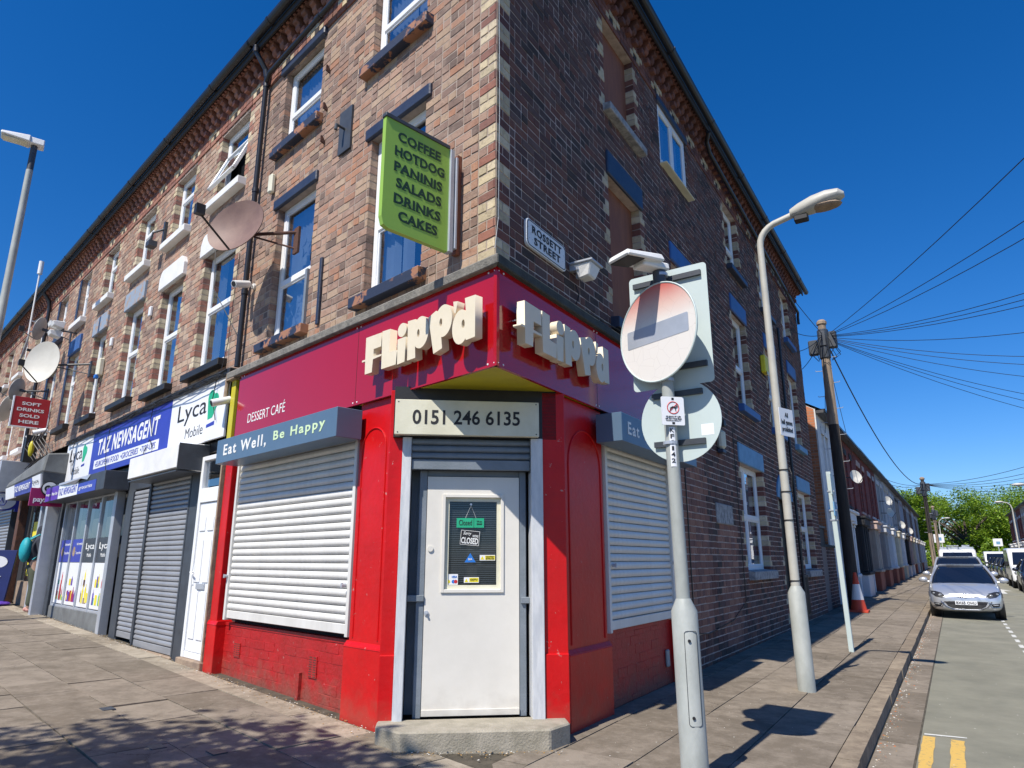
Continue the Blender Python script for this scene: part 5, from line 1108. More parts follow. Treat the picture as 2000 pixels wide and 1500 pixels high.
# cables draped along the ledge
random.seed(5); m = MB()
for k in range(6):
    p = []; 
    for i in range(40): s = 5.0 + i * .2; p.append((-s, .03 + .01 * k, 3.70 - .03 * k * .4 + .035 * math.sin(i * .5 + k * 1.7) + random.uniform(-.012, .012)))
    m.tube(p, .007, 5)
for s, d in ((7.7, .5), (9.9, .9), (12.3, .7), (5.3, .6)): m.tube([(-s, .03, 3.7), (-s - .05, .04, 3.7 - d * .5), (-s + .06, .02, 3.7 - d)], .006, 5)
ring = [(-7.75 + .16 * math.cos(a), .015 + .02 * math.sin(a * 2), 3.02 + .13 * math.sin(a)) for a in [i * .4 for i in range(44)]]; m.tube(ring, .006, 4)
m.tube([(-6.2, -.07, 6.0), (-5.6, .1, 5.0), (-4.9, .0, 4.2)], .006, 5); m.tube([(-5.3, -.09, 5.5), (-5.35, -.08, 4.2), (-5.3, .0, 3.7)], .005, 5)
o = m.build('draped_cable', M['black'], nb, FA)
for lab, s, z in (('small white junction box between two first floor windows', 8.92, 5.50), ('small pale junction box further along the brick wall', 11.15, 5.45)):
    b_ = stone(None, FA, -s - .05, -s + .05, z, z + .18, -.1, -.05, 'white', 'junction_box'); tag(b_, lab, 'junction box')
t = thing('alarm_box', 'cream alarm box with a blue lens beside a first floor window', 'alarm box', FA, -11.6, -.1, 5.0); m = MB(); m.box(-11.72, -11.50, -.1, -.0, 4.92, 5.28); m.build('box', M['cream'], t, FA, bevel=.02); m = MB(); m.box(-11.66, -11.56, -.04, .03, 4.86, 4.94); m.build('lens', M['stblue'], t, FA, bevel=.01)
t = thing('broken_lantern', 'broken dark lamp bracket beside a top floor window', 'lamp', FA, -8.75, -.1, 6.9); m = MB(); m.box(-8.78, -8.70, -.1, -.05, 6.8, 7.25); m.tube([(-8.74, -.05, 7.1), (-8.78, .1, 7.0), (-8.82, .12, 6.85)], .02, 6); m.box(-8.92, -8.74, .02, .16, 6.74, 6.84); m.build('bracket', M['dgrey'], t, FA)
# second block
O2 = [(13.80, 14.66, 4.25, 5.98, 1), (15.85, 16.7, 4.25, 5.98, 1), (13.85, 14.65, 6.74, 7.93, 0), (15.9, 16.7, 6.74, 7.93, 0)]
n2 = shop_block('brick_shop_building', 'brick terrace block with blue painted lintels behind the satellite dishes', 13.0, 17.9, O2, limit=120)
for i, q in enumerate(O2): fix_window(n2, q[0], q[1], q[2] + .02, q[3], transom=[.6], inside='curtain')
for s in (13.74, 15.79): stone(n2, FA, -s - .98, -s, 5.98, 6.34, -.13, -.05, 'blue', 'lintel'); sill(n2, FA, -s - 1.05, -s + .05, 4.12, 4.26, 'black', out=.02); sill(n2, FA, -s - 1.0, -s + .02, 6.62, 6.76, 'wpaint' if s < 15 else 'navy', out=.02)
for q in O2: stone(n2, FA, -q[1] - .16, -q[1], q[2], q[3], -.105, -.085, 'navy', 'painted_quoin', bevel=.002)
pipe(n2, FA, [(-17.75, .17, 8.42), (-17.75, .0, 8.2), (-17.75, -.03, 8.0), (-17.75, -.03, 3.8)], .045)
m = MB(); m.box(-17.9, -13.0, -.44, -.30, -.2, 3.75); m.build('shop_backing', M['inner'], n2, FA)
# third block further along
O3 = [(18.4 + i * 2.1, 19.25 + i * 2.1, 4.25, 5.98, 1) for i in range(5)] + [(18.4 + i * 2.1, 19.25 + i * 2.1, 6.74, 7.93, 1) for i in range(5)]
n3 = shop_block('far_terrace_building', 'furthest brick block of the shop terrace at the left edge', 17.9, 29.5, O3, limit=40)
for q in O3[:3] + O3[5:8]: fix_window(n3, q[0], q[1], q[2] + .02, q[3], transom=[.6], inside='curtain')
for q in O3: sill(n3, FA, -q[1] - .08, -q[0] + .08, q[2] - .12, q[2] + .01, 'wpaint', out=.02)
m = MB(); m.box(-29.5, -17.9, -.44, -.25, -.2, 3.75); m.build('shop_backing', M['dgrey'], n3, FA)
# second newsagent shopfront
t = thing('awning_housing', 'lumpy dark grey felt covered canopy housing with a small TAZ NEWSAGENT strip', 'shop sign', FA, -14.3, .2, 2.85)
m = MB(); m.hex([(-16.4, .42, 2.98), (-12.72, .42, 3.06), (-12.72, -.1, 3.02), (-16.4, -.1, 2.98), (-16.4, .36, 3.14), (-12.72, .38, 3.44), (-12.72, -.1, 3.5), (-16.4, -.1, 3.3)]); m.build('felt_cover', M['leadgrey'], t, FA, bevel=.03)
m = MB(); m.hex([(-16.3, .36, 2.70), (-12.74, .36, 2.76), (-12.74, -.1, 2.76), (-16.3, -.1, 2.72), (-16.3, .40, 2.98), (-12.74, .40, 3.06), (-12.74, -.1, 3.06), (-16.3, -.1, 2.98)]); m.build('housing', M['dgrey'], t, FA, bevel=.006)
for a, b, mt in ((-16.28, -15.3, 'white_s'), (-15.29, -13.55, 'tazblue'), (-13.54, -12.80, 'white_s')):
    za = 2.71 + (a + 16.3) * .017; m = MB(); m.hex([(a, .39, za), (b, .39, za), (b, .35, za), (a, .35, za), (a, .425, za + .26), (b, .425, za + .27), (b, .37, za + .27), (a, .37, za + .26)]); m.build('printed_strip', M[mt], t, FA)
lettering('TAZ NEWSAGENT', FA, -15.2, -13.65, 2.80, 2.93, .424, 'txt', t, bold=.01, spacing=1.1); lettering('Lyca', FA, -13.45, -12.9, 2.84, 2.94, .425, 'ink', t)
# shopfront beneath: posts, window, cash machine
m = MB()
m.box(-13.02, -12.88, -.1, .20, .25, 2.7); m.box(-13.9, -13.78, -.1, .12, .25, 2.7); m.box(-13.78, -13.30, -.1, .06, 1.0, 1.08); m.build('steel_post', M['alu'], n2, FA, bevel=.01)
m = MB(); m.box(-16.6, -16.3, -.1, .06, .2, 2.8); m.build('corner_post', M['rust'], n2, FA, bevel=.01)
m = MB(); m.box(-16.2, -13.9, -.2, -.16, .9, 2.7); m.build('shop_window', M['glass2'], n2, FA)
for a, b, z0, z1, mt in ((-14.3, -13.95, 1.0, 2.0, 'white_s'), (-14.7, -14.35, .9, 1.5, 'sand'), (-15.2, -14.85, 1.6, 2.1, 'mag'), (-14.6, -14.35, 1.6, 2.1, 'curtain'), (-15.7, -15.3, 1.0, 2.2, 'hivis')):
    m = MB(); m.box(a, b, -.156, -.15, z0, z1); m.build('window_poster', M[mt], n2, FA)
m = MB(); m.box(-16.2, -13.9, -.2, -.1, .2, .88); m.build('stall_riser', M['sand'], n2, FA)
t = thing('cash_machine', 'dark cash machine with a green top panel in the shopfront', 'cash machine', FA, -13.5, 0, .9)
m = MB(); m.box(-13.76, -13.32, -.12, -.02, .85, 2.1); m.build('casing', M['dgrey'], t, FA, bevel=.01); m = MB(); m.box(-13.72, -13.36, -.02, .04, 1.62, 1.80); m.build('panel', M['lgreen'], t, FA, bevel=.01); m = MB(); m.box(-13.70, -13.38, -.02, .0, 1.2, 1.5); m.build('screen', M['stblue'], t, FA); m = MB(); m.box(-13.72, -13.36, -.02, .10, 1.02, 1.06); m.build('keypad_shelf', M['alu'], t, FA); m = MB(); m.box(-13.74, -13.34, -.02, .0, 1.86, 2.08); m.build('header', M['white_s'], t, FA)
# perpendicular signs: x runs towards the wall, seen from the corner side
def perp(s): return frame(fp(FA, -s, 0), Vector((-nA.x, -nA.y, 0)))
F1 = perp(15.7); t = thing('soft_drinks_sign', 'red projecting sign reading SOFT DRINKS SOLD HERE', 'sign', F1, -.2, 0, 4.4)
m = MB(); m.box(-.66, .06, -.06, 0, 4.39, 5.09); m.build('panel', M['sred'], t, F1, bevel=.004)
m = MB(); m.box(-.68, -.655, -.07, .006, 4.37, 5.10); m.box(-.655, .06, -.065, .004, 4.37, 4.395); m.build('rim', M['white_s'], t, F1)
for i, (wd, L_) in enumerate((('SOFT', .38), ('DRINKS', .54), ('SOLD', .40), ('HERE', .40))): lettering(wd, F1, -.31 - L_ / 2, -.31 + L_ / 2, 4.90 - i * .145, 4.98 - i * .145, .001, 'txt', t, bold=.03)
F2 = perp(12.66); t = thing('payzone_sign', 'magenta projecting sign with a round black and white key logo reading payzone', 'sign', F2, -.2, 0, 2.4)
m = MB(); m.box(-.56, .0, -.05, 0, 2.38, 2.73); m.build('panel', M['mag'], t, F2, bevel=.004)
m = MB(); m.disc((-.26, .004, 2.73), (0, 1, 0), .145, .05, 28, 0); m.disc((-.26, .0305, 2.73), (0, 1, 0), .125, .003, 28, 1); m.disc((-.29, .033, 2.73), (0, 1, 0), .06, .003, 20, 0); m.disc((-.29, .035, 2.73), (0, 1, 0), .022, .003, 14, 1); m.box(-.24, -.16, .032, .034, 2.705, 2.755, 0); m.build('key_logo', [M['ink'], M['white_s']], t, F2)
lettering('payzone', F2, -.50, -.06, 2.43, 2.53, .001, 'txt', t, bold=.03)
F3 = perp(17.1); t = thing('lottery_sign', 'oval white and blue projecting sign with a crossed fingers mark', 'sign', F3, -.2, 0, 2.5)
m = MB(); m.prism(ell(-.30, 2.73, .36, .22, 28), -.08, .0, 0); m.prism(ell(-.33, 2.73, .28, .19, 28), .0, .02, 1); m.box(-.05, .05, -.06, -.01, 2.5, 2.95, 0); m.build('panel', [M['tazblue'], M['white_s']], t, F3)
m = MB(); m.tube([(-.42, .025, 2.70), (-.36, .025, 2.64), (-.28, .025, 2.64), (-.24, .025, 2.72), (-.28, .025, 2.85)], .01, 5); m.tube([(-.42, .025, 2.70), (-.36, .025, 2.74), (-.34, .025, 2.82), (-.30, .025, 2.70)], .01, 5); m.build('fingers_mark', M['tazblue'], t, F3)
t = thing('far_shop_housing', 'pale blue and white shop sign box at the left edge', 'shop sign', FA, -18.4, .2, 2.9)
m = MB(); m.box(-20.5, -17.15, -.1, .55, 3.0, 3.7); m.build('box', M['white_s'], t, FA, bevel=.01); m = MB(); m.box(-20.5, -17.2, .55, .555, 3.1, 3.2); m.box(-20.5, -17.2, .55, .555, 3.3, 3.45); m.build('stripe', M['paleblue'], t, FA); m = MB(); m.box(-17.15, -17.0, -.1, .5, 2.95, 3.72); m.build('end_plate', M['alu'], t, FA, bevel=.01)
shutter(n3, FA, -20.4, -17.9, .35, 2.7, -.06, 'slatG', pitch=.08, gmat='dgrey')
# A-board
M['navyb'] = pm('board_print_navy', (.012, .018, .11), .4, bump=0)
FBd = frame(fp(FA, -15.75, .36, fgz(FA, -15.75, .36)), Vector((.96, .28, 0)))
t = thing('pavement_board', 'dark blue pavement board with a white crossed fingers oval standing outside the shop', 'sign board', FBd)
m = MB(); m.hex([(-.38, .28, 0.06), (.30, .28, 0.06), (.30, .22, 0.06), (-.38, .22, 0.06), (-.34, .10, 1.18), (.34, .10, 1.18), (.34, .04, 1.18), (-.34, .04, 1.18)]); m.build('board', M['navyb'], t, FBd, bevel=.01)
m = MB(); m.prism(ell(0, .92, .20, .13, 24), .135, .16); m.build('oval', M['white_s'], t, FBd); lp = rrect(-.24, .24, .28, .72, .1)
m = MB(); m.tube([(x, .27 - .16 * z, z) for x, z in lp + [lp[0]]], .014, 6); m.build('border', M['white_s'], t, FBd); lettering('Play', FBd, -.14, .14, .55, .64, .205, 'txt', t, bold=.03); lettering('here', FBd, -.14, .14, .45, .53, .215, 'txt', t, bold=.03)
m = MB(); m.ball((0, .22, .04), .42, .20, .07, 16); m.build('base', M['purple'], t, FBd)
# satellite dishes of the second block
random.seed(3)
dish('largest cream satellite dish on the brick wall above the soft drinks sign', FA, -12.9, .72, 5.33, .38, (.62, .75, .10), 'dish', wall=(.30, 0, .05), rz=.46)
dish('small grey dish high beside the eaves pipe', FA, -15.24, .5, 6.68, .28, (-.55, .85, .25), 'dishg', wall=(.3, 0, 0), rz=.28)
dish('narrow grey dish seen edge on behind the large cream dish', FA, -16.2, .6, 6.37, .22, (-.1, 1, .12), 'dishg', wall=(.2, 0, -.2), rz=.36, lnb=False)
dish('small grey dish on the left, lower than the large cream one', FA, -16.75, .5, 5.46, .30, (-.6, .8, .25), 'dishg', wall=(.3, 0, 0), rz=.28)
dish('pale dish partly behind the red soft drinks sign', FA, -17.0, .6, 5.0, .36, (-.5, .85, .25), 'dish', wall=(.3, 0, 0), rz=.34)
t = thing('roof_aerial', 'slim white aerial mast standing above the gutter', 'aerial', FA, -17.95, .15, 7.4); m = MB(); m.tube([(-17.95, .3, 7.2), (-17.95, .3, 9.0)], .022, 8); m.tube([(-17.95, .3, 8.98), (-17.95, .3, 9.35)], .06, 12); m.build('mast', M['wpaint'], t, FA)
m = MB(); 
for z in (7.3, 7.6): m.box(-18.3, -17.5, -.1, -.06, z, z + .03); m.box(-17.97, -17.93, -.1, .3, z, z + .03)
m.build('mast_bracket', M['alu'], t, FA)
t = thing('twin_floodlight', 'cluster of white floodlights under a top floor window', 'floodlight', FA, -14.5, 0, 6.6)
for dx, dz in ((0, 0), (.35, -.08), (.15, -.25)):
    m = MB(); m.hex([(-14.7 + dx, .42, 6.60 + dz), (-14.45 + dx, .42, 6.60 + dz), (-14.45 + dx, .22, 6.55 + dz), (-14.7 + dx, .22, 6.55 + dz), (-14.7 + dx, .45, 6.70 + dz), (-14.45 + dx, .45, 6.70 + dz), (-14.45 + dx, .2, 6.72 + dz), (-14.7 + dx, .2, 6.72 + dz)]); m.build('lamp', M['wpaint'], t, FA, bevel=.01)
m = MB(); m.tube([(-14.4, -.1, 6.5), (-14.4, .2, 6.5)], .02, 6); m.tube([(-14.7, .22, 6.52), (-14.1, .22, 6.45)], .02, 6); m.build('bracket', M['dgrey'], t, FA)
m = MB(); random.seed(9)
for k in range(7): m.tube([(-16.2 + k * .25, .1, 4.3 + .1 * math.sin(k)), (-16.0 + k * .3, .25, 3.95), (-15.6 + k * .3, .1, 3.6), (-15.2 + k * .35, .3, 3.35)], .012, 5)
m.box(-16.1, -15.95, .0, .25, 3.6, 4.25)
tag(m.build('cable_tangle', M['black'], None, FA), 'tangle of black cables and junctions below the soft drinks sign', 'cables')
for lab, x, z in (('white camera left of the yellow bag below the soft drinks sign', -16.0, 4.18), ('white camera right above the yellow bag below the soft drinks sign', -15.3, 4.22)): camera(lab, FA, x, z, (-.2, 0), 1.0)
m = MB(); m.ball((-15.2, .25, 3.82), .07, .06, .19, 10); tag(m.build('yellow_bag', M['yellow'], None, FA, smooth=True), 'crumpled yellow bag caught in the cables', 'bag')
# ------------------------------------------------------------------ street furniture
def F_at(x, y, right, z=None): return frame(Vector((x, y, gz(x, y) if z is None else z)), Vector(right))
# post with the no entry signs
px, py = 1.16, 4.785
FP = F_at(px, py, (1, 0), 0.0)
t = thing('sign_post', 'thick grey sign post with an LED lamp head standing in the foreground', 'sign post', FP)
m = MB(); m.tube([(0, 0, -.15), (-.01, 0, 1.02), (-.012, 0, 1.10)], [.088, .086, .048], 24); m.box(.0, .001, 0, .001, .2, .21)
m.build('post_base', M['pole'], t, FP, smooth=True)
m = MB(); m.tube([(-.012, 0, 1.08), (-.03, 0, 2.4), (-.045, 0, 3.40)], [.046, .044, .041], 20); m.build('post', M['pole'], t, FP, smooth=True)
m = MB(); m.tube([(-.045, 0, 3.36), (-.047, 0, 3.50)], .050, 16); m.build('lamp_collar', M['dgrey'], t, FP, smooth=True)
m = MB(); lp = rrect(-.035, .052, .33, .90, .02)
def cyl(xz, r): x, z = xz; a = x / r; return (r * math.sin(a) - .005, r * math.cos(a), z)
m.tube([cyl(p, .0885) for p in lp + [lp[0]]], .0022, 4); m.build('access_door', M['dgrey'], t, FP)
for z in (.38, .84):
    m = MB(); c = cyl((-.005, z), .088); m.disc(c, (0, 1, 0), .010, .012, 10); m.build('door_lock', M['ink'], t, FP)
HL = MB()                                                         # LED head reaches out to the left
HH = FP @ Matrix.Translation((-.045, 0, 3.48)) @ Matrix.Rotation(R(32), 4, 'Z')
HL.hex([(-.42, .13, -.02), (-.02, .10, .03), (-.02, -.10, .03), (-.42, -.11, -.02), (-.41, .11, .03), (-.04, .08, .09), (-.04, -.08, .09), (-.41, -.09, .03)]); HL.hex([(-.22, .07, -.03), (.06, .06, -.01), (.06, -.06, -.01), (-.22, -.07, -.03), (-.2, .05, .03), (.06, .05, .05), (.06, -.05, .05), (-.2, -.05, .03)])
HL.build('lamp_head', M['wpaint'], t, HH, bevel=.012)
m = MB(); m.hex([(-.40, .10, -.026), (-.23, .09, -.004), (-.23, -.09, -.004), (-.40, -.09, -.026), (-.40, .10, -.01), (-.23, .09, .01), (-.23, -.09, .01), (-.40, -.09, -.01)]); m.build('lamp_lens', M['soffit'], t, HH)
for z in (2.60, 2.14, 3.42, 2.78):
    m = MB(); m.tube([(-.035, 0, z), (-.035, 0, z + .022)], .053, 16); m.build('clip', M['alu'], t, FP)
m = MB(); n = 10
for i in range(n):
    a0, a1 = -.45 + .9 * i / n, -.45 + .9 * (i + 1) / n; r = .0468
    m.quad([(-.03 + r * math.sin(a0), r * math.cos(a0), 1.98), (-.03 + r * math.sin(a1), r * math.cos(a1), 1.98), (-.03 + r * math.sin(a1), r * math.cos(a1), 2.26), (-.03 + r * math.sin(a0), r * math.cos(a0), 2.26)])
lb = m.build('number_label', M['white_s'], t, FP, fix=False)
for i, ch in enumerate('KF1142'): lettering(ch, FP, -.045 + (.006 if ch == '1' else 0), -.018 - (.006 if ch == '1' else 0), 2.222 - i * .043, 2.252 - i * .043, .0470, 'ink', lb, bold=.02)
a = R(55); eR = Vector((math.cos(a), -math.sin(a), 0)); FN = frame(Vector((px, py, 0)), eR)     # no entry disc
M['noent'] = None
def noentry():
    m, t_, b = nodes('faded_no_entry_face'); L = t_.links; tc = t_.nodes.new('ShaderNodeTexCoord'); sp = t_.nodes.new('ShaderNodeSeparateXYZ'); L.new(tc.outputs['Object'], sp.inputs[0])
    n = t_.nodes.new('ShaderNodeTexNoise'); n.inputs['Scale'].default_value = 3; L.new(tc.outputs['Object'], n.inputs[0])
    ad = t_.nodes.new('ShaderNodeMath'); ad.operation = 'MULTIPLY_ADD'; ad.inputs[1].default_value = .10; L.new(n.outputs[0], ad.inputs[0]); L.new(sp.outputs[2], ad.inputs[2])
    mr = t_.nodes.new('ShaderNodeMapRange'); mr.inputs[1].default_value = 3.10; mr.inputs[2].default_value = 3.42; L.new(ad.outputs[0], mr.inputs[0])
    cr = t_.nodes.new('ShaderNodeValToRGB'); e = cr.color_ramp.elements; e[0].color = (.72, .68, .64, 1); e[1].position = .97; e[1].color = (.50, .04, .03, 1); x = e.new(.35); x.color = (.68, .48, .42, 1); L.new(mr.outputs[0], cr.inputs[0])
    v = t_.nodes.new('ShaderNodeTexVoronoi'); v.feature = 'DISTANCE_TO_EDGE'; v.inputs['Scale'].default_value = 9; L.new(tc.outputs['Object'], v.inputs[0])
    vr = t_.nodes.new('ShaderNodeMapRange'); vr.inputs[1].default_value = .012; vr.inputs[2].default_value = .004; vr.inputs[4].default_value = .22; L.new(v.outputs[0], vr.inputs[0])
    mx = t_.nodes.new('ShaderNodeMix'); mx.data_type = 'RGBA'; mx.inputs[7].default_value = (.25, .2, .18, 1); L.new(vr.outputs[0], mx.inputs[0]); L.new(cr.outputs[0], mx.inputs[6]); L.new(mx.outputs[2], b.inputs['Base Color']); b.inputs['Roughness'].default_value = .5; return m
M['noent'] = noentry()
t = thing('no_entry_sign', 'round no entry sign, sun bleached to pale pink with a red top, facing left', 'road sign', FN, 0, .09, 2.98)
m = MB(); m.disc((-.035, .085, 2.975), (0, 1, 0), .375, .012, 56); m.build('face', M['noent'], t, FN, bevel=.002)
m = MB(); m.tube([(-.035 + .373 * math.cos(q), .090, 2.975 + .373 * math.sin(q)) for q in [i * 2 * math.pi / 56 for i in range(57)]], .007, 6, cap=False); m.build('rim', M['signback'], t, FN)
m = MB(); m.prism(rrect(-.335, .265, 2.905, 3.045, .012), .0915, .093); m.build('bar', M['alu'], t, FN)
m = MB(); m.box(-.3, .23, .045, .078, 3.12, 3.16); m.box(-.3, .23, .045, .078, 2.80, 2.84); m.build('rail', M['signback'], t, FN)
a = R(34.4); FQ = frame(Vector((px, py, 0)), Vector((math.cos(a), -math.sin(a), 0)))
t = thing('square_sign_back', 'pale back of a tall rectangular traffic sign behind the no entry disc', 'road sign', FQ, 0, -.07, 3.0)
m = MB(); m.prism(rrect(-.33, .29, 2.58, 3.50, .03), -.075, -.071); m.build('plate', M['signback'], t, FQ)
m = MB()
for z in (3.40, 2.70): m = MB(); m.box(-.29, .25, -.071, -.045, z, z + .04); m.build('rail', M['dgrey'], t, FQ)
t = thing('round_sign_back', 'pale back of a round traffic sign below the no entry disc', 'road sign', FQ, 0, -.07, 2.32)
m = MB(); m.disc((.02, -.072, 2.325), (0, 1, 0), .30, .006, 48); m.build('plate', M['signback'], t, FQ)
m = MB()
for z in (2.50, 2.14): m = MB(); m.box(-.18, .20, -.068, -.045, z, z + .04); m.build('rail', M['dgrey'], t, FQ)
m = MB(); m.box(.17, .26, -.069, -.068, 2.20, 2.28); m.build('paper_sticker', M['white_s'], t, FQ)
FC = F_at(px, py, (.985, .17), 0)
t = thing('dog_fouling_notice', 'small white notice with a red ringed dog symbol strapped to the foreground post', 'notice', FC, 0, .05, 2.3)
m = MB(); m.prism(rrect(-.115, .055, 2.27, 2.475, .01), .052, .058); m.build('plate', M['white_s'], t, FC)
m = MB(); m.tube([(-.028 + .043 * math.cos(q), .0585, 2.395 + .043 * math.sin(q)) for q in [i * math.pi / 12 for i in range(25)]], .0035, 5, cap=False); m.tube([(-.058, .0585, 2.365), (.002, .0585, 2.425)], .003, 5); m.build('red_ring', M['strd'], t, FC)
m = MB(); m.tube([(-.05, .0588, 2.39), (-.03, .0588, 2.402), (-.012, .0588, 2.395), (.004, .0588, 2.41)], .006, 6); m.tube([(-.046, .0588, 2.39), (-.052, .0588, 2.373)], .003, 5); m.tube([(-.012, .0588, 2.39), (-.008, .0588, 2.37)], .003, 5); m.box(-.037, -.019, .058, .059, 2.45, 2.468); m.box(-.04, -.02, .058, .059, 2.275, 2.292); m.build('dog_mark', M['ink'], t, FC)
lettering('CLEAN IT UP!', FC, -.085, .025, 2.325, 2.336, .0585, 'ink', t, bold=.02); lettering('OR PAY THE FINE', FC, -.09, .03, 2.31, 2.32, .0585, 'ink', t, bold=.02); lettering('MAXIMUM PENALTY', FC, -.085, .025, 2.298, 2.305, .0585, 'ink', t)
# swan neck lamp column
lx, ly = 3.154, 7.865; FL = frame(Vector((lx, ly, 0)), nB)
t = thing('street_lamp', 'cream swan necked street lamp on the side street pavement', 'street lamp', FL)
m = MB(); m.tube([(0, 0, -.2), (-.012, 0, 1.0), (-.013, 0, 1.07)], [.092, .09, .052], 24); m.build('column_base', M['pole'], t, FL, smooth=True)
m = MB(); arc = [(-.03 + .0, 0, 5.0)] + [(.25 - .28 * math.cos(q), 0, 5.18 + .27 * math.sin(q)) for q in [i * R(14) for i in range(0, 6)]] + [(.42, 0, 5.50)]
m.tube([(-.013, 0, 1.05), (-.022, 0, 3.0)] + arc, [.050, .046] + [.040] * len(arc), 16); m.build('column', M['polecream'], t, FL, smooth=True)
m = MB(); pr = [(.36, .055, 5.44, 5.57), (.46, .09, 5.42, 5.62), (.62, .13, 5.43, 5.67), (.78, .145, 5.47, 5.69), (.92, .11, 5.52, 5.68), (.98, .04, 5.56, 5.63)]
vs_, fs = [], []; n = 14
for x, w_, z0, z1 in pr:
    for k in range(n):
        q = 2 * math.pi * k / n; zz_ = (z0 + z1) / 2 + (z1 - z0) / 2 * math.sin(q) if math.sin(q) > 0 else (z0 + z1) / 2 + (z1 - z0) / 2 * math.sin(q) * .8; vs_.append((x, w_ * math.cos(q), zz_))
for i in range(len(pr) - 1):
    for k in range(n): fs.append((i * n + k, i * n + (k + 1) % n, (i + 1) * n + (k + 1) % n, (i + 1) * n + k))
fs += [tuple(range(n)), tuple(range((len(pr) - 1) * n, len(pr) * n))]; m.add(vs_, fs); m.build('lamp_head', M['polecream'], t, FL, smooth=True)
m = MB(); m.ball((.75, 0, 5.50), .20, .115, .045, 16); m.build('lamp_bowl', M['sand'], t, FL, smooth=True); m = MB(); m.box(.40, .56, -.06, .06, 5.38, 5.45); m.build('gear_box', M['ink'], t, FL, bevel=.01)
m = MB()
for z in (2.35, 2.10, 1.78, 1.12): m.tube([(-.016, 0, z), (-.016, 0, z + .012)], .056, 14)
m.tube([(.045, .0, 2.38), (.07, .02, 2.3), (.05, .0, 2.1)], .006, 5); m.build('strap', M['ink'], t, FL)
FBG = frame(Vector((lx, ly, 0)), Vector((.777, .629, 0)))
t = thing('ball_games_sign', 'white notice reading All ball games prohibited on the swan necked lamp column', 'notice', FBG, 0, .06, 2.75)
m = MB(); m.prism(rrect(-.13, .17, 2.74, 3.07, .012), .062, .068, 0); m.build('plate', M['white_s'], t, FBG)
for i, (wd, L_) in enumerate((('All', .07), ('ball games', .24), ('prohibited', .23))): lettering(wd, FBG, .02 - L_ / 2, .02 + L_ / 2, 2.965 - i * .085 - (.02 if i else 0), 3.02 - i * .085, .0685, 'ink', t, bold=.02)
# thin leaning parking plate post
qx, qy = 5.119, 10.944; FT = frame(Vector((qx, qy, 0)), nB)
t = thing('parking_sign_post', 'slim pale square post with small plates leaning a little on the pavement', 'sign post', FT)
m = MB(); m.hex([(-.035, .035, -.2), (.035, .035, -.2), (.035, -.035, -.2), (-.035, -.035, -.2), (-.075, .035, 2.72), (-.005, .035, 2.72), (-.005, -.035, 2.72), (-.075, -.035, 2.72)]); m.build('post', M['signback'], t, FT, bevel=.006)
m = MB(); m.box(-.02, .0, -.16, .14, 2.35, 2.68); m.build('plate', M['signback'], t, FT, bevel=.003); m = MB(); m.box(-.015, .005, -.12, .10, 2.02, 2.24); m.build('plate', M['paleblue'], t, FT, bevel=.003)
for z in (2.4, 2.1, 1.95): m = MB(); m.box(-.085, .02, -.045, .045, z, z + .02); m.build('clip', M['alu'], t, FT)
# traffic cone
cx_, cy_ = fp(FB, 16.0, .50)[:2]; FK = F_at(cx_, cy_, (nB.x, nB.y))
t = thing('traffic_cone', 'orange and white traffic cone at the foot of the telegraph pole', 'traffic cone', FK)
m = MB(); m.box(-.23, .23, -.23, .23, 0, .05, 0); m.tube([(0, 0, .05), (0, 0, .30)], [.19, .145], 24, 0); m.build('base', pm('cone_orange', (.62, .07, .03), .6, bump=.05), t, FK)
m = MB(); m.tube([(0, 0, .30), (0, 0, .68)], [.146, .083], 24); m.build('white_sleeve', M['wpaint'], t, FK, smooth=True); m = MB(); m.tube([(0, 0, .68), (0, 0, .97)], [.084, .035], 24); m.build('tip', bpy.data.materials['cone_orange'], t, FK, smooth=True)
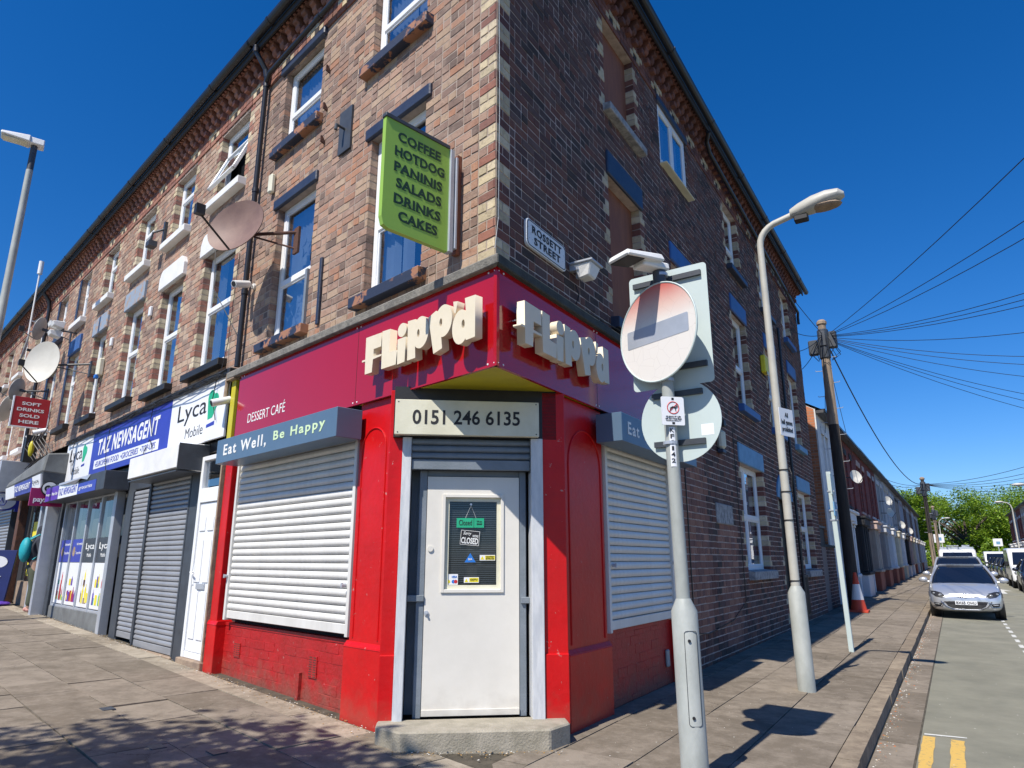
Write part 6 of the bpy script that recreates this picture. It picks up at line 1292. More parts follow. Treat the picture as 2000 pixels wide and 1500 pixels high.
# telegraph poles
M['telwood'] = pm('weathered_pole_wood', (.34, .26, .19), .9, (.20, .15, .11), 5, bump=.5, stretch=(4, 4, .4), bsc=30); M['darkwood'] = pm('dark_pole_wood', (.045, .036, .03), .85, (.025, .02, .018), 6, bump=.4, stretch=(4, 4, .4))  # second wood is a darker tone, used for part of the poles
def pole(label, t_, o_, h, lean=0, detail=True, split=None, r=.14):
    p = fp(FB, t_, o_); FX = F_at(p.x, p.y, (nB.x, nB.y)); T = thing('telegraph_pole', label, 'telegraph pole', FX)
    sp_ = split or h * .45
    m = MB(); m.tube([(0, 0, -.2), (0, 0, sp_)], [r * 1.15, r], 16); m.build('lower_pole', M['darkwood'] if split else M['telwood'], T, FX, smooth=True)
    m = MB(); m.tube([(0, 0, sp_), (0, 0, h)], [r, r * .78], 16); m.tube([(r * 1.0, .02, 1), (r * .8, .02, h - .5)], .018, 5); m.build('upper_pole', M['telwood'] if split else M['darkwood'] if not detail else M['telwood'], T, FX, smooth=True)
    m = MB(); 
    for i in range(int((h - 2.8) / .38)): z = 2.8 + i * .38; s_ = 1 if i % 2 else -1; m.tube([(s_ * r * .8, 0, z), (s_ * (r + .16), .03, z), (s_ * (r + .16), .03, z + .03)], .010, 5)
    m.build('climbing_steps', M['alu'], T, FX)
    m = MB(); m.box(-.10, .10, -.18, .18, h - .75, h - .28); m.box(.14, .36, -.1, .1, h - .8, h - .3); m.box(-.42, -.16, -.1, .1, h - .95, h - .5); m.tube([(0, 0, h - 1.1), (0, 0, h - .2)], .16, 10); m.build('junction_box', M['dgrey'], T, FX, bevel=.03)
    m = MB(); m.ball((0, 0, h), .15, .15, .12, 10); m.build('cap', M['sand'], T, FX)
    m = MB(); random.seed(int(h * 10))
    for k in range(9):
        a = random.random() * 6; m.tube([(.12 * math.cos(a), .12 * math.sin(a), h - .4), (.42 * math.cos(a + .4), .42 * math.sin(a + .4), h - .8 - .2 * random.random()), (.18 * math.cos(a + .9), .18 * math.sin(a + .9), h - 1.15)], .010, 4)
    m.build('looped_cable', M['ink'], T, FX); return (p.x, p.y, gz(p.x, p.y) + h)
T1 = pole('weathered telegraph pole at the end of the corner building, dark below and pale above', 16.9, .32, 8.05, split=5.0)
T2 = pole('second telegraph pole further down the side street', 46, 1.65, 6.1, detail=False, r=.12); T3 = pole('third and furthest telegraph pole in front of the trees', 68, 1.65, 5.6, r=.12)
def wire(a, b, sag, r=.008, lab='black telephone wire strung from the nearest telegraph pole', grp='wires from the nearest pole'):
    m = MB(); n = 16; a, b = Vector(a), Vector(b); pts = []
    for i in range(n + 1):
        k = i / n; p = a.lerp(b, k); p.z -= sag * 4 * k * (1 - k); pts.append((p.x, -p.y, p.z))
    m.tube(pts, r, 5); o = m.build('telephone_wire', M['ink'], None, W0, fix=False); tag(o, lab, 'wire', grp); return o
WL = ['topmost and steepest wire fanning right from the nearest telegraph pole'] + [w_ + ' wire fanning right from the nearest telegraph pole, counted from the top' for w_ in ('second', 'third', 'fourth', 'fifth', 'sixth', 'seventh', 'eighth', 'ninth', 'tenth', 'eleventh', 'twelfth')] + ['lowest wire fanning right from the nearest telegraph pole']
T1v = Vector(T1) - Vector((0, 0, .35))
for i, (tt_, oo, zz_, sg) in enumerate(((-6, 9.5, 7.2, .5), (-1, 9.2, 6.7, .5), (.5, 9.2, 6.6, .5), (6, 8.8, 6.1, .5), (6.8, 8.8, 6.1, .5), (7.6, 8.8, 6.0, .45), (11, 8.6, 5.9, .5), (15.5, 8.6, 5.8, .4), (17, 8.6, 5.8, .4), (19, 8.6, 5.7, .4), (22.5, 8.6, 5.6, .4), (24.5, 8.6, 5.6, .35), (26, 8.6, 5.5, .35))):
    b = fp(FB, tt_, oo); wire(T1v + Vector((.15, -.1, -.02 * i)), (b.x, b.y, gz(b.x, b.y) + zz_), sg, lab=WL[i])
wire(T1v, (T2[0], T2[1], T2[2] - .3), 1.3, .02, 'thick cable sagging between the first and second telegraph poles', 'pole to pole cables')
wire((T2[0], T2[1], T2[2] - .3), (T3[0], T3[1], T3[2] - .3), 1.0, .02, 'cable between the second and third telegraph poles', 'pole to pole cables')
for tt_, zz_ in ((9, 7.9), (13.5, 7.0), (14.2, 6.6), (14.9, 6.3)): b = fp(FB, tt_, -.05); wire(T1v, (b.x, b.y, zz_), .1, .009, 'short wire from the nearest pole to the corner building', 'wires to the corner building')
for tt_ in (19.5, 20.5, 24, 27): b = fp(FB, tt_, -.25); wire(T1v, (b.x, b.y, 5.3), .25, .009, 'thin drop wire from the nearest pole to the first terraced houses', 'drop wires to the houses')
for tt_, oo in ((40, 8.6), (44, 8.6), (48, 8.6), (52, 8.6), (56, 8.6), (34, 8.6)):
    b = fp(FB, tt_, oo); wire((T2[0], T2[1], T2[2] - .35), (b.x, b.y, 6.3), .4, .013, 'thin wire fanning out from the second telegraph pole', 'wires from the second pole')
for tt_ in (34, 38, 50, 54): b = fp(FB, tt_, -.25); wire((T2[0], T2[1], T2[2] - .35), (b.x, b.y, 5.6), .3, .012, 'thin wire fanning out from the second telegraph pole', 'wires from the second pole')
# lamp column at the left edge
FLL = frame(Vector((-9.72, 12.22, 0)), Vector((-.80, -.60, 0)))
t = thing('street_lamp', 'tall galvanised street lamp with a flat LED head at the left edge', 'street lamp', FLL)
m = MB(); m.tube([(0, 0, -.2), (0, 0, 1.6), (0, 0, 1.7), (0, 0, 8.95)], [.12, .12, .078, .060], 20); m.build('column', M['pole'], t, FLL, smooth=True)
m = MB(); m.tube([(0, 0, 8.95), (0, 0, 9.55)], .058, 16); m.build('collar', M['dgrey'], t, FLL, smooth=True)
m = MB(); m.hex([(-.16, .13, 9.50), (.08, .13, 9.50), (.08, -.13, 9.50), (-.16, -.13, 9.50), (-.16, .11, 9.64), (.08, .11, 9.64), (.08, -.11, 9.64), (-.16, -.11, 9.64)]); m.hex([(.08, .17, 9.50), (.56, .15, 9.53), (.56, -.15, 9.53), (.08, -.17, 9.50), (.08, .13, 9.66), (.56, .12, 9.60), (.56, -.12, 9.60), (.08, -.13, 9.66)]); m.build('lamp_head', M['wpaint'], t, FLL, bevel=.015)
m = MB(); m.box(.12, .52, -.11, .11, 9.49, 9.505); m.build('lamp_lens', M['cream'], t, FLL)
# ------------------------------------------------------------------ yard, and the houses of the side street
yw = thing('yard_wall', 'dark brick yard wall between the corner building and the white house', 'wall', FB, 16.7, -.2, 0)
yc = courses((15.2, 18.2), -.11, -.11 + 20 * CH, -.2, [(15.55, 16.35, -.2, 1.72, 0)], 1, 0); 
def one_mesh(name, rects, F, face, mats, root):
    V, Fc, MI = [], [], []
    for r in rects:
        v, f = brick_geo(*r[:4], face, r[5]); b = len(V); V += v; Fc += [[k + b for k in q] for q in f]; MI += [r[4]] * len(f)
    me = bpy.data.meshes.new(name); me.from_pydata(V, [], Fc)
    for q in mats: me.materials.append(q)
    me.polygons.foreach_set('material_index', MI); o = put(name, me, root, F); o['kind'] = 'stuff'
one_mesh('brickwork', yc, FB, -.2, BRB, yw)
m = MB(); m.box(15.2, 18.2, -.45, -.208, -.2, -.11 + 20 * CH); m.build('wall_body', M['mortB'], yw, FB); m = MB(); m.box(15.2, 18.2, -.48, -.16, -.11 + 20 * CH, -.04 + 20 * CH); m.build('coping', M['coping_dark'], yw, FB, bevel=.01)
m = MB(); m.box(15.55, 16.35, -.21, -.17, .0, 1.70); m.build('yard_gate', pm('grey_weathered_boards', (.24, .20, .18), .9, (.16, .13, .12), 5, bump=.4, stretch=(6, 6, .5)), yw, FB)
lt = thing('lean_to', 'black timber lean-to above the yard wall', 'shed', FB, 16.8, -.5, 1.7); m = MB(); m.box(15.3, 18.15, -2.5, -.42, 1.70, 2.25); m.build('body', M['black'], lt, FB, bevel=.02)
m = MB(); m.hex([(15.2, -.38, 2.24), (18.2, -.38, 2.24), (18.2, -2.6, 2.6), (15.2, -2.6, 2.6), (15.2, -.38, 2.30), (18.2, -.38, 2.30), (18.2, -2.6, 2.66), (15.2, -2.6, 2.66)]); m.build('roof', M['leadgrey'], lt, FB)
HM = {}
for k, c in {'white': (.72, .72, .72), 'cream': (.62, .56, .42), 'maroon': (.20, .035, .035), 'brick': (.30, .09, .055), 'grey': (.30, .30, .30), 'black': (.02, .02, .022), 'stone': (.40, .34, .28), 'palegrey': (.48, .50, .54), 'pink': (.52, .38, .33), 'brown': (.20, .12, .10), 'lgrey': (.36, .37, .38)}.items():
    HM[k] = pm('house_' + k, c, .75, tuple(v * .85 for v in c), 3, bump=.3, bsc=25, dirt=.08)
def hbrick(name, c, mort, side=False):
    m, t, b = nodes(name); L = t.links; b.inputs['Roughness'].default_value = .9; tc = t.nodes.new('ShaderNodeTexCoord'); sx = t.nodes.new('ShaderNodeSeparateXYZ'); mp = t.nodes.new('ShaderNodeCombineXYZ'); L.new(tc.outputs['Object'], sx.inputs[0]); L.new(sx.outputs[1 if side else 0], mp.inputs[0]); L.new(sx.outputs[2], mp.inputs[1])
    br = t.nodes.new('ShaderNodeTexBrick'); br.inputs['Scale'].default_value = 1; br.inputs['Brick Width'].default_value = .23; br.inputs['Row Height'].default_value = .085; br.inputs['Mortar Size'].default_value = .008; br.inputs['Color1'].default_value = (*c, 1); br.inputs['Color2'].default_value = (*[v * .6 for v in c], 1); br.inputs['Mortar'].default_value = (*mort, 1)
    L.new(mp.outputs[0], br.inputs[0]); L.new(br.outputs[0], b.inputs['Base Color']); bp = t.nodes.new('ShaderNodeBump'); bp.inputs['Strength'].default_value = .5; bp.inputs['Distance'].default_value = .01; bp.invert = True; L.new(br.outputs['Fac'], bp.inputs['Height']); L.new(bp.outputs[0], b.inputs['Normal']); return m
HM['mbrick'] = hbrick('house_maroon_brick', (.24, .045, .035), (.12, .05, .045)); HM['gbrick'] = hbrick('house_brown_brick', (.22, .13, .10), (.2, .18, .16)); HM['obrick'] = hbrick('house_gable_brick', (.50, .19, .09), (.34, .24, .18))
def house(F, a, b, up, bay, base, pil, label, gable=False, o=-.3, ez=5.75, detail=True, dishz=None, group='terraced houses along the side street', flip=1):
    """terraced house between x=a and b (a is the near end); bay window near the left, porch on the far side"""
    a, b = min(a, b), max(a, b); w_ = b - a; g = fgz(F, (a + b) / 2, 0); ez = g + ez
    T = thing('terraced_house', label, 'house', F, (a + b) / 2, o, g, group)
    near = (lambda k: a + w_ * k) if flip > 0 else (lambda k: b - w_ * k)
    def bx(m, k0, k1, *r): m.box(near(k0), near(k1), *r)
    m = MB()
    ws = [(.16, .27), (.33, .44), (.66, .80)]
    ops = [(min(near(p), near(q)), max(near(p), near(q)), g + 3.15, g + 5.1) for p, q in ws]
    wall_face(m, a, b, g - .3, ez + .1, o, ops, .14); m.box(a, b, -8, o - .3, g - .3, ez); 
    m.add([(a, -8, ez), (a, o - .01, ez), (a, -4, ez + 2.1)], [(0, 1, 2)]); m.add([(b, -8, ez), (b, o - .01, ez), (b, -4, ez + 2.1)], [(0, 1, 2)])
    m.quad([(a, o, g - .3), (a, -8, g - .3), (a, -8, ez), (a, o, ez)]); m.quad([(b, o, g - .3), (b, -8, g - .3), (b, -8, ez), (b, o, ez)])
    m.build('wall', HM[up], T, F, fix=False)
    if gable:
        n_ = 'gable_wall'; m = MB(); xe = near(0) - .012 * flip; m.quad([(xe, o - .04, g - .3), (xe, -8, g - .3), (xe, -8, ez), (xe, o - .04, ez)]); m.add([(xe, -8, ez), (xe, o - .04, ez), (xe, -4, ez + 2.1)], [(0, 1, 2)])
        ob = m.build(n_, M['brO'], T, F, fix=False); ob.data.materials[0] = HM['ogable']
    m = MB(); m.add([(a - .02, o + .22, ez - .05), (b + .02, o + .22, ez - .05), (b + .02, -4, ez + 2.2), (a - .02, -4, ez + 2.2), (b + .02, -8.2, ez - .05), (a - .02, -8.2, ez - .05)], [(0, 1, 2, 3), (3, 2, 4, 5)]); m.box(a - .02, b + .02, o + .02, o + .24, ez - .14, ez - .05); m.build('roof', M['slate'], T, F)
    m = MB(); m.box(a, b, o + .18, o + .28, ez - .10, ez - .02); m.build('gutter', M['gut'], T, F)
    for p, q, z0, z1 in ops:
        window(T, F, p, q, z0 + .02, z1, o - .09, [.5], inside='curtain' if detail else None, fr=.06)
        m = MB(); m.box(p - .06, q + .06, o - .02, o + .05, z0 - .09, z0); m.box(p - .06, q + .06, o - .02, o + .03, z1, z1 + .22); m.build('window_dressing', HM[pil], T, F)
    # bay
    k0, k1, bo = .13, .47, o + .42; m = MB(); bx(m, k0, k1, o - .05, bo, g - .2, g + .72); m.build('bay_base', HM[base], T, F, bevel=.02)
    m = MB(); bx(m, k0 - .015, k1 + .015, o - .05, bo + .06, g + .72, g + .82); m.build('bay_sill', HM[bay], T, F, bevel=.015)
    m = MB(); bx(m, k0 - .02, k1 + .02, o - .05, bo + .10, g + 2.42, g + 2.66); bx(m, k0 - .03, k1 + .03, o - .05, bo + .16, g + 2.66, g + 2.74); m.build('bay_cornice', HM[pil], T, F, bevel=.015)
    m = MB()
    for k in (k0, k1 - .035, k0 + (k1 - k0) * .5 - .018): bx(m, k, k + .035, bo - .14, bo, g + .82, g + 2.42)
    m.build('bay_pillar', HM[bay], T, F, bevel=.015)
    m = MB(); bx(m, k0, k0 + .03, o, bo - .14, g + .82, g + 2.42); bx(m, k1 - .03, k1, o, bo - .14, g + .82, g + 2.42); m.build('bay_side', HM[bay], T, F)
    km = (k0 + k1) / 2
    for p, q in ((k0 + .035, km - .018), (km + .018, k1 - .035)): window(T, F, near(p), near(q), g + .84, g + 2.4, bo - .06, [.5], inside='net' if detail else None, fr=.05, name='bay_window')
    # porch and door
    d0, d1 = .66, .84
    m = MB(); bx(m, d0, d1, o - .02, o + .004, g - .1, g + 2.35); m.build('door', HM['black' if bay != 'black' else 'white'], T, F)
    for k in (d0 - .045, d1 + .005):
        m = MB(); bx(m, k, k + .04, o - .02, o + .30, g - .2, g + .7); pb = m.build('porch_pier', HM[base], T, F, bevel=.015)
        m = MB(); bx(m, k - .008, k + .048, o - .02, o + .33, g + .70, g + .80); bx(m, k, k + .04, o - .02, o + .28, g + .80, g + 2.3); bx(m, k - .008, k + .048, o - .02, o + .31, g + 2.3, g + 2.4); m.build('porch_pillar', HM[pil], T, F, bevel=.02)
    m = MB(); bx(m, d0 - .07, d1 + .07, o - .02, o + .36, g + 2.4, g + 2.72); bx(m, d0 - .085, d1 + .085, o - .02, o + .46, g + 2.72, g + 2.82); m.build('porch_hood', HM[pil], T, F, bevel=.02)
    m = MB(); xx = near(.0); m.box(xx - .25, xx + .25, -4.5, -3.6, ez + 1.5, ez + 3.1); 
    for i in range(3): m.tube([(xx, -3.75 - i * .28, ez + 3.1), (xx, -3.75 - i * .28, ez + 3.5)], .1, 8)
    m.build('chimney', HM['gbrick'], T, F)
    if dishz:
        for dz, dk in dishz:
            D = thing('satellite_dish', ('upper' if dz == dishz[0][0] else 'lower') + ' pale satellite dish on the front of the ' + label, 'satellite dish', F, near(dk), o, g + dz, 'satellite dishes down the side street'); c = Vector((near(dk), o + .45, g + dz)); m = MB(); N = Vector((-.6 * flip, .7, .25)).normalized(); n = 20; a_ = N.cross(Vector((0, 0, 1))).normalized(); b_ = a_.cross(N)
            vs_ = [tuple(c - N * .08)] + [tuple(c + a_ * .25 * math.cos(2 * math.pi * i / n) + b_ * .25 * math.sin(2 * math.pi * i / n)) for i in range(n)]; vs_ += [tuple(Vector(v) - N * .02) for v in vs_]
            m.add(vs_, [(0, 1 + i, 1 + (i + 1) % n) for i in range(n)] + [(n + 1, n + 2 + (i + 1) % n, n + 2 + i) for i in range(n)] + [(1 + i, n + 2 + i, n + 2 + (i + 1) % n, 1 + (i + 1) % n) for i in range(n)]); m.build('reflector', M['dish'], D, F)
            m = MB(); m.tube([tuple(c - N * .1), (near(dk), o, g + dz)], .02, 6); m.tube([tuple(c - b_ * .28), tuple(c + N * .35 - b_ * .1)], .012, 6); m.build('arm', M['dgrey'], D, F)
    return T
HM['ogable'] = hbrick('gable_orange_brick', (.55, .20, .09), (.34, .24, .18), True)
hs_ = [('white', 'white', 'white', 'white', 'white rendered end house with an orange brick gable'), ('mbrick', 'black', 'white', 'black', 'maroon brick house with a black bay'), ('mbrick', 'stone', 'brick', 'pink', 'maroon brick house with a stone coloured pillar'),
       ('mbrick', 'grey', 'brick', 'palegrey', 'maroon brick house with pale grey pillars'), ('lgrey', 'white', 'brick', 'white', 'grey rendered house with white pillars'), ('palegrey', 'cream', 'brick', 'cream', 'pale grey house with cream pillars'),
       ('lgrey', 'white', 'cream', 'white', 'grey house with a cream bay base'), ('stone', 'black', 'white', 'black', 'stone fronted house with black pillars'), ('palegrey', 'pink', 'white', 'pink', 'pale house with pink pillars'),
       ('gbrick', 'cream', 'brick', 'cream', 'brown brick house with cream pillars'), ('lgrey', 'white', 'white', 'white', 'far grey house with white bay'), ('gbrick', 'stone', 'stone', 'stone', 'far brown brick house with stone bay'),
       ('palegrey', 'white', 'brick', 'white', 'far pale house beyond the brick one'), ('gbrick', 'white', 'white', 'white', 'furthest brick house on the left of the street'), ('lgrey', 'white', 'white', 'white', 'last grey house before the trees')]
x = 18.2
for i, (u, b_, bs, pl_, lab) in enumerate(hs_):
    w_ = 4.6; dz = {1: [(4.1, .05)], 4: [(4.2, .2), (3.6, .3)], 6: [(3.3, .3)], 8: [(3.2, .4)]}.get(i)
    house(FB, x, x + w_, u, b_, bs, pl_, lab, gable=(i == 0), detail=i < 6, dishz=dz); x += w_
x = 44.0
hr = [('gbrick', 'white', 'white', 'white', 'brown brick house nearest on the right'), ('mbrick', 'white', 'white', 'white', 'maroon brick house second on the right'), ('lgrey', 'white', 'white', 'white', 'grey house third on the right'), ('palegrey', 'cream', 'white', 'cream', 'pale house fourth on the right'),
      ('gbrick', 'white', 'white', 'white', 'brown brick house fifth on the right'), ('stone', 'white', 'white', 'white', 'stone coloured house sixth on the right'), ('mbrick', 'palegrey', 'white', 'palegrey', 'dark red house seventh on the right'), ('lgrey', 'white', 'palegrey', 'white', 'slate grey fronted house eighth on the right'), ('mbrick', 'white', 'white', 'white', 'maroon end house with white pillars on the right')]
for i, (u, b_, bs, pl_, lab) in enumerate(hr):
    house(FR, -(x + 5.6), -x, u, b_, bs, pl_, lab, detail=False, o=0, ez=6.1, group='terraced houses on the far side of the street', flip=-1); x += 5.6
# ------------------------------------------------------------------ vehicles
def paint(name, c, met=.6, rough=.28): return pm(name, c, rough, tuple(v * .97 for v in c), 2, met=met, bump=0, coat=.8)
CARP = {'silver': paint('car_paint_silver', (.58, .60, .64), .55), 'white': paint('car_paint_white', (.72, .73, .74), 0), 'black': paint('car_paint_black', (.012, .013, .016), .2), 'grey': paint('car_paint_grey', (.10, .11, .125), .5), 'blue': paint('car_paint_blue', (.02, .045, .14), .4), 'dark': paint('car_paint_dark_blue', (.02, .025, .04), .4)}
M['tyre'] = pm('tyre_rubber', (.02, .02, .02), .85, bump=.2); M['lensclear'] = pm('headlamp_lens', (.10, .11, .12), .08, (.34, .35, .36), 14, bump=0, coat=1, mixr=(.45, .55)); M['chrome'] = pm('chrome', (.42, .43, .45), .25, met=1, bump=0); M['amber'] = pm('amber_lens', (.5, .16, .02), .2, bump=0)
def loft(m, rings, mi=0, close=True):
    n = len(rings[0]); vs_ = [p for r_ in rings for p in r_]; fs = []
    for i in range(len(rings) - 1):
        for k in range(n if close else n - 1): fs.append((i * n + k, i * n + (k + 1) % n, (i + 1) * n + (k + 1) % n, (i + 1) * n + k))
    fs += [tuple(range(n)), tuple(range((len(rings) - 1) * n, len(rings) * n))]; m.add(vs_, fs, mi)
def car(label, F, col, L=4.4, W=1.81, H=1.48, group=None, plate=None, van=False, detail=True, name='parked_car'):
    """front faces -y (outward); length runs to +y; F origin at the middle of the front bumper on the road"""
    T = thing(name, label, 'van' if van else 'car', F, 0, 0, 0, group); h = W / 2; P = CARP[col]
    st = [(0.0, .66, .30, .50, .60), (.06, .82, .24, .58, .70), (.22, .93, .20, .66, .76), (.55, .98, .18, .76, .86), (1.0, 1.0, .17, .86, .94), (1.30, 1.0, .17, .91, 1.0), (2.2, 1.0, .17, .94, .97), (3.3, .99, .18, .97, .99), (3.95, .96, .21, .98, 1.0), (4.28, .90, .28, .92, .95), (4.4, .80, .36, .80, .84)]
    k = L / 4.4; rings = []
    for y, wq, zb_, zm, zt_ in st:
        w_ = h * wq; y = y * k
        half = [(0, zb_), (w_ * .80, zb_), (w_ * .97, zb_ + .10), (w_ * 1.0, (zb_ + zm) / 2), (w_ * .985, zm * .97), (w_ * .90, (zm * .45 + zt_ * .55)), (w_ * .5, zt_ * .995), (0, zt_)]
        rings.append([(x, -y, z) for x, z in half] + [(-x, -y, z) for x, z in half[-2:0:-1]])
    m = MB(); loft(m, rings); body = m.mesh('body', P, smooth=False); o = put('body', body, T, F)
    md = o.modifiers.new('s', 'SUBSURF'); md.levels = md.render_levels = 2 if detail else 1; body.polygons.foreach_set('use_smooth', [True] * len(body.polygons))
    if detail:
        from mathutils.bvhtree import BVHTree
        bpy.context.view_layer.update(); bv = BVHTree.FromObject(o, bpy.context.evaluated_depsgraph_get())
        def sf(x, z):
            hit = bv.ray_cast(Vector((x, -3, z)), Vector((0, 1, 0)))[0]; return -(hit.y if hit else .5)
        def decal(poly, off, mat, nm, par, F, rings_):
            cx = sum(p[0] for p in poly) / len(poly); cz = sum(p[1] for p in poly) / len(poly); pp = []
            for i in range(len(poly)):
                a_, b_ = poly[i], poly[(i + 1) % len(poly)]
                for q in range(4): pp.append((a_[0] + (b_[0] - a_[0]) * q / 4, a_[1] + (b_[1] - a_[1]) * q / 4))
            m = MB(); n_ = len(pp); vs_ = []; fs = []
            for r_ in range(1, rings_ + 1):
                for x, z in pp:
                    X, Z = cx + (x - cx) * r_ / rings_, cz + (z - cz) * r_ / rings_; vs_.append((X, sf(X, Z) + off * (1 if r_ < rings_ else -.5), Z))
            vs_.append((cx, sf(cx, cz) + off, cz)); fs += [(len(vs_) - 1, i, (i + 1) % n_) for i in range(n_)]
            for r_ in range(rings_ - 1): fs += [(r_ * n_ + i, (r_ + 1) * n_ + i, (r_ + 1) * n_ + (i + 1) % n_, r_ * n_ + (i + 1) % n_) for i in range(n_)]
            m.add(vs_, fs); return m.build(nm, mat, par, F, smooth=True)
        def line(pts, r_, mat, nm, par, F):
            pp = []
            for i in range(len(pts) - 1):
                for q in range(5): pp.append((pts[i][0] + (pts[i + 1][0] - pts[i][0]) * q / 5, pts[i][1] + (pts[i + 1][1] - pts[i][1]) * q / 5))
            pp.append(pts[-1]); m = MB(); m.tube([(x, sf(x, z) + .014, z) for x, z in pp], r_, 6); return m.build(nm, mat, par, F, smooth=True)
    zr_ = H
    gh = [(.93, 1.15, 4.2, .88, .88), (1.10, 1.48, 4.02, .83, .82), (H - .14, 1.98, 3.68, .70, .68), (H - .04, 2.14, 3.5, .64, .62)]
    rg = []
    for z, y0, y1, wf_, wr_ in gh:
        y0 *= k; y1 *= k; a_, b_ = h * wf_, h * wr_; ym = (y0 + y1) / 2
        rg.append([(-a_ * .62, -(y0 - .10), z), (0, -(y0 - .13), z), (a_ * .62, -(y0 - .10), z), (a_, -y0 - .08, z), ((a_ + b_) / 2 * 1.02, -ym, z), (b_, -y1 + .08, z), (b_ * .6, -(y1 + .04), z), (0, -(y1 + .05), z), (-b_ * .6, -(y1 + .04), z), (-b_, -y1 + .08, z), (-(a_ + b_) / 2 * 1.02, -ym, z), (-a_, -y0 - .08, z)])
    m = MB(); loft(m, rg); g_ = m.build('window_glass', M['carglass'], T, F, smooth=True)
    top = [(x * 1.02, y, H - .055 + (0)) for x, y, z in rg[3]]; top2 = [(x * .97, y * .99, H - .01) for x, y, z in rg[3]]; low = [(x * 1.03, y + (.0), H - .10) for x, y, z in [(rg[2][i][0] * .5 + rg[3][i][0] * .5, rg[2][i][1] * .5 + rg[3][i][1] * .5, 0) for i in range(12)]]
    m = MB(); loft(m, [low, top, top2]); m.build('roof', P, T, F, smooth=True)
    m = MB()
    for s in (1, -1):
        pts = [(s * h * .91, -1.17 * k, .95), (s * h * .85, -1.54 * k, 1.13), (s * h * .72, -2.02 * k, H - .13), (s * h * .67, -2.16 * k, H - .06)]; m.tube(pts, [.04, .036, .034, .034], 8)
        pts = [(s * h * .895, -4.05 * k, .98), (s * h * .83, -3.95 * k, 1.13), (s * h * .69, -3.6 * k, H - .12)]; m.tube(pts, [.07, .055, .04], 6)
        m.tube([(s * h * .80, -2.75 * k, 1.02), (s * h * .70, -2.75 * k, H - .1)], .03, 6); m.tube([(s * h * .68, -2.1 * k, H - .06), (s * h * .70, -2.8 * k, H - .05), (s * h * .66, -3.6 * k, H - .08)], .03, 6)
    m.build('pillar', P, T, F, smooth=True)
    for s in (1, -1):
        m = MB(); m.ball((s * (h + .10), -1.55 * k, 1.02), .13, .07, .085, 12); m.tube([(s * h * .9, -1.55 * k, .96), (s * (h + .02), -1.55 * k, .98)], .02, 6); m.build('wing_mirror', P, T, F, smooth=True)
        for yy in (.85, 3.45):
            m = MB(); m.disc((s * (h - .15), -yy * k, .315), (1, 0, 0), .315, .21, 28); w_ = m.build('wheel', M['tyre'], T, F)
            m = MB(); m.disc((s * (h - .045), -yy * k, .315), (1, 0, 0), .20, .02, 20); m.build('rim', M['alu'], w_, F)
            m = MB(); m.disc((s * (h - .075), -yy * k, .345), (1, 0, 0), .365, .13, 28); m.build('wheel_arch', M['black'], T, F)
        if detail:
            hl = [(s * h * x, z) for x, z in ((.50, .625), (.62, .575), (.80, .60), (.93, .685), (.955, .745), (.80, .745), (.62, .70))]
            hd = decal(hl, .012, M['ink'], 'headlight', T, F, 5)
            for x, z, r_ in ((.66, .645, .050), (.83, .682, .042)):
                m = MB(); m.ball((s * h * x, sf(s * h * x, z) + .004, z), r_, .03, r_ * .8, 12); m.build('projector', M['lensclear'], hd, F, smooth=True)
            line([(s * h * x, z) for x, z in ((.52, .628), (.62, .588), (.78, .612), (.92, .692))], .007, M['chrome'], 'light_strip', hd, F)
            line([(s * h * x, z) for x, z in ((.60, .70), (.78, .742), (.94, .746))], .006, M['chrome'], 'light_strip', hd, F)
            decal([(s * h * x, z) for x, z in ((.60, .44), (.66, .345), (.86, .35), (.90, .46))], .006, M['ink'], 'fog_recess', T, F, 3)
            line([(s * h * x, z) for x, z in ((.68, .40), (.82, .405))], .016, M['lensclear'], 'fog_lamp', T, F)
            line([(s * h * x, z) for x, z in ((.58, .47), (.64, .345), (.88, .34))], .010, M['chrome'], 'fog_surround', T, F)
        else:
            m = MB(); m.ball((s * h * .74, -.22 * k, .66), .16, .12, .06, 10); m.build('headlight', M['lensclear'], T, F, smooth=True)
    if detail:
        decal([(-.36, .672), (-.27, .605), (-.1, .58), (.1, .58), (.27, .605), (.36, .672), (0, .668)], .006, M['ink'], 'upper_grille', T, F, 4)
        line([(-.38, .678), (-.2, .672), (0, .670), (.2, .672), (.38, .678)], .009, M['chrome'], 'grille_bar', T, F); line([(-.33, .645), (-.18, .622), (0, .615), (.18, .622), (.33, .645)], .013, M['chrome'], 'grille_bar', T, F)
        m = MB(); o_ = sf(0, .63) + .02; m.tube([(.055 * math.cos(q), o_, .632 + .055 * math.sin(q)) for q in [i * math.pi / 8 for i in range(17)]], .008, 5); m.tube([(-.05, o_, .645), (-.01, o_, .645), (.01, o_, .62), (.05, o_, .62)], .006, 5); m.build('badge', M['chrome'], T, F)
        decal([(-.60, .495), (-.50, .36), (-.36, .285), (.36, .285), (.50, .36), (.60, .495), (0, .505)], .006, M['ink'], 'lower_grille', T, F, 4)
        for i in range(5): line([(-.36 - i * .02, .305 + i * .022), (0, .300 + i * .022), (.36 + i * .02, .305 + i * .022)], .003, M['dgrey'], 'grille_mesh', T, F)
        line([(-.60, .49), (-.49, .35), (-.35, .272), (0, .262), (.35, .272), (.49, .35), (.60, .49)], .012, M['chrome'], 'lower_trim', T, F)
        po = sf(0, .45) + .02; m = MB(); m.box(-.26, .26, po, po + .012, .395, .505); m.build('number_plate', M['white_s'], T, F, bevel=.003)
        lettering(plate or '', F, -.235, .235, .412, .488, po + .0125, 'ink', T, bold=.03, spacing=1.05)
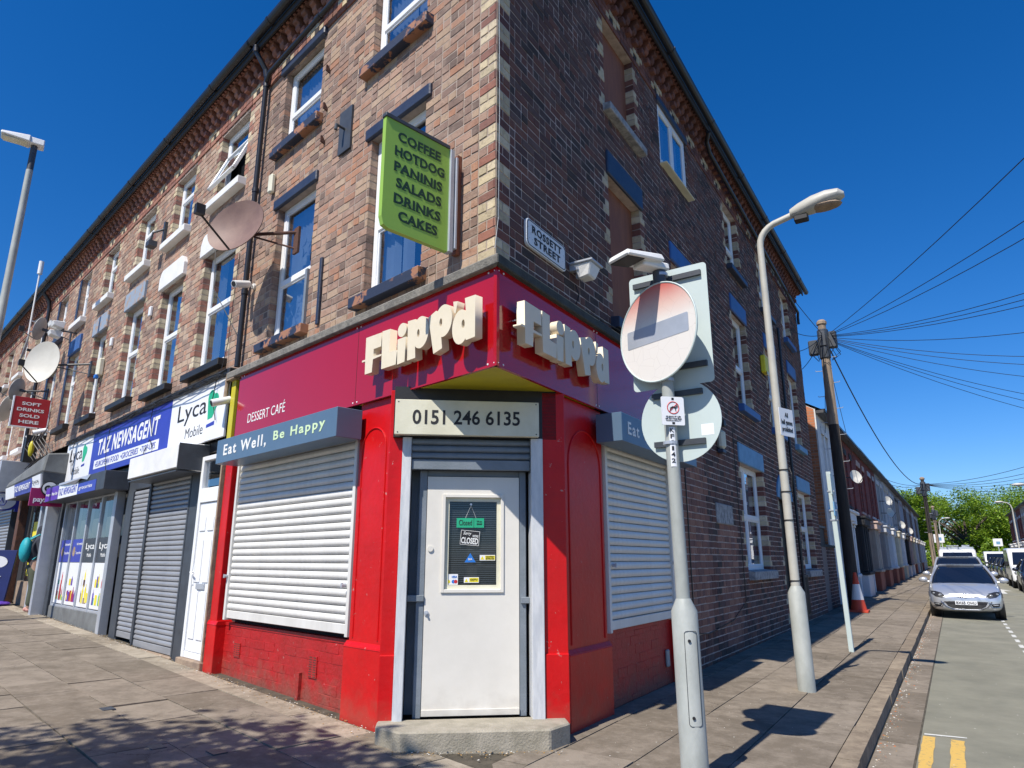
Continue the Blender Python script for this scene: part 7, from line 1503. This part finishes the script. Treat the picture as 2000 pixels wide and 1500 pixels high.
        m = MB(); m.tube([(-.55, -1.17 * k, .955), (.05, -1.30 * k, 1.02)], .008, 5); m.tube([(.0, -1.14 * k, .955), (.55, -1.3 * k, 1.015)], .008, 5); m.build('wiper', M['ink'], T, F)
        m = MB(); m.box(.50, .60, -1.38 * k, -1.36 * k, 1.005, 1.05); m.build('windscreen_sticker', M['white_s'], T, F)
    else:
        m = MB(); m.box(-.42, .42, -.02, .02, .34, .48); m.box(-.4, .4, -.04, .0, .58, .64); m.build('grille', M['black'], T, F); m = MB(); m.box(-.25, .25, .02, .03, .40, .50); m.build('number_plate', M['white_s'], T, F)
    return T
def vanm(label, F, col, W=1.95, L=5.0, H=2.0, group=None):
    T = thing('parked_van', label, 'van', F, 0, 0, 0, group); h = W / 2; P = CARP[col]
    side_ = [(0, .35), (0.02, .75), (.25, .95), (.95, 1.12), (1.55, H - .15), (1.9, H), (L, H), (L, .35)]
    m = MB(); m.xprism([(-y, z) for y, z in side_], -h, h); m.build('body', P, T, F, bevel=.06, smooth=True)
    m = MB(); m.hex([(-h * .86, -.98, 1.16), (h * .86, -.98, 1.16), (h * .86, -1.0, 1.14), (-h * .86, -1.0, 1.14), (-h * .78, -1.50, H - .22), (h * .78, -1.50, H - .22), (h * .78, -1.54, H - .24), (-h * .78, -1.54, H - .24)]); m.v = [(x, y - .03, z + .02) for x, y, z in m.v]; m.build('windscreen', M['carglass'], T, F)
    for s in (1, -1):
        m = MB(); m.box(s * h, s * (h + .012), -2.3, -1.5, 1.12, H - .25); m.build('side_window', M['carglass'], T, F); m = MB(); m.box(s * (h + .02), s * (h + .2), -1.35, -1.25, 1.1, 1.35); m.build('wing_mirror', M['black'], T, F, bevel=.03)
        m = MB(); m.ball((s * h * .78, -.04, .78), .14, .08, .10, 10); m.build('headlight', M['lensclear'], T, F, smooth=True)
        for yy in (.85, L - .9): m = MB(); m.disc((s * (h - .08), -yy, .33), (1, 0, 0), .33, .2, 20); m.build('wheel', M['tyre'], T, F)
    m = MB(); m.box(-.5, .5, -.01, .015, .55, .72); m.box(-h * .9, h * .9, -.01, .02, .33, .45); m.build('grille', M['black'], T, F); m = MB(); m.box(-.25, .25, .016, .025, .47, .56); m.build('number_plate', M['white_s'], T, F); return T
def on_road(t_, o_, flip=False):
    p = fp(FB, t_, o_); rgt = Vector((uB.x, uB.y, 0)); r_ = nB if not flip else -nB; F = frame(Vector((p.x, p.y, gz(p.x, p.y) - .12)), Vector((r_.x, r_.y, 0)))
    sl_ = math.atan(gz(*fp(FB, t_ + 1, o_)[:2]) - gz(*fp(FB, t_, o_)[:2])); return F @ Matrix.Rotation(sl_ if not flip else -sl_, 4, 'X')
SC = Matrix.Scale(.90, 4)
car('silver hatchback parked nearest at the kerb, number plate BX65 OHU', on_road(17.1, 2.83) @ SC, 'silver', plate='BX65 OHU')
car('second silver car parked directly behind the nearest silver hatchback', on_road(22.6, 2.80) @ Matrix.Scale(.95, 4), 'silver', H=1.62, detail=False, group=None)
v_ = vanm('pale van with ladders on its roof rack behind the two silver cars', on_road(46, 2.9), 'white', H=1.95)
F_ = on_road(46, 2.9); m = MB(); m.tube([(-.5, -1.8, 2.15), (-.5, -4.8, 2.2)], .035, 6); m.tube([(.1, -1.8, 2.15), (.1, -4.8, 2.2)], .035, 6); 
for i in range(9): m.tube([(-.5, -1.9 - i * .33, 2.16), (.1, -1.9 - i * .33, 2.16)], .02, 5)
m.box(-.9, .9, -2.2, -2.15, 1.97, 2.08); m.box(-.9, .9, -4.2, -4.15, 1.97, 2.08); m.box(.3, .7, -3.9, -2.2, 2.08, 2.2); m.build('ladder_rack', M['alu'], v_, F_)
FTn = on_road(34, 2.9); car('small dark car parked beyond the ladder van', FTn, 'dark', detail=False)
rc = [(27.5, 'blue', 'dark blue car cut by the right edge of the frame'), (33.6, 'dark', 'dark blue hatchback with pale wheels on the right of the road'), ('v', 39.2, 'white', 'white van parked among the cars on the right of the road'), (45.5, 'black', 'black car in front of the white van on the right'), (50.8, 'grey', 'dark grey car with headlights glinting on the right'), (56.4, 'grey', 'grey car further up on the right'), (62, 'black', 'black car near the far white van'), (67.6, 'dark', 'dark car just in front of the far white van'), ('v', 73.5, 'white', 'far white van parked at the top of the right hand row')]
for r_ in rc:
    if r_[0] == 'v': vanm(r_[3], on_road(r_[1], 6.05), r_[2])
    else: car(r_[2], on_road(r_[0], 6.0), r_[1], detail=False, group='cars parked along the right kerb')
# far street lamps and signs
def simple_lamp(label, t_, o_, dirn, h=5.6):
    p = fp(FB, t_, o_); F = F_at(p.x, p.y, (nB.x * dirn, nB.y * dirn)); T = thing('street_lamp', label, 'street lamp', F, group='street lamps further down the side street')
    m = MB(); m.tube([(0, 0, 0), (0, 0, 1.1), (0, 0, 1.15), (0, 0, h - .5), (.08, 0, h - .2), (.3, 0, h), (.6, 0, h + .05)], [.09, .09, .055, .05, .045, .045, .04], 10); m.build('column', M['polecream'], T, F, smooth=True); m = MB(); m.ball((.85, 0, h + .08), .34, .13, .10, 12); m.build('lamp_head', M['polecream'], T, F, smooth=True)
simple_lamp('cream lamp column on the right pavement, nearer of the two', 47, 7.4, -1); simple_lamp('cream lamp column on the right pavement, further of the two', 68, 7.4, -1, 5.9); simple_lamp('distant lamp column on the left pavement before the trees', 92, 1.7, 1)
for lab, t_, o_, zz_ in (('white square sign on a pole at the far right of the road end', 88, 6.9, 3.3), ('white square sign on a pole at the far left of the road end', 74, 1.7, 3.4)):
    p = fp(FB, t_, o_); F = F_at(p.x, p.y, (nB.x, nB.y)); T = thing('road_sign', lab, 'road sign', F); m = MB(); m.tube([(0, -.04, 0), (0, -.04, zz_)], .04, 8); m.build('post', M['signback'], T, F); m = MB(); m.box(-.42, .42, 0, .03, zz_ - .8, zz_); m.build('plate', M['white_s'], T, F, bevel=.01); m = MB(); m.box(-.15, .2, .03, .035, zz_ - .6, zz_ - .3); m.build('print', M['paleblue'], T, F)
# ------------------------------------------------------------------ trees
M['leafA'] = None
def leafmat(name, cols):
    m, t, b = nodes(name); L = t.links; b.inputs['Roughness'].default_value = .6; g = t.nodes.new('ShaderNodeNewGeometry'); cr = t.nodes.new('ShaderNodeValToRGB')
    for i, c in enumerate(cols):
        e = cr.color_ramp.elements[i] if i < 2 else cr.color_ramp.elements.new(.5); e.position = i / (len(cols) - 1); e.color = (*c, 1)
    L.new(g.outputs['Random Per Island'], cr.inputs[0]); L.new(cr.outputs[0], b.inputs['Base Color'])
    tl = t.nodes.new('ShaderNodeBsdfTranslucent'); L.new(cr.outputs[0], tl.inputs[0]); mx = t.nodes.new('ShaderNodeMixShader'); mx.inputs[0].default_value = .35; L.new(b.outputs[0], mx.inputs[1]); L.new(tl.outputs[0], mx.inputs[2]); L.new(mx.outputs[0], t.nodes['Material Output'].inputs[0]); return m
M['leafA'] = leafmat('spring_leaves', [(.10, .19, .015), (.19, .31, .02), (.30, .42, .035)]); M['bark'] = pm('bark', (.12, .09, .07), .9, (.07, .05, .04), 6, bump=.5)
def tree(label, x, y, h, r, seed, n=5200, leaf=.34, z0=.22, group=None, bare=0):
    rnd = random.Random(seed); g = gz(x, y) - .1 if math.hypot(x, y) < 60 else gz(x, y) - .3; F = frame(Vector((x, y, g)), Vector((1, 0, 0))); T = thing('broadleaf_tree', label, 'tree', F, group=group)
    m = MB(); m.tube([(0, 0, -.3), (.05, 0, h * .3), (-.05, .1, h * .7)], [r * .06, r * .045, .03], 10); cl = []
    for k in range(26):
        a = rnd.random() * 6.283; q = rnd.random() ** .6; hz = z0 + (1 - z0) * (.12 + .80 * rnd.random()); rr = r * math.sin(math.pi * min(1, max(.05, (hz - z0 * .6) / (1.06 - z0 * .6)))) ** .6 * q
        c = (rr * math.cos(a), rr * math.sin(a), h * hz); cl.append((c, r * rnd.uniform(.20, .38)))
        m.tube([(0, 0, h * hz * .5), (c[0] * .5, c[1] * .5, h * hz * .82), c], [r * .03, r * .018, .015], 5)
    m.build('trunk', M['bark'], T, F, smooth=True); V, Fc = [], []
    if not bare:
        for i in range(n):
            (cx, cy, cz), cr_ = cl[i % len(cl)]; d = Vector((rnd.gauss(0, 1), rnd.gauss(0, 1), rnd.gauss(0, 1))).normalized() * cr_ * (rnd.random() ** .33) * rnd.uniform(.7, 1.12); d.z *= .75
            p = Vector((cx, cy, cz)) + d; u = Vector((rnd.gauss(0, 1), rnd.gauss(0, 1), rnd.gauss(0, .5))).normalized(); v = u.cross(Vector((rnd.gauss(0, .4), rnd.gauss(0, .4), 1))).normalized(); s = leaf * rnd.uniform(.4, 1.1); b = len(V)
            V += [tuple(p - u * s * .5), tuple(p + v * s * .28), tuple(p + u * s * .5), tuple(p - v * s * .28)]; Fc.append((b, b + 1, b + 2, b + 3))
        me = bpy.data.meshes.new('crown'); me.from_pydata([(a, b, c) for a, b, c in V], [], Fc); me.materials.append(M['leafA']); put('crown', me, T, F)
    return T
def tb(t_, o_): p = fp(FB, t_, o_); return p.x, p.y
for i, (t_, o_, h, r) in enumerate(((116, -12, 13, 7.5), (112, -2.5, 11.0, 5.5), (114, 4.5, 12.2, 6.5), (116, 11, 11, 6.5), (122, 19, 10, 6.5), (124, 30, 12, 7), (128, 0, 12, 7.5), (130, 9, 12, 8), (108, -7, 8, 4))):
    x, y = tb(t_, o_); tree(['broad spring green tree left of the road end', 'spring green tree behind the telegraph pole', 'tallest spring green tree closing the middle of the street', 'bright green tree right of the middle', 'lower green tree beside the right hand houses', 'green tree rising over the right hand houses', 'tree behind the middle of the green screen', 'tree at the back right of the green screen', 'small green tree at the end of the left terrace'][i], x, y, h, r, 100 + i, n=15000, leaf=.44, z0=.05)
for i in range(16):
    t_, o_ = 106 + (i % 3) * 4, -8 + i * 1.9; x, y = tb(t_, o_)
# low shrubs under the trees
rnd = random.Random(5); V, Fc = [], []
for i in range(16000):
    t_ = 104 + rnd.random() * 9; o_ = rnd.uniform(-9, 26); x, y = tb(t_, o_); z = gz(x, y) - .2 + rnd.random() ** 1.3 * (2.6 + 1.6 * math.sin(o_ * 1.1)); u = Vector((rnd.gauss(0, 1), rnd.gauss(0, 1), rnd.gauss(0, .6))).normalized(); v = u.cross(Vector((rnd.gauss(0, .5), rnd.gauss(0, .5), 1))).normalized(); s = .5 * rnd.uniform(.4, 1.1); b = len(V); p = Vector((x, y, z)); V += [tuple(p - u * s * .5), tuple(p + v * s * .3), tuple(p + u * s * .5), tuple(p - v * s * .3)]; Fc.append((b, b + 1, b + 2, b + 3))
me = bpy.data.meshes.new('undergrowth'); me.from_pydata(V, [], Fc); me.materials.append(M['leafA']); o = put('undergrowth', me); tag(o, 'dark leafy undergrowth below the trees at the end of the street', 'shrubs', kind='stuff')
# street tree on the main road pavement whose shade reaches the flags at the lower left
sdir = Vector((sd.x, sd.y, 0)).normalized(); 
sp = Vector((-2.35, 2.75, 0)) + Vector((sd.x / sd.z, sd.y / sd.z, 0)) * 4.6
tree('street tree on the main road side, throwing dappled shade on the flags', sp.x - .7, sp.y + .3, 6.9, 2.7, 321, n=7000, leaf=.19, z0=.42)
# ------------------------------------------------------------------ person at the cash machine
FPn = frame(fp(FA, -13.55, .12, fgz(FA, -13.55, .12)), Vector((uA.x, uA.y, 0)))       # faces the wall
def skin(name, pts, edges, rad, mat, root, F, sub=2, rootv=0):
    me = bpy.data.meshes.new(name); me.from_pydata([(x, -o, z) for x, o, z in pts], edges, []); o = put(name, me, root, F); md = o.modifiers.new('k', 'SKIN'); md.use_smooth_shade = True
    for i, r_ in enumerate(rad): me.skin_vertices[0].data[i].radius = (r_ if isinstance(r_, tuple) else (r_, r_))
    me.skin_vertices[0].data[rootv].use_root = True; s_ = o.modifiers.new('s', 'SUBSURF'); s_.levels = s_.render_levels = sub; me.materials.append(mat); return o
T = thing('person', 'person in dark hoodie and olive trousers standing at the cash machine', 'person', FPn)
skn = pm('skin', (.45, .28, .20), .6, bump=.05); clo = pm('dark_hoodie', (.03, .035, .05), .9, bump=.3); tro = pm('olive_trousers', (.075, .085, .055), .9, bump=.3)
P_ = [(0, 0, .95), (0, -.02, 1.15), (0, .0, 1.38), (0, .03, 1.48), (0, .06, 1.56), (0, .09, 1.68), (-.10, 0, .90), (-.12, .03, .50), (-.13, -.02, .09), (-.13, .12, .04), (.10, 0, .90), (.12, .06, .50), (.12, .02, .09), (.12, .16, .04), (-.19, .0, 1.40), (-.26, .02, 1.14), (-.20, .22, 1.08), (-.17, .30, 1.10), (.19, .0, 1.40), (.25, .04, 1.14), (.16, .26, 1.14), (.12, .34, 1.18)]
E_ = [(0, 1), (1, 2), (2, 3), (3, 4), (4, 5), (0, 6), (6, 7), (7, 8), (8, 9), (0, 10), (10, 11), (11, 12), (12, 13), (2, 14), (14, 15), (15, 16), (16, 17), (2, 18), (18, 19), (19, 20), (20, 21)]
skin('body', P_, E_, [.12, .12, .13, .06, .06, .085, .085, .06, .045, .035, .085, .06, .045, .035, .055, .045, .035, .03, .055, .045, .035, .03], skn, T, FPn)
skin('hoodie', [(0, 0, .92), (0, -.01, 1.12), (0, 0, 1.36), (0, .03, 1.50), (0, .05, 1.62), (0, .06, 1.72), (-.20, 0, 1.40), (-.28, .02, 1.14), (-.20, .22, 1.08), (.20, 0, 1.40), (.27, .04, 1.14), (.17, .25, 1.13)], [(0, 1), (1, 2), (2, 3), (3, 4), (4, 5), (2, 6), (6, 7), (7, 8), (2, 9), (9, 10), (10, 11)], [.17, .165, .17, .10, .115, .10, .085, .065, .05, .085, .065, .05], clo, T, FPn)
skin('trousers', [(0, 0, .98), (0, 0, .90), (-.10, 0, .84), (-.12, .03, .50), (-.13, -.01, .10), (.10, 0, .84), (.12, .06, .50), (.12, .03, .10)], [(0, 1), (1, 2), (2, 3), (3, 4), (1, 5), (5, 6), (6, 7)], [.15, .14, .11, .085, .07, .11, .085, .07], tro, T, FPn)
for s in (-1, 1): m = MB(); m.ball((s * .125, .08, .05), .055, .14, .06, 12); m.build('shoe', pm('pink_trainers', (.55, .28, .24), .7, bump=.1) if s < 0 else bpy.data.materials['pink_trainers'], T, FPn, smooth=True)
T = thing('backpack', 'bright turquoise backpack on the back of the person', 'backpack', FPn, 0, -.2, 1.1)
m = MB(); m.ball((0, -.20, 1.22), .17, .11, .25, 16); m.build('bag', pm('turquoise_nylon', (.01, .36, .42), .6, bump=.2), T, FPn, smooth=True); m = MB(); 
for s in (-1, 1): m.tube([(s * .10, -.16, 1.42), (s * .12, -.02, 1.52), (s * .13, .12, 1.42), (s * .14, .10, 1.2), (s * .13, -.08, 1.02)], .022, 6)
m.build('strap', bpy.data.materials['turquoise_nylon'], T, FPn)
